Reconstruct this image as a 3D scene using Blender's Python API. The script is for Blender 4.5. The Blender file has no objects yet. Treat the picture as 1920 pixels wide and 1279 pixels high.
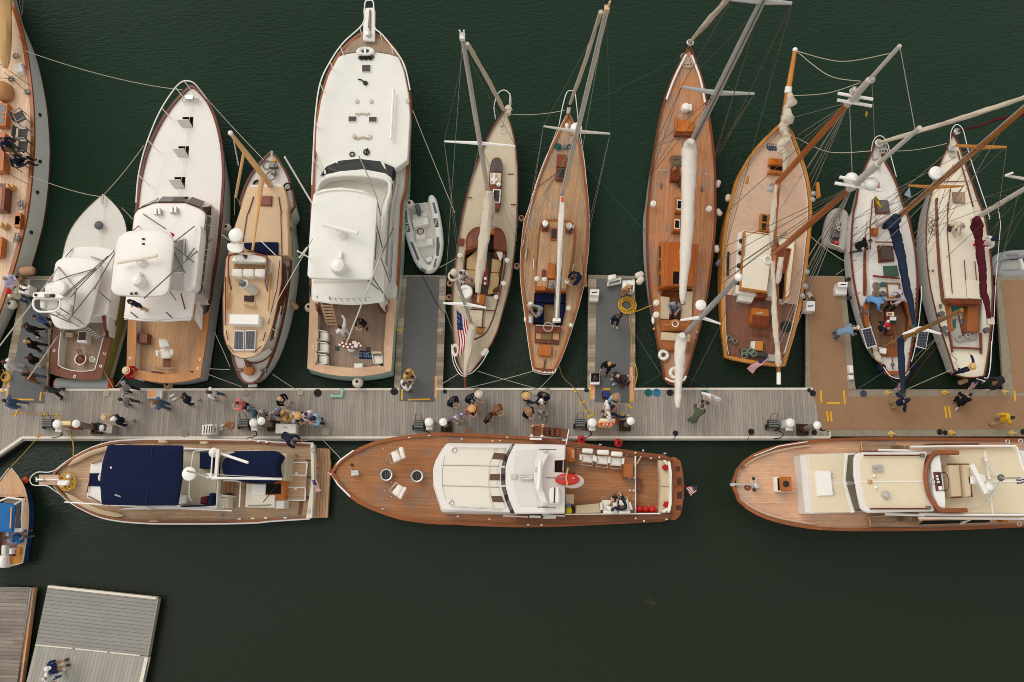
# marina seen from above: camera, sky and sun, then water and docks, boats, dock furniture, people
import bpy,bmesh,math,random
from mathutils import Vector as V3,Matrix
R=math.radians
random.seed(7)
S=bpy.context.scene
COL=S.collection
FPX,TILT,CAMH=1700.0,R(11.15),40.0
cam=bpy.data.cameras.new('camera')
cam.sensor_width=36.0
cam.lens=FPX*36.0/1920.0
cam.clip_end=3000.0
camo=bpy.data.objects.new('camera',cam)
camo.location=(0,0,CAMH)
camo.rotation_euler=(TILT,0,0)
COL.objects.link(camo)
S.camera=camo
SUN_EL,SUN_AZ=R(52),R(-48)
world=bpy.data.worlds.new('World');S.world=world
world.use_nodes=True
_n=world.node_tree.nodes;_l=world.node_tree.links
_n.clear()
_sky=_n.new('ShaderNodeTexSky');_sky.sky_type='NISHITA';_sky.sun_disc=False
_sky.sun_elevation=SUN_EL;_sky.sun_rotation=SUN_AZ
_sky.air_density=1.6;_sky.dust_density=6.0;_sky.ozone_density=1.0
_hs=_n.new('ShaderNodeHueSaturation');_hs.inputs['Saturation'].default_value=0.22
_bg=_n.new('ShaderNodeBackground');_bg.inputs['Strength'].default_value=0.138
_tc=_n.new('ShaderNodeTexCoord');_sz=_n.new('ShaderNodeSeparateXYZ');_l.new(_tc.outputs['Generated'],_sz.inputs[0])
_mr=_n.new('ShaderNodeMapRange');_mr.inputs[1].default_value=0.0;_mr.inputs[2].default_value=1.0
_mr.inputs[3].default_value=9.0;_mr.inputs[4].default_value=8.0;_l.new(_sz.outputs[2],_mr.inputs[0])
_cl=_n.new('ShaderNodeMix');_cl.data_type='RGBA';_cl.blend_type='MULTIPLY';_cl.inputs[0].default_value=1.0;_cl.inputs[6].default_value=(1.0,.975,.94,1)
_v=_mr.outputs[0]
for _dir,_k in(((-.5,.5,.7),2.2),((.5,.5,.7),-.95)):
 _dp=_n.new('ShaderNodeVectorMath');_dp.operation='DOT_PRODUCT';_dp.inputs[1].default_value=_dir;_l.new(_tc.outputs['Generated'],_dp.inputs[0])
 _q=_dp.outputs['Value']
 for _op,_b in(('MAXIMUM',0.0),('POWER',8.0),('MULTIPLY_ADD',_k)):
  _ma=_n.new('ShaderNodeMath');_ma.operation=_op;_l.new(_q,_ma.inputs[0]);_ma.inputs[1].default_value=_b;_ma.inputs[2].default_value=1.0;_q=_ma.outputs[0]
 _mm=_n.new('ShaderNodeMath');_mm.operation='MULTIPLY';_l.new(_v,_mm.inputs[0]);_l.new(_q,_mm.inputs[1]);_v=_mm.outputs[0]
_l.new(_v,_cl.inputs[7])
_mx=_n.new('ShaderNodeMix');_mx.data_type='RGBA';_mx.inputs[0].default_value=.72
_l.new(_hs.outputs[0],_mx.inputs[6]);_l.new(_cl.outputs[2],_mx.inputs[7])
_wo=_n.new('ShaderNodeOutputWorld')
_l.new(_sky.outputs[0],_hs.inputs['Color']);_l.new(_mx.outputs[2],_bg.inputs['Color']);_l.new(_bg.outputs[0],_wo.inputs['Surface'])
sun=bpy.data.lights.new('sun','SUN');sun.energy=0.5;sun.angle=R(32);sun.color=(1.0,0.95,0.88)
suno=bpy.data.objects.new('sun',sun);COL.objects.link(suno)
suno.rotation_euler=(R(90)-SUN_EL,0,-SUN_AZ+math.pi)
S.view_settings.view_transform='Standard'
S.view_settings.look='None'
S.view_settings.exposure=-0.35
S.view_settings.gamma=1.0
S.view_settings.use_curve_mapping=False
S.cycles.filter_width=0.95
_ct,_st=math.cos(TILT),math.sin(TILT)
def W(p,z=0.0):
 u=(p[0]-960.0)/FPX;v=(639.5-p[1])/FPX
 dz=v*_st-_ct
 t=(z-CAMH)/dz
 return V3((u*t,(v*_ct+_st)*t,z))
def WL(pts,z):return[W(p,z)for p in pts]
def crop(x0,y0,s):
 def f(*a):
  q=[(x0+a[i]/s,y0+a[i+1]/s)for i in range(0,len(a),2)]
  return q
 return f
cA=crop(0,0,3.198);cB=crop(0,380,3.198);cC=crop(400,0,3.198);cD=crop(400,380,3.198)
cE=crop(800,0,3.198);cF=crop(800,380,3.198);cG=crop(1180,0,3.198);cH=crop(1180,380,3.198)
cI=crop(1540,0,3.197);cJ=crop(1540,380,3.197);cK=crop(0,680,3.198);cL=crop(400,680,3.198)
cM=crop(840,680,3.198);cN=crop(1320,680,3.197);cO=crop(0,1000,4.0)
Q1=crop(0,500,6.396);Q2=crop(0,690,7.992);Q3=crop(220,690,7.992);Q4=crop(430,690,7.992)
Q5=crop(770,690,6.857);Q6=crop(1040,660,6.732)
R1=crop(0,0,4.0);R2=crop(0,300,4.0);R3=crop(60,460,4.92);R4=crop(200,330,5.561);R5=crop(400,400,3.76)
R6=crop(0,820,4.569);R7=crop(1480,330,5.56);R8=crop(1580,530,5.561)
S1=crop(570,550,7.521);S2=crop(840,490,5.559);S3=crop(1200,500,5.331);S4=crop(1340,380,5.816)
S5=crop(1730,380,3.368);S6=crop(300,820,5.647);S7=crop(1020,810,6.4)
def PX(*a):return[(a[i],a[i+1])for i in range(0,len(a),2)]
def lin(c):
 o=[]
 for v in c:
  v=v/255.0
  o.append(v/12.92 if v<=0.04045 else((v+0.055)/1.055)**2.4)
 return o
_mats={}
def _new(name):
 m=bpy.data.materials.new(name);m.use_nodes=True
 nt=m.node_tree
 return m,nt.nodes,nt.links,nt.nodes['Principled BSDF']
def _coord(N,Lk,ang=0.0,scale=(1,1,1)):
 tc=N.new('ShaderNodeTexCoord');mp=N.new('ShaderNodeMapping')
 mp.inputs['Rotation'].default_value=(0,0,ang);mp.inputs['Scale'].default_value=scale
 Lk.new(tc.outputs['Object'],mp.inputs['Vector'])
 return mp
def _noise(N,Lk,vec,scale,detail=3,rough=.55):
 n=N.new('ShaderNodeTexNoise');n.inputs['Scale'].default_value=scale
 n.inputs['Detail'].default_value=detail;n.inputs['Roughness'].default_value=rough
 Lk.new(vec,n.inputs['Vector']);return n
def mt_(N,Lk,op,a,b=None,c=None):
 n=N.new('ShaderNodeMath');n.operation=op
 for i,v in enumerate((a,b,c)):
  if v is None:continue
  if isinstance(v,(int,float)):n.inputs[i].default_value=v
  else:Lk.new(v,n.inputs[i])
 return n.outputs[0]
def _mix(N,Lk,f,a,b,mode='MIX'):
 n=N.new('ShaderNodeMix');n.data_type='RGBA';n.blend_type=mode
 if isinstance(f,(int,float)):n.inputs[0].default_value=f
 else:Lk.new(f,n.inputs[0])
 for i,v in((6,a),(7,b)):
  if isinstance(v,(tuple,list)):n.inputs[i].default_value=tuple(v)+((1,)if len(v)==3 else())
  else:Lk.new(v,n.inputs[i])
 return n.outputs[2]
def _scalecol(N,Lk,col,fac):
 """multiply a colour by a scalar socket"""
 cb=N.new('ShaderNodeCombineXYZ')
 for i in range(3):Lk.new(fac,cb.inputs[i])
 return _mix(N,Lk,1.0,col,cb.outputs[0],'MULTIPLY')
def pt_(name,rgb,rough=.45,var=.10,scale=1.2,metal=0.0,bump=0.0,bscale=60,coat=0.0,dirt=None):
 if name in _mats:return _mats[name]
 m,N,Lk,P=_new(name)
 mp=_coord(N,Lk)
 n1=_noise(N,Lk,mp.outputs[0],scale,5,.6);n2=_noise(N,Lk,mp.outputs[0],scale*9,3,.6)
 s=mt_(N,Lk,'ADD',mt_(N,Lk,'MULTIPLY',n1.outputs[0],.7),mt_(N,Lk,'MULTIPLY',n2.outputs[0],.3))
 f=mt_(N,Lk,'MULTIPLY_ADD',s,2*var,1-var)
 c=_scalecol(N,Lk,tuple(lin(rgb)),f)
 if dirt:
  nd=_noise(N,Lk,mp.outputs[0],scale*2.3,6,.7)
  df=mt_(N,Lk,'MULTIPLY',mt_(N,Lk,'SUBTRACT',nd.outputs[0],.48),dirt[1]*5)
  df=mt_(N,Lk,'MINIMUM',mt_(N,Lk,'MAXIMUM',df,0.0),dirt[1]*1.2)
  c=_mix(N,Lk,df,c,tuple(lin(dirt[0])))
 Lk.new(c,P.inputs['Base Color'])
 P.inputs['Roughness'].default_value=rough;P.inputs['Metallic'].default_value=metal
 if rough>=.8:P.inputs['Specular IOR Level'].default_value=.12
 if coat:P.inputs['Coat Weight'].default_value=coat
 if bump:
  nb=_noise(N,Lk,mp.outputs[0],bscale,4)
  b=N.new('ShaderNodeBump');b.inputs['Strength'].default_value=bump;b.inputs['Distance'].default_value=.02
  Lk.new(nb.outputs[0],b.inputs['Height']);Lk.new(b.outputs[0],P.inputs['Normal'])
 _mats[name]=m;return m
def wood(name,rgb,ang=0.0,w=.07,line=.35,var=.16,rough=.6,line_w=.14,coat=0.0,blotch=.12,linergb=None,weather=.45):
 """planks running along local Y turned by ang (radians)"""
 if name in _mats:return _mats[name]
 m,N,Lk,P=_new(name)
 mp=_coord(N,Lk,-ang)
 sx=N.new('ShaderNodeSeparateXYZ');Lk.new(mp.outputs[0],sx.inputs[0])
 u=mt_(N,Lk,'DIVIDE',sx.outputs[0],w)
 fl=mt_(N,Lk,'FLOOR',u);fr=mt_(N,Lk,'FRACT',u)
 off=N.new('ShaderNodeTexWhiteNoise');off.noise_dimensions='1D';Lk.new(fl,off.inputs['W'])
 v=mt_(N,Lk,'ADD',mt_(N,Lk,'DIVIDE',sx.outputs[1],w*38),mt_(N,Lk,'MULTIPLY',off.outputs[0],7))
 idx=mt_(N,Lk,'MULTIPLY_ADD',mt_(N,Lk,'FLOOR',v),17.3,fl)
 wn=N.new('ShaderNodeTexWhiteNoise');wn.noise_dimensions='1D';Lk.new(idx,wn.inputs['W'])
 mp2=N.new('ShaderNodeMapping');mp2.inputs['Scale'].default_value=(1,.07,1);Lk.new(mp.outputs[0],mp2.inputs['Vector'])
 g=_noise(N,Lk,mp2.outputs[0],22,4,.65)
 bl=_noise(N,Lk,mp.outputs[0],.9,5,.65)
 s=mt_(N,Lk,'MULTIPLY_ADD',wn.outputs[0],2.8*var,1-1.4*var)
 s=mt_(N,Lk,'MULTIPLY',s,mt_(N,Lk,'MULTIPLY_ADD',g.outputs[0],.5,.75))
 s=mt_(N,Lk,'MULTIPLY',s,mt_(N,Lk,'MULTIPLY_ADD',bl.outputs[0],6*blotch,1-3*blotch))
 c=_scalecol(N,Lk,tuple(v if coat else min(v*1.3,.85)for v in lin(rgb)),s)
 if not coat:
  P.inputs['Specular IOR Level'].default_value=.25
  wx=_noise(N,Lk,mp.outputs[0],.7,6,.7)
  wf=mt_(N,Lk,'MINIMUM',mt_(N,Lk,'MAXIMUM',mt_(N,Lk,'MULTIPLY_ADD',wx.outputs[0],4.0,-2.0),0.0),weather)
  gv=sum(lin(rgb))/3*1.1
  c=_mix(N,Lk,wf,c,_scalecol(N,Lk,(gv*1.05,gv,gv*.93),s))
 if line:
  lm=mt_(N,Lk,'LESS_THAN',fr,line_w)
  c=_mix(N,Lk,mt_(N,Lk,'MULTIPLY',lm,line),c,tuple(lin(linergb or(30,25,20))))
 Lk.new(c,P.inputs['Base Color']);P.inputs['Roughness'].default_value=rough
 if coat:P.inputs['Coat Weight'].default_value=coat*.3;P.inputs['Coat Roughness'].default_value=.12;P.inputs['Specular IOR Level'].default_value=.2
 b=N.new('ShaderNodeBump');b.inputs['Strength'].default_value=.25;b.inputs['Distance'].default_value=.01
 Lk.new(g.outputs[0],b.inputs['Height']);Lk.new(b.outputs[0],P.inputs['Normal'])
 _mats[name]=m;return m
def glass(name,rgb=(40,42,42),rough=.06):
 if name in _mats:return _mats[name]
 m,N,Lk,P=_new(name)
 mp=_coord(N,Lk);n=_noise(N,Lk,mp.outputs[0],1.5,4)
 f=mt_(N,Lk,'MULTIPLY_ADD',n.outputs[0],.8,.6)
 Lk.new(_scalecol(N,Lk,tuple(lin(rgb)),f),P.inputs['Base Color'])
 P.inputs['Roughness'].default_value=rough;P.inputs['IOR'].default_value=1.5
 _mats[name]=m;return m
def solar_mat():
 if 'solar' in _mats:return _mats['solar']
 m,N,Lk,P=_new('solar_cells')
 mp=_coord(N,Lk)
 sx=N.new('ShaderNodeSeparateXYZ');Lk.new(mp.outputs[0],sx.inputs[0])
 a=mt_(N,Lk,'LESS_THAN',mt_(N,Lk,'FRACT',mt_(N,Lk,'DIVIDE',sx.outputs[0],.13)),.13)
 b=mt_(N,Lk,'LESS_THAN',mt_(N,Lk,'FRACT',mt_(N,Lk,'DIVIDE',sx.outputs[1],.13)),.13)
 f=mt_(N,Lk,'MAXIMUM',a,b)
 Lk.new(_mix(N,Lk,f,tuple(lin((38,40,50))),tuple(lin((95,98,108)))),P.inputs['Base Color'])
 P.inputs['Roughness'].default_value=.3
 _mats['solar']=m;return m
def check_mat(name,c1,c2,sc):
 if name in _mats:return _mats[name]
 m,N,Lk,P=_new(name)
 mp=_coord(N,Lk)
 v=N.new('ShaderNodeTexVoronoi');v.inputs['Scale'].default_value=sc;Lk.new(mp.outputs[0],v.inputs['Vector'])
 f=mt_(N,Lk,'GREATER_THAN',v.outputs['Distance'],.38)
 Lk.new(_mix(N,Lk,f,tuple(lin(c1)),tuple(lin(c2))),P.inputs['Base Color']);P.inputs['Roughness'].default_value=.9
 _mats[name]=m;return m
class G:
 def __init__(s):s.v=[];s.f=[];s.m=[]
 def add(s,vs,fs,mi=0):
  o=len(s.v);s.v+=[V3(v)for v in vs]
  for f in fs:s.f.append([i+o for i in f]);s.m.append(mi)
  return s
 def rings(s,rings,mi=0,cap0=True,cap1=True,closed=True):
  n=len(rings[0]);vs=[p for r in rings for p in r];fs=[]
  for k in range(len(rings)-1):
   for i in range(n if closed else n-1):
    j=(i+1)%n
    fs.append([k*n+i,k*n+j,(k+1)*n+j,(k+1)*n+i])
  if cap0:fs.append(list(range(n)))
  if cap1:fs.append([(len(rings)-1)*n+i for i in range(n)])
  return s.add(vs,fs,mi)
 def pz(s,top,z0,c=.02,mi=0,flare=0.0):
  """top: polygon of 3D points; vertical sides down to z0, chamfered top edge"""
  cen=sum(top,V3())/len(top)
  def ins(p,d):
   q=V3((cen.x-p.x,cen.y-p.y,0));l=q.length
   return p+q*(min(d/l,.9)if l else 0)
  r0=[V3((p.x,p.y,z0))for p in(ins(p,-flare)for p in top)]
  if c:
   r1=[V3((p.x,p.y,p.z-c))for p in top];r2=[ins(p,c)for p in top]
   return s.rings([r0,r1,r2],mi)
  return s.rings([r0,list(top)],mi)
 def dome(s,top,z0,crown=.08,c=.04,mi=0):
  cen=sum(top,V3())/len(top);cen2=cen.copy()
  rings=[[V3((p.x,p.y,z0))for p in top],[V3((p.x,p.y,p.z-c))for p in top]]
  for f,h in((.985,-.3),(.955,.0),(.8,.42),(.6,.72),(.35,.92),(.1,1.0)):
   rings.append([V3((cen.x+(p.x-cen.x)*f,cen.y+(p.y-cen.y)*f,(p.z-cen.z)*f+cen.z+(crown*h if h>0 else c*h)))for p in top])
  return s.rings(rings,mi)
 def loft(s,low,up,mi=0,cap=True):
  return s.rings([low,up],mi,False,cap)
 def tube(s,pts,r,n=6,mi=0,cap=True):
  pts=[V3(p)for p in pts];m=len(pts)
  rr=r if isinstance(r,(list,tuple))else[r]*m
  rings=[];prev=None
  for i,p in enumerate(pts):
   d=(pts[min(i+1,m-1)]-pts[max(i-1,0)])
   d=d.normalized()if d.length>1e-9 else V3((0,0,1))
   if prev is None:
    a=d.orthogonal().normalized()
   else:
    a=prev-d*prev.dot(d)
    a=a.normalized()if a.length>1e-6 else d.orthogonal().normalized()
   prev=a;b=d.cross(a)
   rings.append([p+(a*math.cos(2*math.pi*k/n)+b*math.sin(2*math.pi*k/n))*rr[i]for k in range(n)])
  return s.rings(rings,mi,cap,cap)
 def lat(s,c,prof,n=16,mi=0,axis=None):
  """prof: list of (radius, height) from bottom to top around c"""
  c=V3(c);rings=[]
  q=V3((0,0,1)).rotation_difference(V3(axis))if axis is not None else None
  for r,h in prof:
   ring=[]
   for k in range(n):
    p=V3((r*math.cos(2*math.pi*k/n),r*math.sin(2*math.pi*k/n),h))
    if q:p=q@p
    ring.append(c+p)
   rings.append(ring)
  return s.rings(rings,mi)
 def ball(s,c,r,sc=(1,1,1),n=14,m=8,mi=0):
  prof=[];c=V3(c);rings=[]
  for i in range(m+1):
   t=-math.pi/2+math.pi*(i+(.12 if i==0 else-.12 if i==m else 0))/m
   rings.append([c+V3((r*sc[0]*math.cos(t)*math.cos(2*math.pi*k/n),r*sc[1]*math.cos(t)*math.sin(2*math.pi*k/n),r*sc[2]*math.sin(t)))for k in range(n)])
  return s.rings(rings,mi)
 def box(s,c,size,rz=0.0,ch=.015,mi=0,rx=0.0):
  x,y,z=size[0]/2,size[1]/2,size[2]
  M=Matrix.Translation(V3(c))@Matrix.Rotation(rz,4,'Z')@Matrix.Rotation(rx,4,'X')
  ch=min(ch,x*.4,y*.4,z*.4)
  def ring(h,i):return[M@V3(p)for p in((-x+i,-y+i,h),(x-i,-y+i,h),(x-i,y-i,h),(-x+i,y-i,h))]
  return s.rings([ring(0,0),ring(z-ch,0),ring(z,ch)],mi)
 def tor(s,c,R_,r,n=20,m=8,mi=0,sc=(1,1),nrm=None):
  c=V3(c);rings=[]
  q=V3((0,0,1)).rotation_difference(V3(nrm))if nrm is not None else None
  for i in range(n):
   a=2*math.pi*i/n;ring=[]
   for k in range(m):
    b=2*math.pi*k/m
    p=V3(((R_+r*math.cos(b))*math.cos(a)*sc[0],(R_+r*math.cos(b))*math.sin(a)*sc[1],r*math.sin(b)))
    if q:p=q@p
    ring.append(c+p)
   rings.append(ring)
  rings.append(rings[0])
  return s.rings(rings,mi,False,False)
 def poly(s,pts,mi=0):return s.add(pts,[list(range(len(pts)))],mi)
 def slab(s,pts,th=.03,mi=0):
  """thin plate with any orientation"""
  pts=[V3(p)for p in pts]
  n=(pts[1]-pts[0]).cross(pts[2]-pts[0])
  if n.length>0:n.normalize()
  return s.rings([[p-n*th/2 for p in pts],[p+n*th/2 for p in pts]],mi)
def rootloc(o):
 while o.parent:o=o.parent
 return V3(o.location)
def mk(name,g,mat,parent=None,smooth=True,ang=35):
 me=bpy.data.meshes.new(name)
 off=rootloc(parent)if parent else None
 vs=[tuple(v-off)for v in g.v]if off else[tuple(v)for v in g.v]
 me.from_pydata(vs,[],g.f)
 for mt in(mat if isinstance(mat,(list,tuple))else[mat]):me.materials.append(mt)
 me.polygons.foreach_set('material_index',g.m)
 bm=bmesh.new();bm.from_mesh(me)
 bmesh.ops.recalc_face_normals(bm,faces=bm.faces);bm.to_mesh(me);bm.free()
 if smooth:
  me.shade_smooth();me.set_sharp_from_angle(angle=R(ang))
 o=bpy.data.objects.new(name,me);COL.objects.link(o)
 if parent:o.parent=parent
 return o
def tag(o,label,cat,group=None,kind=None):
 o['label']=label
 if cat:o['category']=cat
 if group:o['group']=group
 if kind:o['kind']=kind
 return o
def thing(name,label,cat,loc=(0,0,0),rz=0.0,group=None):
 o=bpy.data.objects.new(name,None);o.empty_display_size=.2;COL.objects.link(o)
 o.location=loc;o.rotation_euler=(0,0,rz)
 return tag(o,label,cat,group)
def sng(name,g,mat,label,cat,group=None,smooth=True):
 """a top-level thing that is one mesh, origin moved to its base centre"""
 xs=[v.x for v in g.v];ys=[v.y for v in g.v];zs=[v.z for v in g.v]
 off=V3(((min(xs)+max(xs))/2,(min(ys)+max(ys))/2,min(zs)))
 for i,v in enumerate(g.v):g.v[i]=v-off
 o=mk(name,g,mat,None,smooth);o.location=off
 return tag(o,label,cat,group)
def dup(root,loc,rz,label=None,sc=None):
 r=root.copy();COL.objects.link(r);r.location=loc;r.rotation_euler=(0,0,rz)
 if sc:r.scale=(sc,sc,sc)
 if label:r['label']=label
 for ch in list(root.children):
  c=ch.copy();COL.objects.link(c);c.parent=r
  for k in list(ch.children):
   d=k.copy();COL.objects.link(d);d.parent=c
 return r
def rnd(pts,r,n=4):
 """round the corners of a pixel polygon; r may be a list"""
 out=[];m=len(pts)
 for i,p in enumerate(pts):
  rr=r[i]if isinstance(r,(list,tuple))else r
  a=V3(pts[i-1])-V3(p);b=V3(pts[(i+1)%m])-V3(p);p=V3(p)
  d=min(rr,a.length*.45,b.length*.45)
  if d<.3:out.append(tuple(p));continue
  s,e=p+a.normalized()*d,p+b.normalized()*d
  for k in range(n+1):
   t=k/n
   q=s*(1-t)**2+p*2*t*(1-t)+e*t*t
   out.append(tuple(q))
 return out
def spl(pts,n=6):
 """Catmull-Rom through 3D points"""
 pts=[V3(p)for p in pts];out=[]
 for i in range(len(pts)-1):
  p0=pts[max(i-1,0)];p1=pts[i];p2=pts[i+1];p3=pts[min(i+2,len(pts)-1)]
  for k in range(n):
   t=k/n
   out.append(.5*((2*p1)+(p2-p0)*t+(2*p0-5*p1+4*p2-p3)*t*t+(3*p1-p0-3*p2+p3)*t**3))
 out.append(pts[-1]);return out
def sag(a,b,s,n=14):
 a=V3(a);b=V3(b)
 return[a.lerp(b,t/n)-V3((0,0,s*4*(t/n)*(1-t/n)))for t in range(n+1)]
WHITE=pt_('white_gelcoat',(229,222,214),.35,.04,.8,coat=.3,dirt=((200,192,178),.12))
W2=pt_('white_paint',(228,223,214),.5,.06,1.5,dirt=((180,172,158),.2))
OFFW=pt_('off_white_nonskid',(218,213,203),.75,.06,1.3,bump=.15,bscale=90,dirt=((190,182,168),.2))
MINTW=pt_('pale_green_white',(229,226,217),.5,.05,1.0,dirt=((195,196,180),.15))
CREAM=pt_('cream_paint',(214,200,170),.65,.05,1.4,bump=.1,bscale=90,dirt=((180,164,135),.2))
CREAM2=pt_('cream_deck_paint',(234,224,202),.6,.05,1.0,dirt=((206,192,166),.18))
ROOFCREAM=pt_('cream_roof_paint',(224,208,176),.7,.04,1.0,bump=.1,bscale=80,dirt=((196,178,144),.15))
ROOFWHITE=pt_('ivory_roof_canvas',(228,220,204),.75,.04,1.0,dirt=((200,188,168),.15))
DECKCREAM=pt_('beige_deck_paint',(202,188,160),.75,.06,1.2,bump=.15,bscale=80,dirt=((168,154,128),.25))
PEACH=pt_('peach_deck_paint',(216,184,146),.6,.05,1.3,dirt=((188,152,112),.22))
PINKGREY=pt_('worn_pink_grey_deck',(212,180,154),.8,.14,2.2,bump=.2,bscale=40,dirt=((172,142,120),.35))
GREYHULL=pt_('pale_grey_hull',(224,224,216),.3,.04,.7,coat=.4)
HULLW=pt_('white_hull',(226,223,216),.25,.04,.7,coat=.5)
OLIVE=pt_('olive_hull',(156,142,72),.25,.08,1.0,coat=.5)
DKGREEN=pt_('dark_green_boot',(14,46,28),.3,.1)
REDBOOT=pt_('red_brown_bottom',(84,38,32),.6,.1)
BLUEHULL=pt_('blue_hull',(22,66,116),.25,.05,coat=.5)
BLACKB=pt_('black_boot',(22,22,24),.5,.1)
MINT=pt_('mint_green',(150,202,182),.4,.05)
VARN=wood('varnish',(156,90,44),0,.3,0,.08,.3,coat=.6)
VO=wood('orange_varnish',(182,102,38),0,.12,.25,.1,.3,coat=.6)
VY=wood('golden_varnish',(186,122,52),0,.2,0,.1,.35,coat=.5)
VR=wood('red_brown_varnish',(118,58,34),0,.2,0,.1,.3,coat=.6)
MH=wood('mahogany',(104,54,38),0,.25,0,.1,.35,coat=.4)
SPAR=wood('varnished_spar',(158,88,36),0,.5,0,.1,.35,coat=.4)
SPAR_T=wood('tan_spar',(190,148,98),0,.5,0,.1,.45)
NAVY=pt_('navy_canvas',(22,29,58),.9,.12,1.5,bump=.3,bscale=25)
NAVY2=pt_('dark_slate_canvas',(38,48,66),.9,.14,2.0,bump=.5,bscale=12)
MAROON=pt_('maroon_canvas',(80,26,37),.9,.14,2.0,bump=.5,bscale=10)
SAILW=pt_('sail_cover_white',(222,213,200),.85,.06,2.0,bump=.6,bscale=9,dirt=((188,178,164),.25))
SAILC=pt_('sail_cloth_cream',(205,192,172),.85,.08,2.5,bump=.7,bscale=10,dirt=((165,152,134),.3))
SAILT=pt_('tan_sail_cover',(196,158,108),.9,.08,1.5,bump=.4,bscale=10)
TANC=pt_('tan_cushion',(190,160,116),.9,.06,2.0,bump=.3,bscale=20)
BG=pt_('beige_cushion',(204,184,152),.9,.05,2.0,bump=.2,bscale=20)
WC=pt_('white_cushion',(232,226,214),.8,.04,2.0,bump=.2,bscale=18)
BROWNC=pt_('brown_cushion',(92,58,40),.9,.1,2.0,bump=.2,bscale=18)
REDC=pt_('red_fabric',(176,30,34),.85,.08,2.0,bump=.2,bscale=20)
ST=pt_('stainless_steel',(205,203,198),.3,.05,metal=.6)
ALU=pt_('grey_spar_paint',(168,166,162),.4,.06,1.0,coat=.2)
ALU_L=pt_('pale_spar',(196,188,176),.5,.08,1.0)
DK=pt_('dark_pipe',(112,108,102),.4,.08,metal=.4)
BK=pt_('black_rubber',(20,20,21),.7,.15)
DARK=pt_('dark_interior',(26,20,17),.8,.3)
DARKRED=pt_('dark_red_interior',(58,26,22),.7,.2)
GREYR=pt_('grey_rubber',(150,152,152),.7,.06,dirt=((120,122,122),.2))
ROPE=pt_('pale_rope',(204,192,170),.9,.12,8)
ROPE_D=pt_('dark_rope',(42,40,38),.9,.12,8)
ROPE_Y=pt_('yellow_hose',(206,160,44),.7,.1,6)
ROPE_T=pt_('teal_rope',(38,86,88),.85,.1,6)
ROPE_B=pt_('blue_rope',(84,98,116),.85,.1,6)
ROPE_M=pt_('maroon_rope',(110,50,48),.85,.1,6)
WIRE=pt_('rigging_wire',(150,142,130),.5,.1,6)
WIRE_D=pt_('dark_rigging_wire',(96,84,70),.5,.1,6)
FENDW=pt_('white_fender',(222,212,196),.5,.07,3,dirt=((180,160,135),.25))
FENDT=pt_('tan_fender_cover',(176,138,108),.9,.1,4,bump=.3,bscale=40)
FENDR=pt_('red_fender',(200,24,26),.4,.06)
BLACKF=pt_('navy_fender_cover',(28,34,60),.9,.1)
YELLOW=pt_('yellow_tape',(226,170,24),.7,.08,6)
ORANGE=pt_('orange_plastic',(214,84,30),.5,.08)
PLYW=wood('raw_plank',(206,146,98),0,.4,0,.1,.7)
RED=pt_('red_plastic',(200,32,24),.35,.06,coat=.3)
GLASSD=glass('tinted_glass',(44,42,40))
GLASSB=glass('black_glass',(22,23,26))
GLASSG=glass('green_grey_glass',(104,112,106),.2)
CLEAR=pt_('clear_vinyl_curtain',(150,150,148),.25,.2,1.5)
WP=pt_('white_plastic',(238,234,226),.4,.04,2)
BRASS=pt_('brass',(206,160,104),.3,.1,metal=.7)
GREENCAN=pt_('green_canvas',(72,96,86),.9,.15,3)
FLAGR=pt_('flag_red',(170,34,46),.9,.08);FLAGW=pt_('flag_white',(226,220,214),.9,.05);FLAGB=pt_('flag_blue',(40,48,96),.9,.08)
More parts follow.
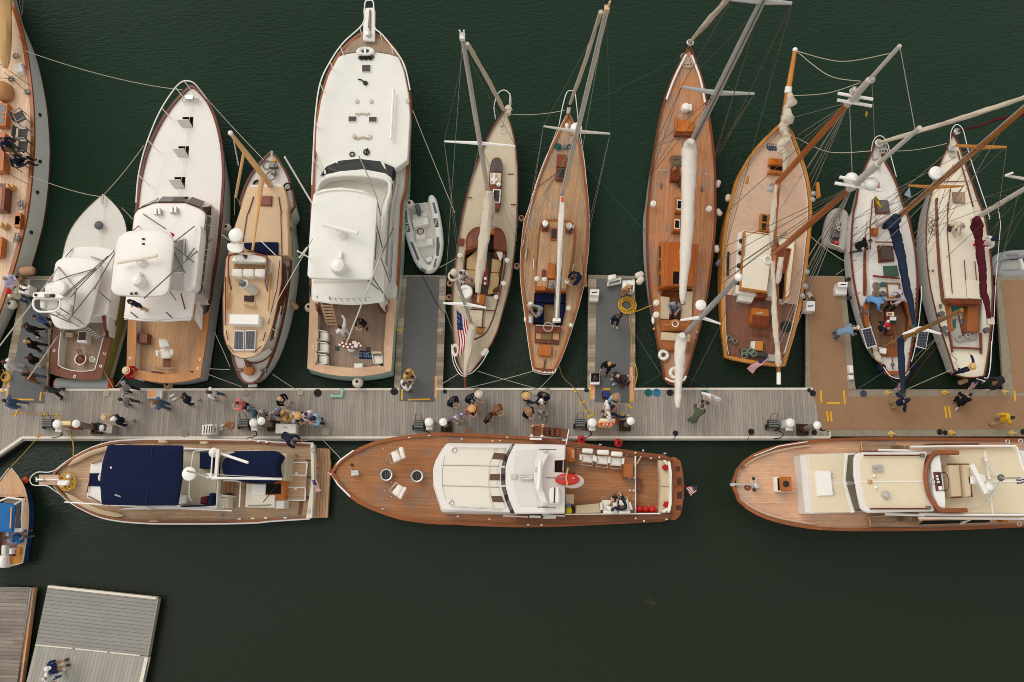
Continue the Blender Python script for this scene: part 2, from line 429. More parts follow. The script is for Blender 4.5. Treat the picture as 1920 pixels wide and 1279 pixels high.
def make_water():
 m,N,Lk,P=_new('harbour_water')
 mp=_coord(N,Lk)
 sx=N.new('ShaderNodeSeparateXYZ');Lk.new(mp.outputs[0],sx.inputs[0])
 n0=_noise(N,Lk,mp.outputs[0],.06,3)
 g=N.new('ShaderNodeMapRange');g.inputs[1].default_value=-4;g.inputs[2].default_value=16
 Lk.new(mt_(N,Lk,'MULTIPLY_ADD',n0.outputs[0],6,mt_(N,Lk,'ADD',sx.outputs[1],-3.0)),g.inputs[0])
 c=_mix(N,Lk,g.outputs[0],(.0150,.0212,.0122),(.0016,.0215,.0068))
 Lk.new(c,P.inputs['Base Color'])
 P.inputs['IOR'].default_value=1.33;P.inputs['Specular IOR Level'].default_value=.33;P.inputs['Roughness'].default_value=.05
 a=N.new('ShaderNodeMapping');a.inputs['Rotation'].default_value=(0,0,R(-48));a.inputs['Scale'].default_value=(1,2.8,1)
 Lk.new(mp.outputs[0],a.inputs['Vector'])
 w1=_noise(N,Lk,a.outputs[0],2.4,5,.6);w2=_noise(N,Lk,a.outputs[0],6.5,5,.65)
 h=mt_(N,Lk,'ADD',mt_(N,Lk,'MULTIPLY',w1.outputs[0],.75),mt_(N,Lk,'MULTIPLY',w2.outputs[0],.42))
 st=N.new('ShaderNodeMapRange');st.inputs[1].default_value=-1.0;st.inputs[2].default_value=22.0
 st.inputs[3].default_value=.09;st.inputs[4].default_value=.6
 Lk.new(sx.outputs[1],st.inputs[0])
 pn=_noise(N,Lk,mp.outputs[0],.11,3)
 sv=mt_(N,Lk,'MULTIPLY',st.outputs[0],mt_(N,Lk,'MULTIPLY_ADD',pn.outputs[0],1.2,.4))
 b=N.new('ShaderNodeBump');b.inputs['Distance'].default_value=.34
 Lk.new(sv,b.inputs['Strength']);Lk.new(h,b.inputs['Height']);Lk.new(b.outputs[0],P.inputs['Normal'])
 g=G();n=12
 for r0,r1 in((0,60),(60,250),(250,1200)):
  pass
 g.poly([V3((-1200,-1200,0)),V3((1200,-1200,0)),V3((1200,1200,0)),V3((-1200,1200,0))])
 o=mk('water',g,m,None,False)
 tag(o,'dark green harbour water with small wind ripples',None,kind='structure')
make_water()
DZ=.5
PLANK_G=wood('grey_dock_planks',(142,133,122),0,.12,.45,.09,.85,.15,blotch=.07,linergb=(84,78,72))
PLANK_G2=wood('grey_dock_planks_across',(130,127,120),R(84),.15,.7,.03,.85,.13,blotch=.03,weather=0,linergb=(84,78,72))
PLANK_G3=wood('grey_dock_planks_aslant',(144,140,131),R(-10),.15,.55,.05,.85,.12,blotch=.03,weather=0,linergb=(96,90,84))
PLANK_B=wood('brown_dock_planks',(122,111,101),R(88),.15,.6,.12,.85,.14,blotch=.14,linergb=(78,62,52))
OLDW=wood('weathered_timber',(142,128,108),R(90),.2,.45,.2,.9,.07,blotch=.25,linergb=(80,70,58))
CONC=pt_('weathered_concrete',(152,141,122),.9,.16,1.6,bump=.3,bscale=12,dirt=((104,92,76),.4))
CARP_G=pt_('charcoal_carpet',(106,106,104),.95,.08,1.2,bump=.4,bscale=60,dirt=((88,85,80),.3))
CARP_B=pt_('brown_carpet',(156,122,93),.95,.09,1.0,bump=.4,bscale=50,dirt=((138,104,74),.35))
EDGE=pt_('white_dock_edge',(226,216,198),.6,.08,1.5,dirt=((176,164,142),.3))
FASC=pt_('grey_fascia',(150,144,134),.7,.1,1.5)
FLOATM=pt_('dark_float',(34,34,32),.8,.2)
def plate(g,px,z,z0,c=.015,mi=0):return g.pz(WL(px,z),z0,c,mi)
def dock(name,label,px,mat,z=DZ,edges=(),float_in=.12):
 pts=WL(px,z);cen=sum(pts,V3())/len(pts)
 t=thing(name,label,'dock',(cen.x,cen.y,0))
 mk('deck',G().pz(pts,z-.14,.01),mat,t)
 low=[V3((p.x+(cen.x-p.x)*.02,p.y+(cen.y-p.y)*.06,z-.14))for p in pts]
 mk('float',G().pz(low,-.5,0),FLOATM,t)
 for en,epx,ez,em in edges:
  mk(en,G().pz(WL(epx,ez),z-.3,.008),em,t)
 return t
def strip(px,w,z):
 """pixel polyline -> world ribbon polygon of width w metres (2 points only)"""
 a,b=W(px[0],z),W(px[1],z);d=(b-a).normalized();n=V3((-d.y,d.x,0))*w/2
 return[a-n,b-n,b+n,a+n]
(e0,),(e1,)=cN(655,158),cN(760,445)
t=dock('float_dock','long grey planked floating dock with white edges across the marina',PX(-40,729.5,1524.5,728.5,1533,758,1541,803,1557,812,1558,820,41,820,-40,878),PLANK_G)
def edge(name,a,b,w,z,mat,parent):
 mk(name,G().pz(strip([a,b],w,z),z-.3,.01),mat,parent)
for _a,_b in(((97,730.5),(749,729.8)),((817,729.7),(1107,729.4)),((1189,729.3),(1524,729))):edge('edge_board',_a,_b,.10,DZ+.03,EDGE,t)
edge('edge_board',(-40,730.5),(13,730.5),.10,DZ+.03,EDGE,t)
edge('edge_board',(41,820.5),(1557,820.0),.10,DZ+.03,EDGE,t)
edge('edge_board',(41.5,820.5),(-40,877),.12,DZ+.03,EDGE,t)
edge('fascia',(42,824.5),(1557,823.6),.09,DZ-.02,FASC,t)
edge('fascia',(43,824.5),(-40,881),.09,DZ-.02,FASC,t)
mk('dock_bracket',G().pz(WL(cN(752,412,762,412,764,446,754,446),DZ+.04),DZ-.2,.01),EDGE,t)
FL=t
def finger(label,px,mat,name='finger_dock'):
 return dock(name,label,px,mat)
f0=finger('weathered timber finger dock with charcoal carpet between schooner and green sportfisher',PX(44,516.5,101,518,89,727.5,4,727.5),OLDW)
f1=finger('weathered timber finger dock below the white and dark grey inflatable',cD(1120,432,1397,437,1376,1114,1083,1114),OLDW)
f2=finger('weathered timber finger dock with the coiled yellow hose',cF(968,432,1250,440,1252,1114,965,1114),OLDW)
f3=finger('concrete edged brown carpeted finger dock left of the white ketch',cH(1058,438,1290,440,1355,1100)+PX(1605,730,1511,730),CONC)
f4=finger('concrete edged brown carpeted finger dock at the right edge of the photo',cJ(1048,440,1300,440,1300,1118,1092,1118),CONC)
rd=dock('carpeted_dock','wide concrete dock under brown carpet on the right side',cN(670,161,2100,159,2100,442,766,442,764,411,695,409),CONC)
def carpet(name,label,px,mat,z=DZ+.012):
 o=sng(name,G().pz(WL(px,z),z-.012+.004,0),mat,label,'carpet');return o
carpet('carpet','charcoal carpet runner with a row of people on the leftmost finger dock',cB(183,462,298,464,268,1206,42,1192),CARP_G)
carpet('carpet','charcoal carpet runner on the finger dock below the inflatable',cD(1160,444,1357,444,1326,1196,1115,1190),CARP_G)
carpet('carpet','charcoal carpet runner on the finger dock with the yellow hose',cF(1018,458,1230,458,1215,1202,1008,1197),CARP_G)
carpet('carpet','brown carpet on the finger dock beside the white ketch and wide dock',cH(1064,444,1262,444,1312,1118)+cN(868,204,1850,200,2090,200,2090,398,706,402,672,250,640,120),CARP_B)
carpet('carpet','brown carpet on the finger dock at the right photo edge',cJ(1078,466,1300,466,1300,1138,1158,1138),CARP_B)
bl=dock('swim_dock','grey planked dock at the lower left with a white front edge',cO(357,396,1186,482,1110,920,264,838),PLANK_G2,.55)
edge('edge_board',cO(357,400)[0],cO(1172,487)[0],.09,.58,EDGE,bl)
edge('edge_board',cO(1184,490)[0],cO(1106,922)[0],.05,.56,FASC,bl)
bl2=dock('lower_dock','pale planked dock at the bottom edge with two people',cO(262,843,1112,924,1040,1330,145,1330),PLANK_G3,.55)
edge('edge_board',cO(262,838)[0],cO(545,864)[0],.05,.58,EDGE,bl2)
edge('edge_board',cO(560,866)[0],cO(805,892)[0],.05,.58,EDGE,bl2)
edge('edge_board',cO(820,894)[0],cO(1050,918)[0],.05,.58,EDGE,bl2)
edge('edge_board',cO(1098,930)[0],cO(1010,1330)[0],.14,.58,EDGE,bl2)
bl3=dock('old_dock','brown weathered plank dock in the bottom left corner',cO(-60,402,222,406,100,1330,-60,1330),PLANK_B,.6)
edge('side_beam',cO(228,410)[0],cO(85,1330)[0],.10,.58,FASC,bl3)
edge('side_beam',cO(246,410)[0],cO(125,1330)[0],.10,.48,PLYW,bl3)
def _pchip(xs,ys):
 n=len(xs);h=[xs[i+1]-xs[i]for i in range(n-1)];d=[(ys[i+1]-ys[i])/h[i]for i in range(n-1)]
 m=[0.0]*n
 for i in range(1,n-1):
  if d[i-1]*d[i]>0:m[i]=2*d[i-1]*d[i]/(d[i-1]+d[i])
 m[0]=d[0]*1.25;m[-1]=d[-1]
 def f(x):
  x=min(max(x,xs[0]),xs[-1])
  i=0
  while i<n-2 and x>xs[i+1]:i+=1
  t=(x-xs[i])/h[i]
  return((1+2*t)*(1-t)**2*ys[i]+t*(1-t)**2*h[i]*m[i]+t*t*(3-2*t)*ys[i+1]+t*t*(t-1)*h[i]*m[i+1])
 return f
class Boat:
 def __init__(s,name,label,cat,bow,stern,zb,zs,left=None,right=None,dip=.12,n=26):
  B,T=W(bow,zb),W(stern,zs)
  s.o=V3((B.x,B.y,0));d=V3((T.x-B.x,T.y-B.y,0));s.L=d.length;s.A=d.normalized()
  s.N=V3((-s.A.y,s.A.x,0));s.zb,s.zs,s.dip,s.n=zb,zs,dip,n
  s.dir=math.atan2(s.A.y,s.A.x)-math.pi/2
  sides=[]
  for pts in(left,right):
   if pts is None:sides.append(None);continue
   q=[]
   for p in pts:
    z=(zb+zs)/2
    for _ in range(4):
     w=W(p,z);a,b=s.ab(w);z=s.sheer(a)
    q.append((max(a,.02),abs(b)))
   q.sort();qq=[(0.0,.02)]
   for a,b in q:
    if a>qq[-1][0]+.05:qq.append((a,b))
   sides.append(qq)
  if sides[0]is None:sides[0]=sides[1]
  if sides[1]is None:sides[1]=sides[0]
  s.ac=min(s.L-.005,(sides[0][-1][0]+sides[1][-1][0])/2)
  fs=[_pchip([a for a,b in q],[b for a,b in q])for q in sides]
  sgn=1
  ref=(left or right)
  z=(zb+zs)/2;bs=s.ab(W(ref[len(ref)//2],z))[1]
  first_pos=bs>0
  if left is None:first_pos=not first_pos
  s.fp,s.fn=(fs[0],fs[1])if first_pos else(fs[1],fs[0])
  c=s.o+s.A*s.L/2
  s.root=thing(name,label,cat,(c.x,c.y,0))
 def ab(s,w):
  v=V3((w.x,w.y,0))-s.o;return v.dot(s.A),v.dot(s.N)
 def sheer(s,a):
  t=min(max(a/s.L,0),1);return s.zb+(s.zs-s.zb)*t-s.dip*4*t*(1-t)
 def pt(s,a,b,z):v=s.o+s.A*a+s.N*b;return V3((v.x,v.y,z))
 def half(s,a,side):return(s.fp if side>0 else s.fn)(a)
 def stations(s):return[s.ac*(i/s.n)**1.35 for i in range(s.n+1)]
 def hull(s,mat,boot=BLACKB,bottom=REDBOOT,flare=(.55,.06,.1),rake=(1.2,.2),boot_z=.16,name='hull',rub=None):
  g=G();st=s.stations();K=6
  zlev=(1.0,.93,.7,.4,None,'w','b')
  def levels(sh):return[sh,sh*.9,sh*.62,boot_z+.07,boot_z,0.0,-.45]
  def fl(t):
   f=flare[1]+(flare[0]-flare[1])*max(0,1-t/.55)**1.6
   return f+(flare[2]-flare[1])*max(0,(t-.55)/.45)**2
  secs=[]
  def section(a,bp,bn,sh_a):
   t=a/s.L;sh=s.sheer(a);out=[]
   for sg,b in((1,bp),(-1,bn)):
    col=[]
    for z in levels(sh):
     k=min(max(1-z/sh,0),1.3);f=max(.03,1-fl(t)*k**1.25)
     if z<0:f*=.45
     da=rake[0]*k*max(0,1-t/.35)**1.5-rake[1]*k*max(0,(t-.7)/.3)**1.5
     col.append(s.pt(a+da,sg*b*f,z))
    out.append(col)
   return out[0]+out[1][::-1]
  for a in st:secs.append(section(a,s.half(a,1),s.half(a,-1),a))
  n=len(secs[0]);vs=[p for q in secs for p in q];nl=n//2
  for k in range(len(secs)-1):
   for i in range(n-1):
    if i==nl-1:mi=2
    else:
     j=i if i<nl else n-2-i
     mi=0 if j<3 else(1 if j==3 or j==4 else 2)
    g.f.append([k*n+i,k*n+i+1,(k+1)*n+i+1,(k+1)*n+i]);g.m.append(mi)
  g.v=vs
  K=8;last=secs[-1];base=[]
  for j in range(nl):
   P0,P1=last[j],last[n-1-j];row=[]
   for i in range(K+1):
    u=i/K;q=P0.lerp(P1,u);bulge=(s.L-s.ac)*(1-(2*u-1)**2);row.append(q+s.A*bulge)
   base.append(row)
  o=len(g.v)
  for row in base:g.v+=row
  for j in range(nl-1):
   for i in range(K):
    g.f.append([o+j*(K+1)+i,o+j*(K+1)+i+1,o+(j+1)*(K+1)+i+1,o+(j+1)*(K+1)+i])
    g.m.append(0 if j<3 else 1 if j<5 else 2)
  s.hullo=mk(name,g,[mat,boot,bottom],s.root)
  return s.hullo
 def loop(s,t0=0.0,t1=1.0,inset=0.0,dz=0.0,close=True,z=None):
  """closed plan outline (front, +side, transom, -side) inset from the sheer"""
  a0,a1=t0*s.L,min(t1*s.L,s.ac)
  st=sorted(set([a0,a1]+[a for a in s.stations()if a0<a<a1]))
  def side(sg):
   out=[]
   for a in st:
    b=s.half(a,sg);e=.03;db=(s.half(a+e,sg)-s.half(max(a-e,0),sg))/(2*e)
    bi=b-inset*math.sqrt(1+min(db*db,40))
    if bi>.012 or(inset<=0):out.append((a,max(bi,.012)))
   return out
  P,M=side(1),side(-1)
  zz=lambda a:(s.sheer(a)+dz)if z is None else z
  pts=[s.pt(a,b,zz(a))for a,b in P]
  if t1*s.L>s.ac-.02:
   end=[]
   for i in range(1,8):
    u=i/8
    a=s.ac+(s.L-s.ac)*(1-(2*u-1)**2)-inset
    b=P[-1][1]*(1-u)-M[-1][1]*u
    end.append(s.pt(a,b,zz(a)))
   if inset>0:
    pts[-1]=s.pt(s.ac-inset,P[-1][1],zz(s.ac))
   pts+=end
   mm=[s.pt(a,-b,zz(a))for a,b in M]
   if inset>0:mm[-1]=s.pt(s.ac-inset,-M[-1][1],zz(s.ac))
  else:mm=[s.pt(a,-b,zz(a))for a,b in M]
  pts+=mm[::-1]
  return pts
 def deck(s,mat,t0=0,t1=1.0,dz=-.04,inset=.03,holes=(),name='deck',z=None,parent=None,extra=None):
  lp=s.loop(t0,t1,inset,dz,z=z)
  bm=bmesh.new()
  def addloop(pts):
   vs=[bm.verts.new(p)for p in pts]
   for i in range(len(vs)):bm.edges.new((vs[i],vs[(i+1)%len(vs)]))
  addloop(lp)
  for h in holes:
   hp=[]
   for p in h:
    zz=s.zs
    for _ in range(3):
     w=W(p,zz);zz=(s.sheer(s.ab(w)[0])+dz)if z is None else z
    hp.append(W(p,zz))
   addloop(hp)
  bmesh.ops.triangle_fill(bm,use_beauty=True,edges=bm.edges[:])
  g=G();bm.verts.index_update()
  g.v=[v.co.copy()for v in bm.verts];g.f=[[v.index for v in f.verts]for f in bm.faces];g.m=[0]*len(g.f)
  bm.free()
  o=mk(name,g,mat,parent or s.root,False)
  me=o.data
  if sum(p.normal.z for p in me.polygons)<0:me.flip_normals()
  return o
 def rail(s,mat,w=.09,h=.05,drop=.12,over=.03,t0=0,t1=1.0,name='cap_rail',transom=True,dz=0,parent=None):
  o=s.loop(t0,t1,-over,h+dz);i=s.loop(t0,t1,.0001,h+dz)
  n=len(o);g=G();cen=s.o+s.A*s.L*.5
  inner=[]
  for k in range(n):
   d=(o[(k+1)%n]-o[k-1]);d.z=0
   nn=V3((d.y,-d.x,0)).normalized()
   a,b=s.ab(o[k])
   q1=o[k]+nn*(w+max(over,0));q2=o[k]-nn*(w+max(over,0))
   a1,b1=s.ab(q1);a2,b2=s.ab(q2)
   q,bb,aa=(q1,b1,a1)if(abs(b1)+(a1-s.L*.5 if a1>s.L*.9 else 0))<(abs(b2)+(a2-s.L*.5 if a2>s.L*.9 else 0))else(q2,b2,a2)
   if b*bb<0 and a<s.L*.3:q=s.pt(aa,0,o[k].z)
   inner.append(q)
  m=n if(transom or t0>0)else n
  idx=list(range(n))
  path=[]
  if t1*s.L>s.ac-.02:
   na=(n-7)//2
  else:na=n//2
  seg=[]
  for k in range(n):
   j=(k+1)%n
   is_front=(k==n-1)
   is_back=(na-1<=k<n-na)
   if is_front and t0>0:continue
   if is_back and not(transom and t1*s.L>s.ac-.02):continue
   seg.append((k,j))
  vs=[]
  for k in range(n):
   O,I=o[k],inner[k]
   vs+=[O,I,V3((O.x,O.y,O.z-drop)),V3((I.x,I.y,I.z-drop))]
  fs=[]
  for k,j in seg:
   A,B=k*4,j*4
   fs+=[[A,B,B+1,A+1],[A,A+2,B+2,B],[A+1,B+1,B+3,A+3]]
  g.add(vs,fs)
  return mk(name,g,mat,parent or s.root)
 def well(s,px,z1,z0,wall,floor,name='cockpit_well',fname='cockpit_sole',parent=None):
  top=WL(px,z1);bot=[V3((p.x,p.y,z0))for p in top]
  g=G();g.rings([bot,top],0,False,False)
  w=mk(name,g,wall,parent or s.root,False)
  mk(fname,G().poly(bot),floor,w if not parent else s.root,False)
  return w
 def sole(s,mat,wallmat,t0,z,inset,name='cockpit_sole'):
  lp=s.loop(t0,1.0,inset,0,z=z)
  mk(name,G().poly(lp),mat,s.root,False)
  up=s.loop(t0,1.0,inset,0)
  g=G();g.rings([lp,up],0,False,False)
  mk('cockpit_liner',g,wallmat,s.root,False)
 def part(s,name,g,mat,parent=None,smooth=True):return mk(name,g,mat,parent or s.root,smooth)
 def pz(s,name,px,z1,z0,mat,c=.025,parent=None,flare=0.0):
  return s.part(name,G().pz(WL(px,z1),z0,c,0,flare),mat,parent)
 def dome(s,name,px,z1,z0,mat,crown=.08,c=.05,parent=None):
  return s.part(name,G().dome(WL(px,z1),z0,crown,c),mat,parent)
 def tp_(s,name,pz,r,mat,n=6,parent=None):
  """pz: list of ((px), z)"""
  return s.part(name,G().tube([W(p,z)for p,z in pz],r,n),mat,parent)
 def quad(s,name,pz,mat,parent=None,th=.025):
  return s.part(name,G().slab([W(p,z)for p,z in pz],th),mat,parent,False)
class Spar:
 """a straight mast or boom between two photo points, upright length solved by perspective"""
 def __init__(s,base,z0,tip,z1=None):
  s.b=W(base,z0)
  if z1 is None:
   best=None;z=z0+.5
   while z<24:
    d=(W(tip,z)-s.b);d.z=0
    if best is None or d.length<best[0]:best=(d.length,z)
    z+=.05
   z1=best[1]
  s.t=W(tip,z1);s.bp,s.tp=base,tip
 def at(s,px):
  """3D point of the spar seen nearest to px"""
  best=None
  for i in range(201):
   p=s.b.lerp(s.t,i/200)
   q=proj(p);d=(q[0]-px[0])**2+(q[1]-px[1])**2
   if best is None or d<best[0]:best=(d,p)
  return best[1]
def proj(p):
 x,y,z=p.x,p.y,p.z-CAMH
 yc=y*_ct+z*_st;zc=-y*_st+z*_ct
 return(960+FPX*x/-zc,639.5-FPX*yc/-zc)
def ltb(g,pts,radii,n=10,seed=1,amp=.16,sub=5,lob=1.0):
 """a bundled sail: tube with uneven radius"""
 rnd_=random.Random(seed)
 P=spl(pts,sub);m=len(P);rr=[]
 k=len(radii)-1
 for i in range(m):
  u=i/(m-1)*k;j=min(int(u),k-1);f=u-j
  rr.append((radii[j]*(1-f)+radii[j+1]*f)*(1+rnd_.uniform(-amp,amp)))
 o=len(g.v);g.tube(P,rr,n)
 nr=len(P);ph=[rnd_.uniform(0,6.28)for _ in range(4)]
 for k in range(nr):
  for i in range(n):
   a=2*math.pi*i/n;v=g.v[o+k*n+i]
   f=1+lob*(.13*math.sin(2*a+ph[0]+k*.35)+.09*math.sin(3*a+ph[1]-k*.8)+rnd_.uniform(-.05,.05))
   g.v[o+k*n+i]=P[k]+(v-P[k])*f
 return g
def mast(bt,spar,r0,r1,mat,name='mast',split=None,mat2=None,n=10):
 if split is None:
  return bt.part(name,G().tube([spar.b,spar.b.lerp(spar.t,.6),spar.t],[r0,r0*.9,r1],n),mat)
 q=spar.at(split)
 m=bt.part(name,G().tube([spar.b,spar.b.lerp(q,.5),q],[r0,r0,r0*.85],n),mat)
 bt.part('topmast',G().tube([q,q.lerp(spar.t,.45),q.lerp(spar.t,.46),spar.t],[r0*1.0,r0*.9,r0*.55,r1],n),mat2,m)
 return m
def spreader(bt,m,spar,pl,pr,mat,at=None,r=.05,name='spreader'):
 a=spar.at(at or((pl[0]+pr[0])/2,(pl[1]+pr[1])/2))
 L_,R_=W(pl,a.z+.05),W(pr,a.z+.05)
 g=G()
 g.tube([L_,a,R_],[r*.6,r*1.3,r*.6],6)
 return bt.part(name,g,mat,m),L_,R_
def lines(bt,prs,mat=None,r=.008,name='shroud'):
 for a,b in prs:
  bt.part(name,G().tube([a,b],r,4,cap=False),mat or WIRE)
def radar(bt,px,z,r,h,mat=WP,parent=None,name='radar_dome',px_r=None):
 c=W(px,z)
 return bt.part(name,G().lat(c,[(r*.6,-h),(r*.95,-h*.85),(r,-h*.4),(r*.97,-h*.15),(r*.8,0),(.02,.02)],20),mat,parent)
def winch(bt,px,z,r=.11,mat=WC,name='winch'):
 c=W(px,z)
 g=G().lat(c,[(r,-.12),(r*.9,-.06),(r*.8,0),(r,.05),(r*.95,.08),(r*.35,.09),(r*.3,.12)],12)
 return bt.part(name,g,mat)
def cleat(bt,px,z,ang=0,mat=ST,L_=.22):
 c=W(px,z);d=V3((math.cos(ang),math.sin(ang),0))*L_/2
 g=G().tube([c-d+V3((0,0,.05)),c+V3((0,0,.05)),c+d+V3((0,0,.05))],[.012,.022,.012],6)
 g.box(c,(.08,.05,.05),ang);return bt.part('cleat',g,mat)
def bow_rail(bt,pz,mat=ST,r=.022,posts=(),zdeck=None,name='bow_rail',closed=False,n=5):
 P=spl([W(p,z)for p,z in pz],n);g=G().tube(P,r,6)
 m=len(P)
 for f in posts:
  p=P[int(f*(m-1))];a,b=bt.ab(p);a=min(max(a,.1),bt.L);hb=bt.half(a,1 if b>0 else-1)
  bb=max(-hb+.05,min(hb-.05,b));q=bt.pt(a,bb,bt.sheer(a))
  g.tube([q,p],r*.8,5)
 return bt.part(name,g,mat)
def opening(bt,name,px,z,frame=VARN,fw=.06,h=.12,dark=DARK,fname=None):
 """hatch frame with a dark hole"""
 top=WL(px,z+h);cen=sum(top,V3())/4
 g=G();
 inn=[p+(cen-p).normalized()*fw*1.4 for p in top]
 low=[V3((p.x,p.y,z-.1))for p in top];ilow=[V3((p.x,p.y,z+.02))for p in inn]
 g.rings([low,top,inn,ilow],0,False,False)
 o=bt.part(name,g,frame,None,False)
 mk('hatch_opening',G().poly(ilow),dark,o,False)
 return o
def flag(name,label,px4,zs,wave=.06,n=18,seed=0,bands=13,canton=True,parent=None,mats=None,group=None):
 """px4: hoist-top, fly-top, fly-bottom, hoist-bottom"""
 c=[W(p,z)for p,z in zip(px4,zs)]
 vs=[];fs=[];ms=[]
 for j in range(bands+1):
  for i in range(n+1):
   u,v=i/n,j/bands
   p=c[0].lerp(c[1],u).lerp(c[3].lerp(c[2],u),v)
   p.z+=wave*math.sin(u*7+v*2+seed)*u**.5
   d=(c[3]-c[0]).normalized();p=p+d*wave*.7*math.sin(u*9+seed*2+v)*u
   vs.append(p)
 for j in range(bands):
  for i in range(n):
   a=j*(n+1)+i;fs.append([a,a+1,a+n+2,a+n+1])
   ms.append(2 if(canton and i<n*.38 and j<bands*.54)else j%2)
 g=G();g.v=vs;g.f=fs;g.m=ms
 if canton:
  for sj in range(4):
   for si in range(5):
    i=int((si+.5)/5*n*.38);j=int(.7+sj*.123*bands)
    a=vs[j*(n+1)+i];e1=(vs[j*(n+1)+i+1]-a);e2=(vs[(j+1)*(n+1)+i]-a)
    nn=e1.cross(e2).normalized();nn=nn if nn.z>0 else-nn
    k=.32;o=len(g.v);q=a+e1*.5+e2*.5+nn*.006
    r=min(e1.length,e2.length)*k
    e1n,e2n=e1.normalized()*r,e2.normalized()*r
    for t in range(10):
     rr=1 if t%2==0 else .45;an=math.pi*t/5
     g.v.append(q+e1n*rr*math.sin(an)-e2n*rr*math.cos(an))
    g.f.append(list(range(o,o+10)));g.m.append(1)
 return sng(name,g,mats or[FLAGR,FLAGW,FLAGB],label,'flag',group)
def text_mesh(name,s,size,mat,M,parent=None,ext=.003):
 cu=bpy.data.curves.new(name,'FONT');cu.body=s;cu.size=size;cu.align_x='CENTER';cu.align_y='CENTER';cu.extrude=ext
 o=bpy.data.objects.new(name,cu);COL.objects.link(o)
 bpy.context.view_layer.update()
 me=bpy.data.meshes.new_from_object(o.evaluated_get(bpy.context.evaluated_depsgraph_get()))
 bpy.data.objects.remove(o)
 me.transform(M)
 if parent:me.transform(Matrix.Translation(-rootloc(parent)))
 me.materials.clear();me.materials.append(mat)
 o=bpy.data.objects.new(name,me);COL.objects.link(o)
 if parent:o.parent=parent
 return o
b=Boat('schooner','large grey hulled schooner with pale teak deck cut off by the left photo edge','sailboat',(2,-92),(-62,760),1.5,1.2,right=R1(95,0,122,80,152,170,192,330,226,560,245,730,254,900,255,1100)+R2(244,60,232,200,203,420,152,640,102,820,42,1010,2,1130,-40,1240,-100,1400,-180,1600),dip=.2)
TEAK0=wood('schooner_pale_teak',(205,176,146),b.dir,.07,.3,.07,.7,blotch=.06)
b.hull(GREYHULL,REDBOOT,REDBOOT,(.2,-.12,0),(1.5,1.5),boot_z=.04)
b.deck(TEAK0,dz=-.06)
b.rail(VARN,.14,.05,.12)
z=1.2
for q in(R1(300,862),R1(302,1212),R2(283,243),R2(236,543)):
 c=W(q[0],.75);b.part('porthole',G().tor(c,.07,.02,12,6,nrm=(1,0,.5)).ball(c,.06,(1,1,1),8,5),BK)
bm_=Spar(R1(30,-60)[0],2.2,R1(41,505)[0],2.0)
o=b.part('boom',G().tube([bm_.b,bm_.t],.06),SPAR_T)
b.part('boom_sail',ltb(G(),[bm_.b+V3((0,0,.12)),bm_.b.lerp(bm_.t,.5)+V3((0,0,.1)),bm_.t],[.42,.36,.30,.10],12,2,.07),SAILT,o)
b.dome('canvas_cover',R1(-40,700,-30,615,20,602,62,625,78,665,70,715,40,740,-10,745),z+.35,z-.1,pt_('brown_canvas',(176,128,84),.9,.1),.25)
b.pz('skylight',R1(-40,768,58,775,42,946,-40,940),z+.32,z-.1,VO)
b.pz('skylight_glass',R1(-30,785,40,790,28,925,-30,922),z+.335,z+.3,GLASSD,0)
for yy in(840,872):b.pz('skylight_bar',R1(-35,yy,50,yy+4,49,yy+12,-35,yy+8),z+.345,z+.3,VO,0)
b.pz('deckhouse',R1(-60,985,38,995,34,1130,25,1280,-60,1280),z+.4,z-.1,VO)
b.pz('deckhouse',R2(-60,172,46,176,28,374,-60,372),z+.45,z-.1,VR)
b.pz('house_trim',R2(-60,200,18,205,8,350,-60,350),z+.46,z+.4,VO,0)
b.pz('coaming',R2(-60,572,18,578,6,720,-60,730),z+.3,z-.1,VO)
for q in(R2(78,203),R2(30,494)):
 c=W(q[0],z+.1);b.part('deck_vent',G().lat(c,[(.16,-.2),(.16,-.05),(.13,.02),(.05,.05)],16),BRASS)
 c2=W((q[0][0]-4,q[0][1]-1),z+.4);b.part('vent_cowl',G().ball(c2,.12),BRASS)
for p in(R1(82,592),R1(205,690),R1(118,420),R2(150,330),R2(125,590)):
 c=W(p[0],z+.1);b.part('deck_block',G().tor(c,.12,.025,12,5).box(c-V3((0,0,.1)),(.18,.1,.08)),DK)
for q in((R1(165,480),R1(215,518)),(R1(30,540),R1(232,715)),(R1(0,480),R1(222,640)),(R1(0,585),R1(105,590)),(R1(140,270),R1(185,325)),(R2(40,90),R2(205,180))):
 b.tp_('rigging_line',[(q[0][0],z+.3),(q[1][0],z+.2)],.014,ROPE_D,4)
g=G()
for i,(x,y)in enumerate(R2(150,440,147,482,143,462)):
 g.box(W((x,y),z),(.26,.42,.18),b.dir)
b.part('boarding_steps',g,VO)
g=G()
for dx in(-12,12):g.tube([W(R2(168+dx,295)[0],z+.2),W(R2(160+dx,375)[0],z+.2)],.02)
for yy in(300,370):g.tube([W(R2(156,yy)[0],z+.2),W(R2(180,yy+5)[0],z+.2)],.02)
b.part('folded_ladder',g,DK)
g=G()
for dx in(-12,12):g.tube([W(R2(132+dx,545)[0],z+.2),W(R2(112+dx,620)[0],z+.2)],.02)
for yy in(548,615):g.tube([W(R2(110,yy)[0],z+.2),W(R2(138,yy+6)[0],z+.2)],.02)
b.part('folded_ladder',g,DK)
b.tp_('shroud',[(R1(140,-20)[0],9),(R1(165,120)[0],1.4)],.012,WIRE,4)
b.tp_('shroud',[(R1(175,-20)[0],9),(R1(165,120)[0],1.4)],.012,WIRE,4)
g=G().pz(WL(rnd(R1(96,480,158,462,170,530,110,548),3),z+.3),z-.05,.05)
sng('cooler_box',g,WP,'small white box on the pale teak deck of the large left schooner','box')
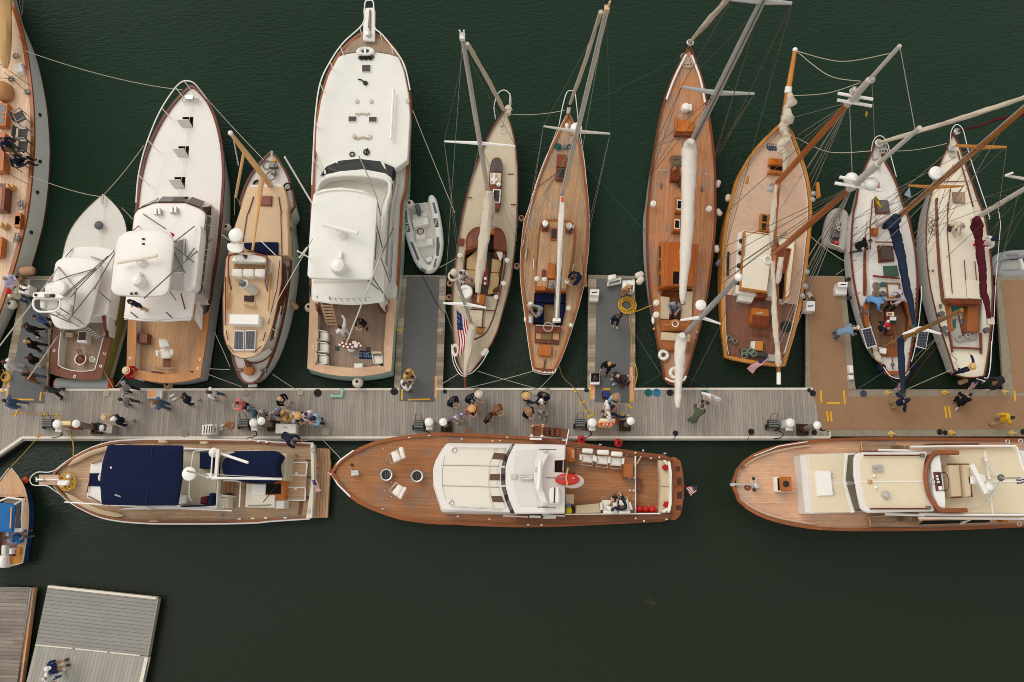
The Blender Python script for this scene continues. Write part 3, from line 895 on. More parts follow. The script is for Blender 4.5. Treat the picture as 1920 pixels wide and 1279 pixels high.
b=Boat('sportfishing_boat','small white decked sportfishing boat with olive green hull and open tower','motorboat',cB(620,-50)[0],cB(452,1058)[0],1.6,.95,left=cB(540,15,470,90,420,165,388,250,372,330,348,560,322,760,305,920,305,1033),right=cB(690,15,735,80,757,160,757,300,737,480,702,680,660,850,608,1047),dip=.1)
TEAK1=wood('tower_boat_cockpit_teak',(158,136,116),b.dir,.08,.3,.08,.75,blotch=.12)
COV1=wood('tower_boat_covering_board',(122,76,58),b.dir,.3,0,.06,.55,coat=.15)
b.hull(OLIVE,CREAM,DKGREEN,(.5,-.05,-.06),(.7,0),boot_z=.2)
b.deck(OFFW,0,.66,-.03,0,name='foredeck')
b.sole(TEAK1,OFFW,.45,.45,.36)
b.rail(COV1,.36,.02,.06,.01,t0=.62,name='covering_board')
b.rail(W2,.035,.05,.1,-.33,t0=.70,name='cockpit_coaming')
b.part('hatch_round',G().lat(W(cB(592,136)[0],1.62),[(.19,-.05),(.19,.02),(.15,.04)],20),pt_('grey_hatch',(66,66,70),.5))
b.tp_('centre_seam',[(cB(622,0)[0],1.6),(cB(575,330)[0],1.45)],.012,W2,4)
b.part('anchor_roller',G().tube([W(cB(618,-50)[0],1.75),W(cB(612,10)[0],1.68)],.05),ST)
low=R3(262,200,272,90,330,35,430,5,560,0,690,18,770,45,742,300,700,640,640,640,560,660,200,640)
b.pz('cabin_trunk',rnd(low,14),1.95,1.2,WHITE,.06,flare=.12)
b.pz('cabin_side',R3(700,150,745,200,728,560,684,828,662,700,668,400),1.75,.9,W2,.04)
b.pz('side_trim',R3(690,150,700,150,668,560,686,838,672,835,640,640,652,480),1.85,1.6,VR,.02)
b.pz('bench',R3(560,535,640,540,635,625,555,620),1.2,.5,W2)
b.pz('companionway',R3(600,392,660,392,655,530,585,530),1.3,.6,DARKRED)
top=rnd(R3(212,152,270,112,420,104,560,125,648,168,602,420,528,708,492,738,430,772,300,776,205,756,158,640,168,470),9)
ht=b.dome('hardtop',top,2.55,2.45,WHITE,.08,.06)
l2=rnd(R3(112,385,140,345,230,330,402,378,374,636,240,650,140,640),10)
b.dome('tower_deck',l2,3.3,3.2,WHITE,.04,.05)
radar(b,R3(238,392)[0],3.75,.34,.32)
b.pz('seat_box',R3(310,540,355,545,345,610,305,600),3.5,3.25,OFFW)
pod=rnd(R3(0,450,20,432,110,425,190,428,285,465,288,488,120,482,5,482),5)
b.pz('control_pod',pod,4.9,4.65,WP,.03)
for x,y,r in((34,458,.06),(195,464,.08)):b.part('pod_gauge',G().lat(W(R3(x,y)[0],4.92),[(r,-.04),(r,.01),(r*.5,.015)],12),BK)
b.pz('pod_screen',R3(108,448,168,446,166,478,112,478),5.0,4.9,DK)
bas=rnd(R3(8,490,262,492,258,575,205,614,60,614,14,580),12)
g=G();P=WL(bas,4.75);g.tube(P+[P[0]],.045,8);b.part('basket_rail',g,WP)
b.pz('basket_seat',rnd(R3(62,490,245,492,235,570,190,592,75,594),10),4.5,4.38,OFFW,.04)
b.part('seat_cushion',G().dome(WL(rnd(R3(72,505,125,508,120,585,75,585),8),4.6),4.5,.05),WC)
def pt3(x,y,z):return W(R3(x,y)[0],z)
legs=[((20,560,4.6),(100,415,3.3),(245,200,2.6)),((240,530,4.6),(588,215,2.6)),((250,500,4.6),(700,100,2.2)),((250,575,4.6),(560,770,1.3)),((80,612,4.6),(235,835,1.1)),((130,612,4.6),(480,770,1.4),(690,860,1.1)),((235,835,1.1),(375,640,3.2),(590,370,2.6),(765,70,2.1)),((245,200,2.6),(410,400,3.3),(375,630,3.3)),((235,645,3.3),(420,400,3.3),(760,50,2.1)),((150,360,3.3),(350,280,2.7),(590,215,2.65)),((575,390,2.6),(730,525,2.0)),((545,105,2.1),(660,145,2.2)),((310,105,2.1),(375,30,2.0))]
for q in legs:b.part('tower_leg',G().tube([pt3(*p)for p in q],.022,6),DK)
g=G();A_=pt3(250,572,4.4),pt3(660,850,1.0);B_=pt3(200,600,4.4),pt3(610,868,1.0)
g.tube(A_,.022);g.tube(B_,.022)
for i in range(9):
 f=.5+i*.055;g.tube([A_[0].lerp(A_[1],f),B_[0].lerp(B_[1],f)],.018,5)
b.part('tower_ladder',g,ST)
b.tp_('outrigger',[(cB(350,795)[0],1.2),(cB(262,925)[0],3.0),(cB(168,1056)[0],4.8)],.028,ALU_L,6)
b.tp_('outrigger',[(cB(345,395)[0],2.8),(cB(200,595)[0],4.5),(cB(-10,870)[0],7.5)],.028,ALU_L,6)
b.pz('bait_box',R3(428,792,506,795,502,902,412,896),.95,.46,W2)
mk('box_opening',G().poly(WL(R3(432,800,500,802,494,876,424,872),.965)),DARKRED,b.root,False)
b.pz('tackle_station',R3(300,800,380,806,376,850,300,850),.9,.46,pt_('tan_box',(150,122,96),.6))
g=G()
for i in range(6):g.pz(WL(R3(398+i*6,958+i*11,446+i*7,955+i*11,450+i*7,961+i*11,402+i*6,965+i*11),.95),.9,0)
ch=b.part('fighting_chair',G().lat(W(R3(447,1050)[0],.78),[(.06,-.32),(.06,-.1),(.2,-.06),(.21,0),(.16,.03)],18),VR)
b.part('chair_back',g,VR,ch);b.part('chair_arm',G().tor(W(R3(447,1050)[0],.9),.24,.025,18,6),ST,ch)
b.part('bucket',G().lat(W(R3(552,1050)[0],.75),[(.11,-.3),(.13,0),(.11,0),(.1,-.2)],16),WP)
for p in(R3(205,972),R3(672,996),R3(395,1210),R3(748,665),R3(636,1115)):
 b.part('rod_holder',G().tor(W(p[0],1.0),.05,.02,12,6),ST)
g=G();A_,B_=W(cB(345,1090)[0],.35),W(cB(662,1090)[0],.35)
d=(B_-A_).normalized();g.tube([A_-d*.12,A_-d*.06,A_,B_,B_+d*.06,B_+d*.12],[.1,.22,.29,.29,.22,.1],20)
fd=thing('float_tube','long grey inflatable fender with orange ends behind the small sportfisher','fender',((A_.x+B_.x)/2,(A_.y+B_.y)/2,0))
mk('tube_body',g,GREYR,fd)
for e,sg in((A_,-1),(B_,1)):mk('end_cap',G().tube([e+d*sg*.02,e+d*sg*.08,e+d*sg*.135],[.295,.235,.11],20),ORANGE,fd)
b=Boat('sportfishing_yacht','white sportfishing yacht with three open foredeck hatches and rounded hardtop','motorboat',cA(1150,512)[0],cB(985,1078)[0],2.0,1.1,left=cA(1062,590,990,685,930,790,882,900,852,1010,830,1120,818,1230)+cB(800,130,780,400,772,700,768,800,762,1022),right=cA(1212,562,1262,630,1302,730,1330,850,1344,980,1345,1100,1335,1240)+cB(1330,100,1310,300,1290,420,1268,560,1238,800,1198,1055),dip=.15)
TEAK2=wood('yacht_cockpit_teak',(186,146,108),b.dir,.075,.3,.07,.65,blotch=.07)
COV2=wood('orange_tan_covering_board',(198,136,82),b.dir,.4,0,.05,.4,coat=.3)
b.hull(pt_('grey_white_hull',(196,194,192),.25,.04,coat=.5),BLACKB,VR,(.5,-.03,-.05),(1.0,0),boot_z=.15)
holes=[]
HX=[]
for(x0,y0,x1,y1)in((1095,702,1160,765),(1070,877,1134,942),(1046,1062,1112,1129)):
 HX.append(cA(x0,y0,x1,y0,x1-4,y1,x0-2,y1))
b.deck(WHITE,0,.74,-.03,.02,HX,'foredeck')
for q in HX:
 w=WL(q,2.05-.1);zt=sum(b.sheer(b.ab(p)[0])for p in w)/4-.03
 top=WL(q,zt);bot=[V3((p.x,p.y,zt-.35))for p in top]
 g=G();g.rings([bot,top],0,True,False);b.part('hatch_well',g,DARKRED,None,False)
 x,y=q[0]
 lid=[((x-11.5,y+5),zt+.5),((x+10.5,y+4.5),zt+.5),((x+19,y+19.5),zt+.06),((x-1,y+20),zt+.06)]
 b.quad('hatch_lid',lid,OFFW,None,.03)
b.tp_('centre_seam',[(cA(1148,620)[0],1.98),(cA(1075,1165)[0],1.62)],.012,W2,4)
b.sole(TEAK2,W2,.58,.55,.30)
b.rail(MH,.10,.05,.1,.02,0,.74,name='toe_rail',transom=False)
b.rail(COV2,.36,.03,.08,.02,t0=.735,name='covering_board')
bow_rail(b,[(p,zz)for p,zz in zip(cA(815,1215,830,1050,872,880,952,680,1040,540,1088,492,1128,485,1165,500,1200,540,1240,592),(2.4,2.6,2.75,2.9,3,3,3,2.95,2.7,2.2))],WP,.028,(.12,.25,.36,.48,.6))
b.part('anchor_windlass',G().box(W(cA(1140,590)[0],2.0),(.35,.2,.15),b.dir).tor(W(cA(1105,600)[0],2.05),.1,.03).tor(W(cA(1178,600)[0],2.05),.1,.03),ST)
low=R4(300,400,350,335,440,270,590,206,880,206,1030,262,1088,290,1102,330,1095,420,1065,760,1000,1245,930,1262,300,1250,270,700)
up=R4(292,408,320,350,490,280,500,278,820,278,960,330,1020,372,1034,395,1030,440,990,760,925,1218,905,1250,300,1240,262,700)
zl,zu=2.15,2.95
hs=b.part('deckhouse',G().loft(WL(low,zl),WL(up,zu)).rings([[V3((p.x,p.y,1.2))for p in WL(low,zl)],WL(low,zl)],0,False,False),WHITE)
def win(q,zz=None,nm='window',mat=GLASSD,th=.03):
 zz=zz or(zl+.12,zl+.12,zu-.06,zu-.06)
 pts=[W(p,z_+.14)for p,z_ in zip(q,zz)]
 return mk(nm,G().slab(pts,th),mat,hs,False)
win(R4(584,218,858,220,812,270,535,268));win(R4(890,220,1020,270,972,324,834,274),None,'window',glass('brown_tinted_glass',(70,52,40)))
win(R4(430,282,544,230,500,278,362,320),None,'window',GLASSG)
win(R4(1090,312,1086,412,1042,402,984,330),(zl+.12,zl+.12,zu-.05,zu-.05),'window',glass('brown_tinted_glass',None))
sw=[(1042,412,1085,430),(1030,500,1078,518),(1020,580,1068,628),(1008,680,1060,640),(994,760,1050,768),(990,800,1040,830),(978,890,1030,900),(970,990,1018,1020),(962,1110,1003,1120),(980,1240,985,1240)]
for i in range(0,9):
 a,c=sw[i],sw[i+1]
 win(R4(a[2],a[3]+6,c[2],c[3]-6,c[0]+3,c[1]-6,a[0]+3,a[1]+6),(zl+.08,zl+.08,zu-.1,zu-.1),'window',GLASSG)
fb=rnd(R4(284,400,318,352,490,281,820,281,960,335,1012,368,1032,398,1028,450,985,760)+cB(1148,700,1000,712,850,709,738,695,745,640)+R4(255,640),5)
b.dome('flybridge_deck',fb,3.05,2.93,WHITE,.03,.05,hs)
b.part('roof_trim',G().tube([W(p,2.99)for p in R4(290,400,320,348,490,277,822,277,962,331,1034,395,1030,450,988,760,922,1216)],.022,6),MH,hs)
b.pz('flybridge_side',rnd(R4(800,640,900,545,985,500,985,640,925,1180,800,1210),12),3.6,3.0,WHITE,.06,hs)
b.pz('flybridge_floor',R4(640,680,800,640,790,1210,600,1230),3.12,3.0,OFFW,.02,hs)
b.quad('windscreen_curtain',[(R4(690,690)[0],4.6),(R4(800,660)[0],3.65),(R4(792,1000)[0],3.65),(R4(672,1010)[0],4.6)],CLEAR,hs,.02)
b.quad('side_curtain',[(R4(672,1015)[0],4.6),(R4(790,1010)[0],3.65),(R4(780,1200)[0],3.65),(R4(645,1190)[0],4.6)],pt_('grey_curtain',(190,188,184),.5),hs,.02)
hz=4.85
hp=rnd(R4(98,680,128,622,220,570,380,557,560,561,650,600,697,672,690,790,645,1195,590,1247,400,1260,200,1250,90,1240,38,1190,58,980),5)
ht=b.dome('hardtop',hp,hz,hz-.14,WHITE,.07,.06)
g=G();p0,p1=W(R4(112,905)[0],hz+.45),W(R4(525,830)[0],hz+.45)
ra=b.part('radar_scanner',g.tube([p0,p1],.075,10),CREAM2,ht);b.part('scanner_base',G().lat(W(R4(348,890)[0],hz+.3),[(.2,-.28),(.17,0),(.1,.1)],16),WP,ra)
b.part('satellite_dome',G().lat(W(R4(325,1095)[0],hz+.4),[(.2,-.38),(.24,-.2),(.24,-.02),(.18,.14),(.08,.2),(.01,.21)],20),WP,ht)
b.part('satellite_dome',G().ball(W(R4(342,1030)[0],hz+.2),.12),WP,ht)
for p in R4(385,658,385,710):b.part('hardtop_light',G().box(W(p,hz+.05),(.1,.06,.06)),BK,ht)
for p,m_ in zip(R4(258,1228,306,1224),(VR,DKGREEN)):b.part('hardtop_light',G().ball(W(p,hz+.1),.06),m_,ht)
for q in((R4(915,525),3.7,R4(690,700),4.8),(R4(1098,660),2.2,R4(760,940),5.2),(R4(760,940),5.2,R4(390,1275),7.5),(R4(700,735),4.7,R4(910,900),3.6),(R4(690,770),4.7,R4(815,1010),3.6),(R4(820,655),3.7,R4(815,810),3.7),(R4(845,850),3.65,R4(1025,1220),2.0),(R4(650,1190),4.7,R4(720,1290),3.1),(R4(915,750),3.7,R4(830,870),3.7),(R4(335,520),3.1,R4(260,580),4.0),(R4(380,395),3.1,R4(620,555),4.8)):
 b.tp_('tower_strut',[(q[0][0],q[1]),(q[2][0],q[3])],.024,DK,6)
for x,y in((540,380),(708,365)):
 g=G().tube([W(R4(x-18,y-38)[0],3.25),W(R4(x-18,y+36)[0],3.25)],.03).tube([W(R4(x+18,y-42)[0],3.25),W(R4(x+18,y+36)[0],3.25)],.03).box(W(R4(x,y)[0],3.05),(.3,.25,.15))
 b.part('air_horn',g,ST,hs)
b.part('burgee',G().slab([W(p,z_)for p,z_ in zip(R4(660,580,712,612,690,640),(5.2,5.2,5.1))],.012),REDC)
b.quad('rear_bulkhead',[(cB(745,700)[0],2.9),(cB(1145,708)[0],2.9),(cB(1145,708)[0],2.7),(cB(745,700)[0],2.7)],W2,hs)
g=G()
A_=[W(p,3.35)for p in cB(745,690,800,700,950,705,1142,690)];g.tube(A_,.02)
for p in A_:g.tube([p,p-V3((0,0,.35))],.016)
b.part('flybridge_rail',g,ST)
for q in(cB(783,655,825,690),cB(995,655,1030,690),cB(1085,545,1110,640)):
 b.tp_('grab_handle',[(q[0],3.35),(q[1],3.15)],.03,DK if q[0][0]<330 else VR,6)
b.quad('cockpit_wing',[(cB(1180,580)[0],2.4),(cB(1215,640)[0],1.9),(cB(1212,770)[0],1.2),(cB(1165,700)[0],1.5)],OFFW,None,.04)
b.pz('wooden_box',cB(832,780,886,783,882,842,826,840),1.0,.55,VR)
def fighting_chair(px_back,px_seat,px_foot,px_bar):
 g=G().dome(WL(rnd(px_seat,5),1.2),1.05,.06);st=b.part('fighting_chair',g,WC)
 b.part('chair_back',G().dome(WL(rnd(px_back,3),1.55),1.42,.05),WC,st)
 b.part('chair_arm',G().dome(WL(rnd(cB(932,885,950,880,950,922,935,920),2),1.35),1.3,.02).dome(WL(rnd(cB(1020,875,1040,880,1038,912,1022,915),2),1.35),1.3,.02),WC,st)
 b.part('chair_pedestal',G().lat(W(cB(990,905)[0],.56),[(.24,0),(.22,.05),(.07,.08),(.07,.5)],16),ST,st)
 b.part('footrest',G().pz(WL(px_foot,.95),.88,.01),VR,st)
 b.part('foot_bar',G().tube([W(p,.97)for p in px_bar],.04,8),pt_('tan_wood',(170,138,110),.6),st)
fighting_chair(cB(948,818,1000,815,1018,858,958,872),cB(952,878,1010,866,1034,890,1020,930,962,936),cB(978,936,1020,936,1018,985,976,985),cB(932,986,960,995,1020,997,1046,988))
b.dome('duffel_bag',rnd(cB(888,1025,915,1008,965,1015,970,1030,930,1042,895,1038),3),.85,.56,pt_('brown_bag',(120,84,64),.9),.1)
for p in(cB(790,792),cB(786,862),cB(780,932),cB(1222,798),cB(1210,868),cB(1198,940),cB(1186,995)):
 b.part('rod_holder',G().tor(W(p[0],1.15),.05,.018,12,6),ST)
b=Boat('trawler_yacht','white hulled tan decked cruiser with solar panels and varnished mast','motorboat',cC(350,908)[0],R5(250,1205)[0],1.7,1.0,right=cC(376,935,420,1000,455,1070,478,1150,490,1260)+R5(543,0,553,200,549,380,528,570,494,760,448,930,398,1060,330,1165),dip=.15)
b.hull(HULLW,REDBOOT,REDBOOT,(.25,-.09,-.03),(.9,.2),boot_z=.05)
b.deck(pt_('worn_white_deck',(214,208,198),.7,.06,dirt=((170,150,120),.25)),dz=-.05)
b.rail(MH,.07,.04,.1,.02)
z1,z2=1.95,2.45
fw=cC(205,1118,422,1118,440,1180,447,1230)+R5(522,0,530,150,528,300,100,292,128,150,163,50)
b.pz('forward_cabin',fw,z1,1.1,PEACH,.05)
b.pz('cabin_front',cC(228,1108,410,1106,420,1120,208,1120),z1-.15,1.1,W2,.03)
for q in(cC(243,1178,238,1178,205,1279,211,1279),cC(394,1180,389,1180,404,1279,410,1279),R5(476,0,472,0,480,290,485,290),R5(240,0,236,0,205,200,210,200)):
 b.pz('grab_rail',q,z1+.05,z1,MH,0)
b.pz('deck_hatch',cC(288,1172,352,1174,348,1234,280,1230),z1+.1,z1,VR)
b.pz('navy_pad',R5(214,206,330,200,454,202,455,292,380,292,300,270,214,240),z1+.14,z1,NAVY,.05)
aft=rnd(R5(92,296,482,298,478,480,448,640,415,790,385,890,330,985,270,1015,205,1024,140,1000,95,930,72,850,68,600,80,430),6)
rf=b.pz('aft_roof',aft,z2,z2-.12,PEACH,.03)
b.part('roof_edge',G().tube(WL(aft,z2-.06)+[W(aft[0],z2-.06)],.03,6),MH,rf)
b.pz('aft_cabin',R5(130,320,470,320,470,500,430,640,395,780,130,780,110,600),z2-.1,1.0,VR,.02)
side=R5(480,300,528,310,520,480,490,640,455,800,420,870,450,640)
b.pz('side_walkway',R5(490,310,540,300,530,480,500,640,465,780,425,880,400,900,470,560),1.05,.8,pt_('brown_side_deck',(116,78,58),.6,.15,4),.01)
b.pz('aft_seat',R5(205,1000,330,985,395,950,410,970,350,1030,270,1050,215,1035),1.25,.95,WC,.04)
b.part('aft_coaming',G().tube(spl(WL(R5(452,900,415,985,350,1040,280,1056,225,1040),1.35)),.035,8),MH)
ct=b.pz('console',rnd(R5(128,320,150,296,240,284,330,300,372,322,370,345,128,338),3),z2+.45,z2,WP,.03)
b.part('steering_wheel',G().tor(W(R5(190,322)[0],z2+.6),.16,.02,20,6,nrm=(0,-.6,1)).tube([W(R5(180,322)[0],z2+.6),W(R5(200,322)[0],z2+.6)],.012),ST,ct)
for p in R5(215,298,232,300,228,312):b.part('instrument',G().lat(W(p,z2+.48),[(.05,-.02),(.05,.01),(.03,.015)],10),BK,ct)
b.pz('console_front',R5(220,332,310,338,308,350,218,346),z2+.3,z2,OFFW)
b.pz('helm_floor',R5(150,340,365,345,362,392,145,392),z2+.03,z2-.02,pt_('brown_mat',(160,126,92),.8),0)
for i,(x0,x1)in enumerate(((128,206),(209,287),(291,367))):
 b.part('helm_seat',G().dome(WL(rnd(R5(x0,390,x1,392,x1-4,450,x0-2,446),4),z2+.42),z2,.05),WC)
b.part('windscreen',G().tube(spl(WL(R5(128,540,108,440,108,330,125,296,240,268,345,298,378,312,374,420,366,480,384,552),z2+.5)),.035,8),VR)
b.quad('side_screen',[(R5(384,312)[0],z2+.4),(R5(404,330)[0],z2+.1),(R5(384,545)[0],z2+.05),(R5(372,460)[0],z2+.4)],CLEAR,None,.02)
b.tp_('exhaust_stack',[(R5(290,548)[0],z2+.1),(R5(215,498)[0],z2+.9)],.2,pt_('pale_stack',(206,200,190),.5),14)
b.tp_('stack_elbow',[(R5(222,504)[0],z2+.85),(R5(205,490)[0],z2+1.0),(R5(182,496)[0],z2+1.0)],.12,DK,12)
opening(b,'roof_hatch',R5(212,575,298,576,294,632,210,624),z2,PEACH,.03,.05,DARKRED)
b.quad('hatch_lid',[(R5(180,625)[0],z2+.35),(R5(212,632)[0],z2+.06),(R5(292,635)[0],z2+.06),(R5(288,655)[0],z2+.35)],PEACH)
b.pz('roof_locker',R5(112,710,326,712,322,786,110,780),z2+.5,z2,WP,.05)
for q in(R5(146,824,216,826,214,968,142,966),R5(226,824,298,822,292,966,222,966)):
 f=b.pz('solar_panel',q,z2+.14,z2+.06,WP,.01)
 cen=V3((sum(p[0]for p in q)/4,sum(p[1]for p in q)/4))
 mk('solar_cells',G().poly(WL([tuple(V3(p).lerp(cen,.11))for p in q],z2+.148)),solar_mat(),f,False)
for q in(R5(92,826,100,896),R5(104,928,146,982),R5(284,984,340,934),R5(350,902,368,838),R5(86,450,84,790),R5(440,560,388,780),R5(470,330,445,560)):
 b.tp_('roof_rail',[(q[0],z2+.1),(q[1],z2+.1)],.02,MH,6)
for q in(R5(105,430,95,660),R5(408,420,388,690),R5(118,560,100,690)):
 b.tp_('boat_hook',[(q[0],z2+.15),(q[1],z2+.15)],.028,VY,6)
for p in R5(498,300,490,480):b.part('coiled_line',G().tor(W(p,1.4),.12,.04),pt_('brown_rope',(140,110,80),.9))
b.pz('transom_box',R5(214,1082,280,1076,286,1112,266,1136,222,1134,208,1110),1.25,.95,VO,.03)
b.pz('box_step',R5(210,1020,250,1050,262,1078,225,1075),1.4,1.0,VR)
b.part('stern_fitting',G().box(W(R5(190,1105)[0],1.0),(.2,.12,.15)).box(W(R5(345,1108)[0],1.0),(.12,.12,.12)).box(W(R5(370,1108)[0],1.0),(.12,.18,.16)),DK)
b.pz('swim_step',R5(244,1205,306,1204,304,1224,246,1226),.6,.5,W2)
m_=Spar(cC(340,1108)[0],1.9,cC(103,798)[0])
mm=b.part('mast',G().tube([m_.b,m_.b.lerp(m_.t,.6),m_.t],[.13,.12,.07],10),SPAR_T)
b.part('mast_light',G().ball(m_.t,.1),WP,mm)
bo=Spar(cC(292,1060)[0],3.1,R5(276,262)[0],3.0)
b.part('boom',G().tube([bo.b,bo.t],[.13,.05],8),SPAR_T)
b.tp_('gaff',[(cC(182,920)[0],5.0),(cC(134,1182)[0],3.2)],.06,SPAR_T,8)
b.tp_('stay',[(cC(134,1182)[0],3.2),(cC(165,1228)[0],2.2)],.012,WIRE,4)
b.tp_('stay',[(cC(128,1180)[0],3.2),(cC(128,1290)[0],2.8)],.012,WIRE,4)
b.tp_('stay',[(cC(120,830)[0],7),(cC(150,990)[0],5)],.03,ALU_L,4)
radar(b,R5(155,150)[0],4.2,.30,.25);b.tp_('radar_arm',[(R5(155,160)[0],3.95),(R5(240,280)[0],3.0)],.05,SPAR_T)
b.pz('antenna_plate',rnd(R5(95,210,212,212,208,258,180,276,130,276,98,255),4),3.6,3.5,WP)
b.tp_('stay',[(R5(60,150)[0],4),(R5(240,280)[0],3.2)],.02,ALU_L,5)
for p in(R5(335,195),R5(445,295)):pass
b.tp_('whip_antenna',[(R5(335,195)[0],2.2),(R5(440,296)[0],2.4)],.02,WP,5)
b.tp_('backstay',[(R5(320,900)[0],2.5),(R5(460,600)[0],3.4),(R5(700,180)[0],5.5)],.02,ALU_L,5)
b.part('anchor_windlass',G().box(W(cC(360,1000)[0],1.6),(.3,.25,.25)).tor(W(cC(322,990)[0],1.65),.2,.03).tor(W(cC(345,1055)[0],1.65),.2,.03).box(W(cC(380,1005)[0],1.6),(.14,.14,.25)).box(W(cC(365,1040)[0],1.6),(.2,.18,.2)),DK)
b.part('yellow_cap',G().box(W(cC(362,966)[0],1.65),(.2,.12,.08)),ROPE_Y)
b.part('coiled_line',G().tor(W(cC(265,1105)[0],1.6),.16,.06).tor(W(cC(445,1120)[0],1.6),.16,.04),ROPE_D)
b.part('bowsprit_fitting',G().tube([W(cC(352,905)[0],1.8),W(cC(350,935)[0],1.75)],.06),ST)
for p in R5(542,120,541,236,530,390,520,552):b.part('hawse_port',G().box(W(p,1.5),(.05,.2,.12),b.dir),MH)
b.tp_('boarding_ladder',[(R5(478,655)[0],1.6),(R5(440,830)[0],1.6),(R5(432,872)[0],1.4)],.03,WP,6)
b.tp_('boarding_ladder',[(R5(412,812)[0],1.6),(R5(450,835)[0],1.6)],.03,WP,6)
b.pz('side_box',R5(430,700,462,704,445,800,415,806),1.5,1.0,OFFW)
b=Boat('motor_yacht','largest white motor yacht with bow pulpit, square hardtop and open teak cockpit','motorboat',cC(932,182)[0],cD(828,1040)[0],2.25,1.2,left=cC(890,195,760,310,690,435,650,560,622,700,606,850,594,1020,590,1150)+cD(582,300,580,640,567,995),right=cC(975,185,1080,280,1140,385,1175,520,1190,660,1182,880,1166,1080,1152,1200)+cD(1138,0,1112,500,1090,640,1064,1008),dip=.2)
TEAK4=wood('large_yacht_teak',(146,122,102),b.dir,.08,.35,.07,.7,blotch=.05)
COV4=wood('large_yacht_covering_board',(206,168,136),b.dir,.5,0,.04,.5,coat=.1)
b.hull(pt_('pale_green_hull',(176,206,192),.3,.04,coat=.4),BLACKB,BLACKB,(.5,-.02,-.04),(1.4,-.1))
b.deck(MINTW,0,.78,-.05,.03,name='foredeck')
b.pz('raised_foredeck',rnd(cC(752,336,800,322,870,312,980,312,1060,324,1112,342,1145,430,1170,560,1180,700,1165,960,1095,1010,660,1010,612,900,618,760,645,600,690,450),4),2.36,1.9,MINTW,.04)
mk('bow_planking',G().pz(WL(cC(890,200,972,195,1050,265,1104,338,1060,322,980,310,870,310,800,318,768,322,820,262),2.24),2.1,0),TEAK4,b.root)
b.rail(wood('yacht_red_rail',(150,84,50),b.dir,.3,0,.08,.4,coat=.3),.11,.05,.12,.02,0,.76,transom=False)
b.sole(TEAK4,OFFW,.62,.62,.34)
b.rail(COV4,.36,.03,.08,.02,t0=.757,name='covering_board')
pl=b.pz('bow_pulpit',rnd(cC(912,45,964,43,970,60,968,244,896,240,898,130),3),2.5,2.35,WP,.04)
b.pz('pulpit_slot',cC(934,72,946,72,944,168,926,168),2.52,2.49,DK,0,pl)
b.part('anchor_chain',G().tube([W(p,2.55)for p in cC(940,60,938,205)],.04),pt_('rusty_chain',(140,116,98),.7),pl)
b.part('capstan',G().lat(W(cC(929,202)[0],2.62),[(.14,-.1),(.1,0),(.13,.08),(.05,.1)],14),ST,pl)
bow_rail(b,[(p,zz)for p,zz in zip(cC(590,1110,600,900,612,690,640,500,700,370,780,255,895,145,905,60,912,10,935,2,958,10,962,60,965,160,1010,205,1080,290,1145,390,1180,540),(2.6,2.9,3.0,3.05,3.1,3.1,3.1,3.1,3.1,3.1,3.1,3.1,3.1,3.05,3.0,2.9,2.5))],WP,.03,(.06,.12,.19,.25,.31,.37,.8,.87,.93))
b.part('fender_ring',G().tor(W(cC(912,310)[0],2.45),.3,.12,24,8,sc=(1.0,.52)).box(W(cC(912,310)[0],2.4),(.1,.35,.15)),WP)
for p in cC(894,309,936,309):b.part('deck_light',G().lat(W(p,2.42),[(.14,-.04),(.14,0),(.1,.01)],14),pt_('navy_glass',(26,34,66),.2))
for q in(cC(890,388,943,387,943,431,889,431),cC(808,697,858,697,857,728,808,728),cC(931,699,981,699,980,731,930,731)):
 f=b.pz('deck_hatch',q,2.43,2.3,MINTW,.02);cen=V3((sum(p[0]for p in q)/4,sum(p[1]for p in q)/4))
 mk('hatch_glass',G().poly(WL([tuple(V3(p).lerp(cen,.1))for p in q],2.44)),pt_('brown_hatch_cover',(58,50,46),.5,.15,6),f,False)
for x,y in cC(860,607,946,607,843,816,938,820,1164,606):b.part('deck_vent',G().lat(W((x,y),2.4),[(.1,-.05),(.1,.02),(.06,.03)],14),pt_('pale_vent',(198,188,176),.5))
b.tp_('spinnaker_pole',[(cC(1080,538)[0],2.6),(cC(1064,835)[0],2.6)],.06,WP,8)
g=G()
for i in range(7):g.tor(W(cC(850+i*13,828+4*math.sin(i*1.3))[0],2.4),.045,.013,10,5)
for i in range(6):g.tor(W(cC(858+i*15,684+3*math.sin(i*2))[0],2.4),.045,.013,10,5)
b.part('rope_coils',g,pt_('tan_rope',(176,160,136),.9))
g=G()
for i in range(9):g.tor(W(cC(880+i*9,346+5*math.sin(i*2.1))[0],2.42),.06,.028,10,5)
g.tube([W(p,2.42)for p in cC(868,475,890,480,905,492,916,502)],.03);g.tor(W(cC(912,498)[0],2.42),.08,.03,10,5)
g.tor(W(cC(832,925)[0],2.42),.1,.03,10,5).tor(W(cC(918,912)[0],2.42),.12,.03,10,5).tube([W(p,2.42)for p in cC(925,890,915,925)],.03)
b.part('dark_rope',g,ROPE_D)
low=rnd(cC(636,1075,668,1000,740,955,870,940,1010,955,1090,1000,1104,1060),3)+cD(1060,0,1035,430,1020,560,595,560,590,0)
up=rnd(cC(640,1092,676,1052,760,1030,900,1018,1030,1042,1066,1070,1074,1110),3)+cD(1035,0,1015,430,1005,560,600,560,592,0)
zl,zu=2.55,3.05
hs=b.part('deckhouse',G().loft(WL(low,zl),WL(up,zu)).rings([[V3((p.x,p.y,1.6))for p in WL(low,zl)],WL(low,zl)],0,False,False),MINTW)
g=G()
f1_=WL(cC(644,1056,680,1000,760,966,870,955,1000,970,1080,1004,1096,1040),2.62);f2_=WL(cC(650,1048,690,1040,760,1029,900,1017,1035,1042,1068,1065,1082,1085),3.02)
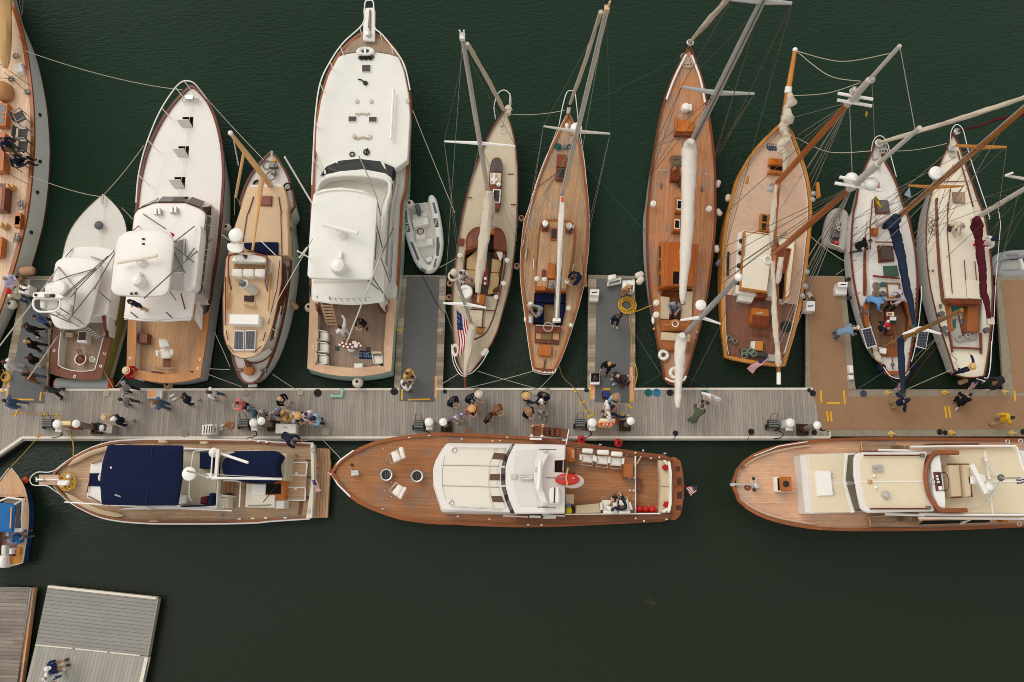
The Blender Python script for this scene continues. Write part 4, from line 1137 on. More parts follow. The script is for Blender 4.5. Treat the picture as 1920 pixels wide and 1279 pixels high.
for i in range(6):g.slab([f1_[i],f1_[i+1],f2_[i+1],f2_[i]],.05)
mk('windshield',g,GLASSB,hs,True)
g=G();sd=[(1096,1050,1078,1092),(1085,1150,1070,1150)]
a1=WL(cC(1097,1050,1092,1110)+cD(1066,0,1052,200,1042,380),2.62);a2=WL(cC(1082,1090,1078,1130)+cD(1045,0,1030,200,1026,340),2.95)
for i in range(4):g.slab([a1[i],a1[i+1],a2[i+1],a2[i]],.04)
mk('side_window',g,pt_('grey_cover',(150,148,138),.5),hs)
b.pz('side_coaming',cD(1052,440,1010,620,990,600,1025,430),2.6,1.4,MINTW,.03,hs)
fbx=rnd(cC(628,1105,660,1062,760,1030,900,1020,1040,1048,1070,1085,1064,1160)+cD(1050,0,1030,330,1022,592,925,606,830,612,700,604,590,588,585,300),4)
b.pz('flybridge_deck',fbx,3.1,3.0,MINTW,.05,hs)
g=G();P=spl(WL(cC(622,1140,640,1095,700,1062,840,1050,1000,1068,1055,1095,1056,1160)+cD(1035,30,1010,300),3.7));
g.rings([[p-V3((0,0,.65))for p in P],P,[p+V3((0,0,.03))for p in P]],0,False,False,False);g.tube(P,.07,8)
b.part('flybridge_coaming',g,MINTW,hs)
b.pz('flybridge_floor',cC(660,1110,800,1080,1000,1110,1040,1150)+cD(1010,20,985,300,950,480,600,480,600,0),3.14,3.0,pt_('pale_beige_floor',(206,202,188),.7),.01,hs)
hz=4.95
ht=b.dome('hardtop',rnd(cC(600,1160,650,1132,760,1120,900,1138,982,1188)+cD(984,0,956,440,940,460,760,458,580,452,562,436,575,200,588,10),3),hz,hz-.14,MINTW,.05,.06)
b.part('hardtop_seam',G().tube(spl(WL(cC(612,1165,680,1146,780,1140,900,1155,962,1185),hz+.05)),.02,5),OFFW,ht)
p0,p1=W(cD(655,127)[0],hz+.55),W(cD(866,183)[0],hz+.55)
ra=b.part('radar_scanner',G().tube([p0,p1],.10,10),WP,ht);b.part('scanner_base',G().lat(W(cD(762,170)[0],hz+.35),[(.24,-.34),(.2,0),(.1,.12)],14),WP,ra)
b.part('satellite_dome',G().lat(W(cD(750,383)[0],hz+.5),[(.26,-.48),(.31,-.25),(.32,0),(.25,.2),(.12,.28),(.01,.3)],22),WP,ht)
b.pz('antenna_bracket',cD(750,288,770,290,768,335,746,330),hz+.25,hz,WP,.02,ht)
for q in((cD(985,0),4.9,cD(1005,80),3.7),(cD(975,120),4.9,cD(1018,290),3.6),(cD(950,440),4.9,cD(1055,600),2.0),(cD(1080,150),3.2,cD(960,420),4.8),(cD(1000,320),4.2,cD(1060,480),3.0),(cD(920,460),4.8,cD(990,520),3.2),(cD(970,340),4.8,cD(980,180),3.8),(cD(620,560),3.2,cD(665,700),.9),(cD(695,565),3.4,cD(720,650),1.6)):
 b.tp_('strut',[(q[0][0],q[1]),(q[2][0],q[3])],.025,DK,6)
b.tp_('outrigger',[(cD(1010,300)[0],4.5),(cD(870,660)[0],6.5),(cD(800,838)[0],7.6)],.03,ALU_L,6)
b.tp_('outrigger',[(cC(872,935)[0],8.5),(cC(930,1060)[0],7.0),(cC(985,1200)[0],5.2)],.026,ALU_L,6)
b.tp_('outrigger',[(cC(428,942)[0],8.0),(cC(590,1215)[0],5.1)],.035,WP,6)
for q in(cD(400,640,575,230),cD(270,830,570,290)):pass
b.tp_('antenna',[(cD(505,290)[0],6.5),(cD(575,330)[0],5.0)],.03,WP,6)
b.tp_('antenna',[(cD(515,330)[0],6.5),(cD(560,270)[0],5.4)],.03,WP,6)
g=G();P=[W(p,3.75)for p in cD(706,572,800,575,870,573,945,568)]
g.tube(P,.02)
for x in(727,763,800,837,873,908):p=W(cD(x,575)[0],3.75);g.tube([p,p-V3((0,0,.6))],.018).ball(p-V3((0,0,.1)),.05)
g.tube([W(p,3.75)for p in cD(695,565,706,572)],.02)
b.part('flybridge_rail',g,ST,hs)
for x in(595,1000):pass
g=G()
for k in range(7):
 f=k/6;x0=652+f*30;y0=612+f*112;g.pz(WL(cD(x0,y0,x0+58,y0+1,x0+60,y0+10,x0+2,y0+9),2.7-1.75*f),2.62-1.75*f,.01)
st=b.part('cockpit_stair',g,wood('stair_teak',(172,138,108),0,.3,0))
for dx in(0,60):b.part('stair_stringer',G().tube([W(cD(648+dx,606)[0],2.75),W(cD(682+dx,735)[0],.75)],.04),wood('stair_teak',None),st)
b.pz('door_frame',cD(985,600,1040,612,1035,640,985,625),1.8,.7,VR,.02)
b.pz('door_frame',cD(608,600,625,605,628,640,615,645),2.0,.9,VR,.02)
for q in(cD(730,862,758,862,757,889,729,889),cD(916,866,943,866,943,892,915,892)):b.pz('deck_mat',q,.635,.625,pt_('slate_mat',(84,88,86),.9),0)
for p in cD(606,732,597,863,1050,738,1043,876):b.part('rod_holder',G().tor(W(p,1.26),.05,.018,12,6),ST)
tz=1.15
t=thing('cocktail_table','oval varnished cocktail table set with plates in the large yacht cockpit','table',tuple(W(cD(822,850)[0],.62)))
tb=rnd(S1(478,718,545,665,620,645,720,650,790,680,828,735,760,775,640,785,540,765),8)
mk('tabletop',G().pz(WL(tb,tz),tz-.04,.01),VR,t)
mk('pedestal',G().lat(W(cD(830,870)[0],.62),[(.22,0),(.2,.03),(.05,.06),(.05,.5)],16),ST,t)
for i,p in enumerate(S1(503,725,541,697,557,747,594,714,615,757,652,719,680,760,770,706,798,738)):
 sng('plate',G().lat(W(p,tz+.002),[(.03,0),(.052,.01),(.048,.012),(.028,.005)],16),WP,'round white plate on the oval cockpit table of the large yacht','plate','plates on the oval table')
sng('paper',G().pz(WL(S1(678,672,738,668,742,705,760,715,752,768,700,760,706,720,680,710),tz+.012),tz+.004,0),WP,'white papers on the oval cockpit table of the large yacht','paper')
sg=thing('door_mat','navy mat with white lettering lying in the large yacht cockpit','mat',tuple(W(cD(917,914)[0],.62)))
mk('mat',G().pz(WL(S1(785,812,975,824,965,930,775,920),.645),.626,.004),pt_('navy_mat',(26,40,78),.9),sg)
ca,cb_=W(S1(785,812)[0],.65),W(S1(975,824)[0],.65)
mang=math.atan2(cb_.y-ca.y,cb_.x-ca.x)
for s_,yy in(('LIFE IS BETTER',850),('ON THE BOAT',890)):
 text_mesh('lettering',s_,.115,pt_('mat_letters',(150,170,190),.9),Matrix.Translation(W(S1(873,yy)[0],.647))@Matrix.Rotation(mang,4,'Z')@Matrix.Diagonal((.9,1.25,1,1)),sg)
def armchair(px4,z,label,group=None):
 """px4: back-left, back-right, front-right, front-left; backrest on the first edge"""
 P=WL(px4,z+.55);a,b_,c,d=P;t=thing('cockpit_chair',label,'chair',tuple(sum(P,V3())/4-V3((0,0,.55))),0,group)
 def L(u,v,zz):p=a.lerp(b_,u).lerp(d.lerp(c,u),v);return V3((p.x,p.y,z+zz))
 mk('seat',G().dome([L(.08,.2,.45),L(.92,.2,.45),L(.95,1,.45),L(.05,1,.45)],z+.1,.05),WC,t)
 mk('backrest',G().pz([L(0,0,.8),L(1,0,.8),L(1,.17,.78),L(0,.17,.78)],z+.1,.04),BG,t)
 mk('frame',G().pz([L(-.02,.19,.5),L(1.02,.19,.5),L(1.02,.235,.5),L(-.02,.235,.5)],z+.05,.01),pt_('brown_frame',(84,62,48),.6),t)
 for u in(0,.93):mk('arm',G().pz([L(u,.1,.6),L(u+.07,.1,.6),L(u+.07,.95,.58),L(u,.95,.58)],z+.1,.02),WC,t)
 for u in(.05,.95):
  for v in(.08,.95):p=L(u,v,0);mk('leg',G().box(p,(.05,.05,.12)),pt_('brown_frame',None),t)
 return t
g_='armchairs in the large yacht cockpit'
for lab,q in(('cream armchair facing right, highest of three along the port side of the large yacht',S1(182,660,190,512,335,540,328,668)),('cream armchair facing right, middle of three along the port side of the large yacht',S1(172,828,180,676,335,700,330,832)),('cream armchair facing right, lowest of three beside the stern of the large yacht',S1(165,990,172,846,328,866,322,998))):
 armchair(q,.62,lab,g_)
armchair(S1(958,832,1108,834,1110,990,975,992),.62,'cream armchair standing alone beside the navy mat on the large yacht',g_)
sng('cooler_box',G().pz(WL(S1(706,986,830,984,826,1062,704,1062),1.05),.62,.04),WP,'pale white cooler against the transom of the large yacht cockpit','cooler')
b=Boat('yawl','cream decked white hulled yawl with varnished cabin, pointed stern and drooping flag','sailboat',cE(472,655)[0],cF(226,1032)[0],1.25,1.0,left=cE(440,695,382,790,322,920,270,1060,230,1200)+cF(205,105,176,300,157,450,150,600,152,750,165,880,192,980),right=cE(490,695,520,800,540,920,549,1100,548,1279)+cF(544,60,534,250,508,450,468,620,420,790,360,900,290,995),dip=.15)
b.hull(HULLW,BLACKB,REDBOOT,(.4,.0,.25),(1.3,.9))
z=.98
well5=cF(236,285,305,275,320,170,405,170,400,280,462,285,455,400,432,520,415,560,225,545,222,420)
b.deck(DECKCREAM,dz=-.04,holes=[well5])
b.well(well5,z+.02,.5,MH,pt_('dark_sole',(88,78,66),.8,.15,4))
b.rail(VR,.05,.06,.08,.0)
cab=rnd(cF(234,290,232,225,248,178,285,146,340,138,440,148,468,185,479,240,478,292,405,282,408,178,325,172,308,270),[3,5,5,5,3,5,5,5,3,1,1,1,1])
b.pz('cabin_house',cab,z+.45,z-.1,VR,.05)
b.pz('house_roof_panel',rnd(cF(246,262,248,215,290,162,322,160,312,262),3),z+.465,z+.4,wood('dull_mahogany',(122,70,48),0,.2,0,.15,.4),0)
b.pz('forward_trunk',cE(372,1025,455,1032,446,1215,432,1260,372,1240),z+.38,z-.1,VR,.04)
b.pz('trunk_skylight',rnd(cE(376,1028,384,975,402,942,440,942,452,975,455,1032),5),z+.42,z-.1,pt_('dark_skylight',(72,56,46),.35,.2,3,coat=.3),.04)
b.pz('trunk_top',cE(378,1035,448,1038,440,1108,382,1105),z+.395,z+.3,DECKCREAM,0)
b.pz('trunk_window',cE(403,1140,438,1142,434,1210,400,1208),z+.40,z+.3,GLASSB,0)
b.pz('window_frame',cE(397,1134,444,1136,440,1216,394,1214),z+.39,z+.3,WP,0)
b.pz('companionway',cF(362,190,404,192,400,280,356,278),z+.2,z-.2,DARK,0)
b.pz('companion_slide',cF(362,150,412,152,410,188,362,186),z+.5,z+.3,VO,.02)
g=G().box(W(cE(405,1075)[0],z+.42),(.12,.5,.1)).box(W(cE(405,1080)[0],z+.42),(.3,.14,.08));b.part('anchor_chock',g,WP)
b.part('deck_vent',G().lat(W(cE(432,1112)[0],z+.4),[(.08,0),(.08,.08),(.1,.16),(.04,.2)],12),WP)
for i,q in enumerate((cF(240,335,308,278,298,405,236,398),cF(234,402,298,407,285,500,226,490),cF(392,335,450,340,442,420,385,416),cF(384,420,440,425,424,540,366,550))):
 b.pz('cockpit_cushion',q,z+.05,.6,TANC,.03)
for q in(cF(232,285,262,262,274,275,250,308,230,306),cF(440,380,455,370,445,440,430,440),cF(398,520,425,500,440,510,425,532,395,535),cF(400,300,430,290,445,330,410,335)):
 b.dome('loose_pillow',rnd(q,3),z+.22,z,BROWNC,.06)
b.dome('white_towel',rnd(cF(415,292,455,290,458,318,440,348),3),z+.3,z+.1,WC,.05)
b.pz('cockpit_table',cF(337,325,362,325,368,495,338,495),z+.25,z,VR,.01)
for i,(x,y,c)in enumerate(((350,340,WP),(350,365,ORANGE),(346,385,VO),(348,412,pt_('pink_flowers',(196,60,120),.8,.3,20)),(352,455,WP),(350,485,ST))):
 b.part('served_dish',G().dome(WL(rnd(cF(x-9,y-9,x+9,y-9,x+9,y+9,x-9,y+9),2),z+.3),z+.25,.05),c)
b.part('side_coaming',G().tube(spl(WL(cF(478,290,470,380,448,500,425,600,395,700,355,780,300,815,285,818),z+.15)),.04,8),MH)
b.part('side_coaming',G().tube(spl(WL(cF(234,285,222,400,210,480,200,560),z+.15)),.04,8),MH)
b.pz('lazarette_box',cF(268,548,352,548,345,618,270,615),z+.35,z-.1,VR,.03)
b.pz('box_top',cF(310,552,350,552,342,612,312,612),z+.36,z+.3,VO,0)
b.pz('aft_cockpit',cF(258,640,340,645,330,745,300,760,260,740),z+.05,z-.1,CREAM,.02)
for q in(cF(340,640,332,750),cF(262,640,410,648),cF(300,745,355,750)):b.tp_('deck_trim',[(q[0],z+.06),(q[1],z+.06)],.025,MH,5)
b.pz('wicker_box',cF(300,750,340,755,335,785,298,780),z+.1,z-.1,VY)
b.part('binnacle_ring',G().tor(W(cF(285,700)[0],z+.3),.14,.02,16,6),ST)
b.part('boarding_plank',G().pz(WL(cF(197,213,226,215,220,258,190,256),z+.03),z-.1,.01),VR)
for p in cF(199,318,482,346,461,485,416,568):winch(b,p,z+.25)
b.part('radar_reflector',G().lat(W(cF(232,534)[0],z+.65),[(.28,-.2),(.32,-.1),(.32,0),(.28,.06),(.17,.06),(.16,-.02),(.02,-.02)],24),WP)
for q in(cE(410,762,432,768),cE(465,768,488,766),cE(488,1044,522,1044),cE(503,1226,536,1226),cE(247,1184,270,1185)):
 b.tp_('deck_track',[(q[0],z+.08),(q[1],z+.08)],.025,VR,5)
b.part('anchor_windlass',G().tor(W(cE(460,790)[0],z+.15),.12,.03).ball(W(cE(448,752)[0],z+.2),.09).box(W(cE(455,718)[0],z+.1),(.18,.3,.12)),pt_('grey_winch',(178,176,168),.4))
bow_rail(b,[(p,zz)for p,zz in zip(cE(412,700,404,640,425,565,462,540,498,565,505,620,488,690),(1.35,1.7,2,2,2,1.7,1.35))],WP,.02)
b.tp_('pulpit_leg',[(cE(404,640)[0],1.75),(cE(412,715)[0],1.25)],.018,WP,5);b.tp_('pulpit_leg',[(cE(500,560)[0],2),(cE(490,700)[0],1.25)],.018,WP,5)
b.part('furled_cloth',ltb(G(),WL(cE(478,640,490,660,485,690),1.6),[.12,.16,.1],8,5),SAILC)
sp=Spar(cE(372,1178)[0],1.4,cE(215,228)[0]);m_=mast(b,sp,.10,.07,ALU_L)
b.part('mast_groove',G().tube([sp.b+V3((.05,-.05,.1)),sp.t+V3((.03,-.05,0))],.03,5),ALU,m_)
b.part('mast_head',G().box(sp.t,(.16,.2,.15)).tube([sp.t,sp.t+V3((-.07,.05,.35))],.025).tube([sp.t,sp.t+V3((.06,.05,.35))],.025),WP,m_)
_,L_,R_=spreader(b,m_,sp,cE(105,848)[0],cE(532,876)[0],WP,cE(320,858)[0],.06)
jib=b.part('furled_jib',ltb(G(),[W(cE(460,655)[0],1.6),W(cE(352,450)[0],8.2),W(cE(243,262)[0],13.8)],[.09,.088,.065],8,3,.1,12),SAILC)
zc=z+.1
ch=lambda q:[W(p,zc)for p in q]
top=sp.at(cE(225,300)[0])
for a_ in(cF(180,280),cF(186,230)):lines(b,[(top,L_),(L_,W(a_[0],zc)),(sp.at(cE(320,858)[0]),W(a_[0],zc))])
for a_ in(cF(540,230),cF(546,150)):lines(b,[(top,R_),(R_,W(a_[0],zc)),(sp.at(cE(320,858)[0]),W(a_[0],zc))])
lines(b,[(sp.t,W(cF(105,600)[0],6.0)),(sp.at(cE(290,700)[0]),W(cE(345,1000)[0],1.1))],WIRE)
bo=Spar(cF(368,-28)[0],2.2,cF(308,600)[0],2.1)
o=b.part('boom',G().tube([bo.b,bo.t],[.08,.06],8),SPAR_T)
b.part('boom_sail',ltb(G(),[W(cF(378,-70)[0],2.9),W(cF(365,40)[0],2.6),W(cF(340,250)[0],2.45),W(cF(315,440)[0],2.4),W(cF(305,540)[0],2.3)],[.14,.25,.22,.19,.1],12,8,.1,7,.7),SAILC,o)
b.dome('sail_bunt',rnd(cE(335,1190,385,1165,412,1195,400,1279,340,1279),6),2.5,1.6,SAILC,.2)
b.dome('sail_bunt',rnd(cF(372,90,405,85,412,130,385,145),4),2.0,1.5,SAILC,.12)
sm=Spar(cF(268,720)[0],1.1,cF(163,418)[0]);mm=mast(b,sm,.075,.06,ALU,'mizzen_mast')
spreader(b,mm,sm,cF(100,603)[0],cF(356,630)[0],WP,cF(220,612)[0],.07)
b.part('mast_instruments',G().ball(W(cF(165,418)[0],sm.t.z),.14).tor(W(cF(160,440)[0],sm.t.z-.2),.16,.04),SAILC,mm)
b.part('mizzen_sail',ltb(G(),[W(cF(280,730)[0],2.2),W(cF(262,800)[0],2.0),W(cF(245,920)[0],1.9),W(cF(230,1045)[0],1.8)],[.15,.18,.14,.06],10,11,.12),SAILC)
b.tp_('boomkin',[(cF(226,1025)[0],1.1),(cF(234,1112)[0],1.0)],.06,VR,8)
for pts in(cF(162,880,172,950,205,1015,235,1032,280,1015,330,960,372,890),cF(150,850,158,950,195,1025,235,1045)):
 b.part('stern_rail',G().tube(spl(WL(pts,1.45)),.018,6),WP)
b.tp_('side_rail',[(cF(100,610)[0],sm.at(cF(220,612)[0]).z),(cF(155,770)[0],1.2)],.014,WIRE,4)
for p in cF(340,905,355,890):b.part('line_bag',G().ball(W(p,1.3),.13),WC)
b.part('horseshoe_buoy',G().tor(W(cF(172,885)[0],1.4),.22,.08,18,8,sc=(.6,1)),WC)
flag('ensign','large US flag drooping from the stern of the cream yawl',cF(178,640,262,780,268,860,205,935)[0:1]+cF(196,936,268,870,240,700)[0:3],(2.2,1.7,1.7,2.1),.10,22,1,9)
b=Boat('sloop','white sloop with bare teak deck, flush cabin top and navy cockpit cushions','sailboat',cE(850,682)[0],cF(703,1027)[0],1.25,.95,left=cE(815,740,762,850,702,980,652,1120,612,1255)+cF(582,130,567,280,563,430,580,600,600,750,620,900,640,1010),right=cE(886,750,920,860,945,1000,960,1130,970,1240)+cF(972,150,968,280,948,450,916,600,868,760,820,900,766,1018),dip=.15)
TEAK6=wood('sloop_teak',(166,130,94),b.dir,.06,.25,.09,.7,blotch=.1)
b.hull(HULLW,BLACKB,BLACKB,(.45,.02,.25),(1.4,.9))
z=.96
well6=cF(646,542,836,540,832,640,812,735,640,730,640,640)
b.deck(TEAK6,dz=-.04,holes=[well6])
b.well(well6,z+.0,.45,VR,TEAK6)
b.rail(VARN,.10,.05,.08,.01)
b.part('rub_strake',G().tube(b.loop(0,1,-.012,-.0),.022,5),WP)
cab=rnd(cF(650,525,655,400,668,200,680,125,700,100,778,94,862,104,886,128,893,170,882,300,858,440,838,535),[0,0,0,6,6,0,6,6,0,0,0,0])
ca_=b.pz('cabin_side',cab,z+.34,z-.1,VARN,.05)
cen=(770,320)
b.pz('cabin_top',[tuple(V3(p).lerp(V3(cF(770,330)[0]),.085))for p in cab],z+.36,z+.3,TEAK6,.01)
b.pz('cabin_hatch',cF(742,148,788,150,784,225,740,223),z+.46,z+.3,VARN,.02)
b.pz('hatch_glass',cF(750,158,780,160,777,215,748,213),z+.47,z+.4,GLASSB,0)
b.pz('sliding_hatch',cF(726,362,772,365,770,455,722,452),z+.50,z+.3,VO,.02)
opening(b,'companionway',cF(726,456,790,458,788,535,720,533),z+.3,VR,.03,.1)
b.pz('hatch_box',cF(662,498,714,500,712,525,658,523),z+.5,z+.2,VO)
b.pz('deck_box',cF(690,400,714,402,712,442,688,440),z+.46,z+.3,VR)
b.pz('fore_hatch',cE(782,924,842,926,836,1004,778,1000),z+.30,z-.05,VR,.02)
b.pz('fore_hatch',cE(776,1004,836,1006,828,1078,772,1074),z+.34,z-.05,MH,.02)
b.pz('hatch_glass',cE(788,1010,826,1012,820,1066,782,1064),z+.35,z+.3,GLASSB,0)
for p in(cF(710,125),cF(854,138)):
 g=G().lat(W(p[0],z+.8),[(.10,-.45),(.10,-.1),(.14,0),(.13,.06),(.05,.08)],14);b.part('dorade_vent',g,WP)
 b.part('dorade_box',G().box(W((p[0][0]-.5,p[0][1]+8),z+.3),(.3,.4,.2)),MH)
b.part('white_cup',G().box(W(cF(870,145)[0],z+.4),(.2,.15,.05)),WP)
for q in(cF(652,545,832,542,828,600,650,598),cF(644,600,706,604,702,724,640,722),cF(768,612,830,606,815,730,770,728)):
 b.pz('cockpit_cushion',q,z-.08,.5,NAVY,.03)
b.pz('wheel_box',cF(650,738,808,742,804,780,650,776),z+.2,z-.1,VR,.02)
b.part('steering_wheel',G().tor(W(cF(728,745)[0],z+.5),.2,.022,20,6,nrm=(0,-.5,1)).tube([W(cF(655,735)[0],z+.3),W(cF(800,742)[0],z+.3)],.025),ST)
b.pz('aft_seat',cF(650,770,800,774,792,850,648,838),z+.05,z-.1,MH,.02)
b.pz('seat_panel',cF(656,776,688,778,686,818,656,816),z+.06,z,TEAK6,0);b.pz('seat_panel',cF(756,778,796,780,792,824,756,820),z+.06,z,TEAK6,0)
b.pz('seat_well',cF(692,776,750,778,748,822,692,820),z+.07,z,wood('olive_wood',(112,92,52),0,.1,.3),0)
b.pz('aft_hatch',rnd(cF(674,850,752,852,746,922,672,916),2),z+.2,z-.1,VO,.03)
for q in(cF(658,862,656,912),cF(764,870,762,916)):b.tp_('deck_cleat',[(q[0],z+.08),(q[1],z+.08)],.03,ST,6)
b.tp_('tiller_line',[(cF(712,940)[0],z),(cF(702,1000)[0],z)],.03,ROPE_D,5)
b.pz('transom_board',cF(644,990,768,1000,764,1024,645,1010),.98,.8,VR,.01)
for x,y in cF(676,1012,708,1016,735,1018,756,1018):b.part('stern_light',G().ball(W((x,y),1.0),.045),WP)
b.part('stern_rail',G().tube(spl(WL(cF(636,985,640,1000,700,1018,765,1018,772,996),1.4)),.016,6),WP)
for p in cF(660,458,706,460,842,476,622,610,850,632):winch(b,p,z+.3)
b.part('cowl_vent',G().ball(W(cF(865,735)[0],1.3),.1),WP);b.part('cowl_vent',G().ball(W(cF(590,700)[0],1.3),.08,(.7,1.6,1)),WP)
b.part('winch_handle',G().box(W(cF(620,705)[0],1.1),(.15,.3,.12)),ST)
for q in(cF(642,340,642,400),cF(880,370,874,410),cF(606,262,590,330)):b.tp_('deck_track',[(q[0],z+.06),(q[1],z+.06)],.02,WP,5)
sp=Spar(cE(808,1185)[0],1.3,cE(1078,66)[0]);m_=mast(b,sp,.10,.075,ALU_L)
b.part('mast_groove',G().tube([sp.b+V3((-.04,-.06,.1)),sp.t+V3((-.05,-.06,0))],.028,5),ALU,m_)
b.part('mast_head',G().tube([sp.t,sp.t+V3((.06,.05,.4))],.035).box(sp.t,(.14,.16,.2)),SPAR_T,m_)
b.part('furled_jib',ltb(G(),[W(cE(860,622)[0],1.7),W(cE(950,370)[0],9),W(cE(1044,70)[0],16.2)],[.075,.08,.06],8,4,.08,12),SAILC)
b.part('furler_drum',G().lat(W(cE(855,625)[0],1.6),[(.12,-.1),(.14,0),(.12,.1)],12),BK)
_,L_,R_=spreader(b,m_,sp,cE(700,757)[0],cE(1100,802)[0],ALU_L,cE(905,790)[0],.06)
radar(b,cE(898,765)[0],sp.at(cE(905,790)[0]).z,.22,.2,WP,m_)
for a_ in(cF(576,260),cF(584,320)):lines(b,[(sp.t,L_),(L_,W(a_[0],z)),(sp.at(cE(905,790)[0]),W(a_[0],z))])
for a_ in(cF(966,150),cF(962,230)):lines(b,[(sp.t,R_),(R_,W(a_[0],z)),(sp.at(cE(905,790)[0]),W(a_[0],z))])
lines(b,[(sp.t,W(cF(700,1015)[0],1.0)),(sp.at(cE(960,500)[0]),W(cE(870,900)[0],1.1)),(sp.at(cE(1000,400)[0]),W(cE(860,940)[0],1.1))])
bo=Spar(cF(812,-25)[0],2.2,cF(778,708)[0],2.1)
o=b.part('boom',G().tube([bo.b,bo.t],[.155,.13],4),ALU_L)
b.part('boom_sail',ltb(G(),[bo.b+V3((0,0,.16)),bo.b.lerp(bo.t,.5)+V3((0,0,.2)),bo.t+V3((0,0,.14))],[.12,.10,.06],8,5,.05,8),SAILW,o)
for dx in(-.11,.11):b.part('boom_track',G().tube([bo.b+V3((dx,0,.16)),bo.t+V3((dx,0,.14))],.018,5),DK,o)
b.part('boom_end_cap',G().box(bo.t-V3((0,0,.1)),(.34,.14,.28)),WP,o);b.part('orange_tag',G().box(bo.b+V3((0,-.15,.28)),(.14,.2,.05)),ORANGE,o)
bow_rail(b,[(p,zz)for p,zz in zip(cE(795,745,815,640,838,560,862,543,888,555,900,640,908,720),(1.5,1.9,1.95,1.95,1.95,1.9,1.5))],WP,.02)
b.part('anchor_roller',G().tube([W(cE(856,640)[0],1.5),W(cE(848,680)[0],1.45)],.09),pt_('pale_grey_metal',(190,186,178),.4))
b.part('life_line',G().tube(spl([W(cE(795,745)[0],1.5),W(cE(700,990)[0],1.6),W(cE(640,1170)[0],1.6),W(cF(575,260)[0],1.5)]),.01,5),WP)
b.part('life_line',G().tube(spl([W(cE(908,720)[0],1.5),W(cE(945,960)[0],1.6),W(cE(958,1100)[0],1.6)]),.01,5),WP)
b.part('capstan',G().lat(W(cE(828,890)[0],z+.1),[(.16,-.1),(.16,0),(.08,.06),(.1,.16),(.05,.2)],14),DK);b.part('deck_light',G().ball(W(cE(868,805)[0],1.2),.06),BRASS)
b.part('vent_cowl',G().ball(W(cE(840,755)[0],1.4),.12,(.8,1.2,1)),WP)
g=G()
for i in range(4):g.tor(W(cE(788+i*2,880+i*2)[0],1.12+i*.04),.14-i*.02,.03)
g.tor(W(cE(855,880)[0],1.14),.1,.03)
b.part('teal_rope_coil',g,pt_('teal_line',(38,96,92),.9,.2,9))
for q in(cE(870,900,700,1170),cE(830,1000,640,1140),cF(605,262,600,360),cF(930,290,945,470),cF(960,440,920,560)):b.tp_('deck_line',[(q[0],z+.1),(q[1],z+.1)],.012,ROPE_D,4)
b=Boat('ketch','long teak decked ketch with orange varnished deckhouse and white sail covers','sailboat',cG(360,275)[0],cH(270,1096)[0],1.5,1.1,left=cG(302,372,242,500,192,650,152,850,122,1080,108,1240)+cH(101,60,100,200,106,400,128,620,155,800,188,960,206,1062),right=cG(402,372,440,480,478,680,502,850,518,1050,522,1279)+cH(520,50,508,250,478,500,438,700,388,880,336,1070),dip=.2)
TEAK7=wood('ketch_teak',(168,116,78),b.dir,.062,.3,.09,.6,blotch=.09)
b.hull(HULLW,BLACKB,REDBOOT,(.4,-.02,.3),(1.5,1.0))
z=1.15
w7=cH(192,545,215,515,375,520,382,560,376,700,190,700)
b.deck(TEAK7,dz=-.05,holes=[w7]);b.well(w7,z,.6,VARN,VARN)
b.rail(VR,.07,.06,.1,.01)
g=G()
for sgn in(1,-1):
 pts=[]
 for i in range(9):
  a_=b.L*(.03+.14*i/8);pts.append(b.pt(a_,sgn*(b.half(a_,sgn)-.12),b.sheer(a_)+.06))
 g.tube(pts,.05,6)
b.part('white_bulwark',g,WP)
dh=b.pz('deckhouse',cH(184,230,300,236,418,250,405,420,395,505,300,490,182,512,176,370),z+.5,z-.1,VO,.06)
b.pz('deckhouse_top',cH(212,240,400,258,388,500,208,500),z+.55,z+.4,wood('honey_deckhouse_top',(176,92,38),b.dir,.12,.25,.08,.3,coat=.6),.02,dh)
for q in(cH(180,262,190,262,188,328,178,328),cH(178,345,188,345,186,408,176,408),cH(178,430,188,430,188,498,178,498)):
 b.pz('house_window',q,z+.515,z+.4,GLASSD,0,dh)
b.pz('companion_frame',cH(256,388,300,390,298,492,252,490),z+.62,z+.4,VO,.02,dh)
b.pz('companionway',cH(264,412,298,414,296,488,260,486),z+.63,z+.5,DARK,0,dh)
for q in(cH(188,560,242,566,240,700,186,698),cH(318,530,382,530,374,702,312,700)):b.pz('cockpit_cushion',q,z+.02,.7,BG,.03)
b.pz('cockpit_bulkhead',cH(186,702,372,704,360,770,190,768),z+.15,z-.1,VARN,.02)
b.part('steering_wheel',G().tor(W(cH(275,728)[0],z+.6),.2,.03,18,6,nrm=(0,-.8,1)).tube([W(cH(205,730)[0],z+.5),W(cH(345,735)[0],z+.5)],.03),VY)
b.part('wheel_hub',G().tor(W(cH(275,726)[0],z+.62),.13,.025),WP)
b.pz('aft_cushion',cH(194,774,368,790,366,834,192,822),z+.2,z-.1,BG,.03)
b.pz('lazarette',rnd(cH(190,822,366,836,350,890,205,885),5),z+.12,z-.1,VARN,.03)
for q in(cG(282,1180,322,1184,318,1274,276,1270),cH(265,84,312,88,308,174,260,168)):
 f=b.pz('skylight',q,z+.3,z-.1,VO,.03);cen=V3((sum(p[0]for p in q)/4,sum(p[1]for p in q)/4))
 b.pz('skylight_frame',[tuple(V3(p).lerp(cen,.34))for p in q],z+.31,z+.2,WP,0,f)
 b.pz('skylight_glass',[tuple(V3(p).lerp(cen,.48))for p in q],z+.32,z+.2,GLASSB,0,f)
b.pz('fore_hatch',cG(276,706,392,730,388,790,276,786),z+.42,z-.1,VO,.04)
b.pz('hatch_step',cG(274,788,388,790,386,812,272,808),z+.3,z-.1,VR,.02)
b.pz('deck_box',cG(252,1000,305,1005,300,1080,248,1075),z+.35,z-.1,VR,.02)
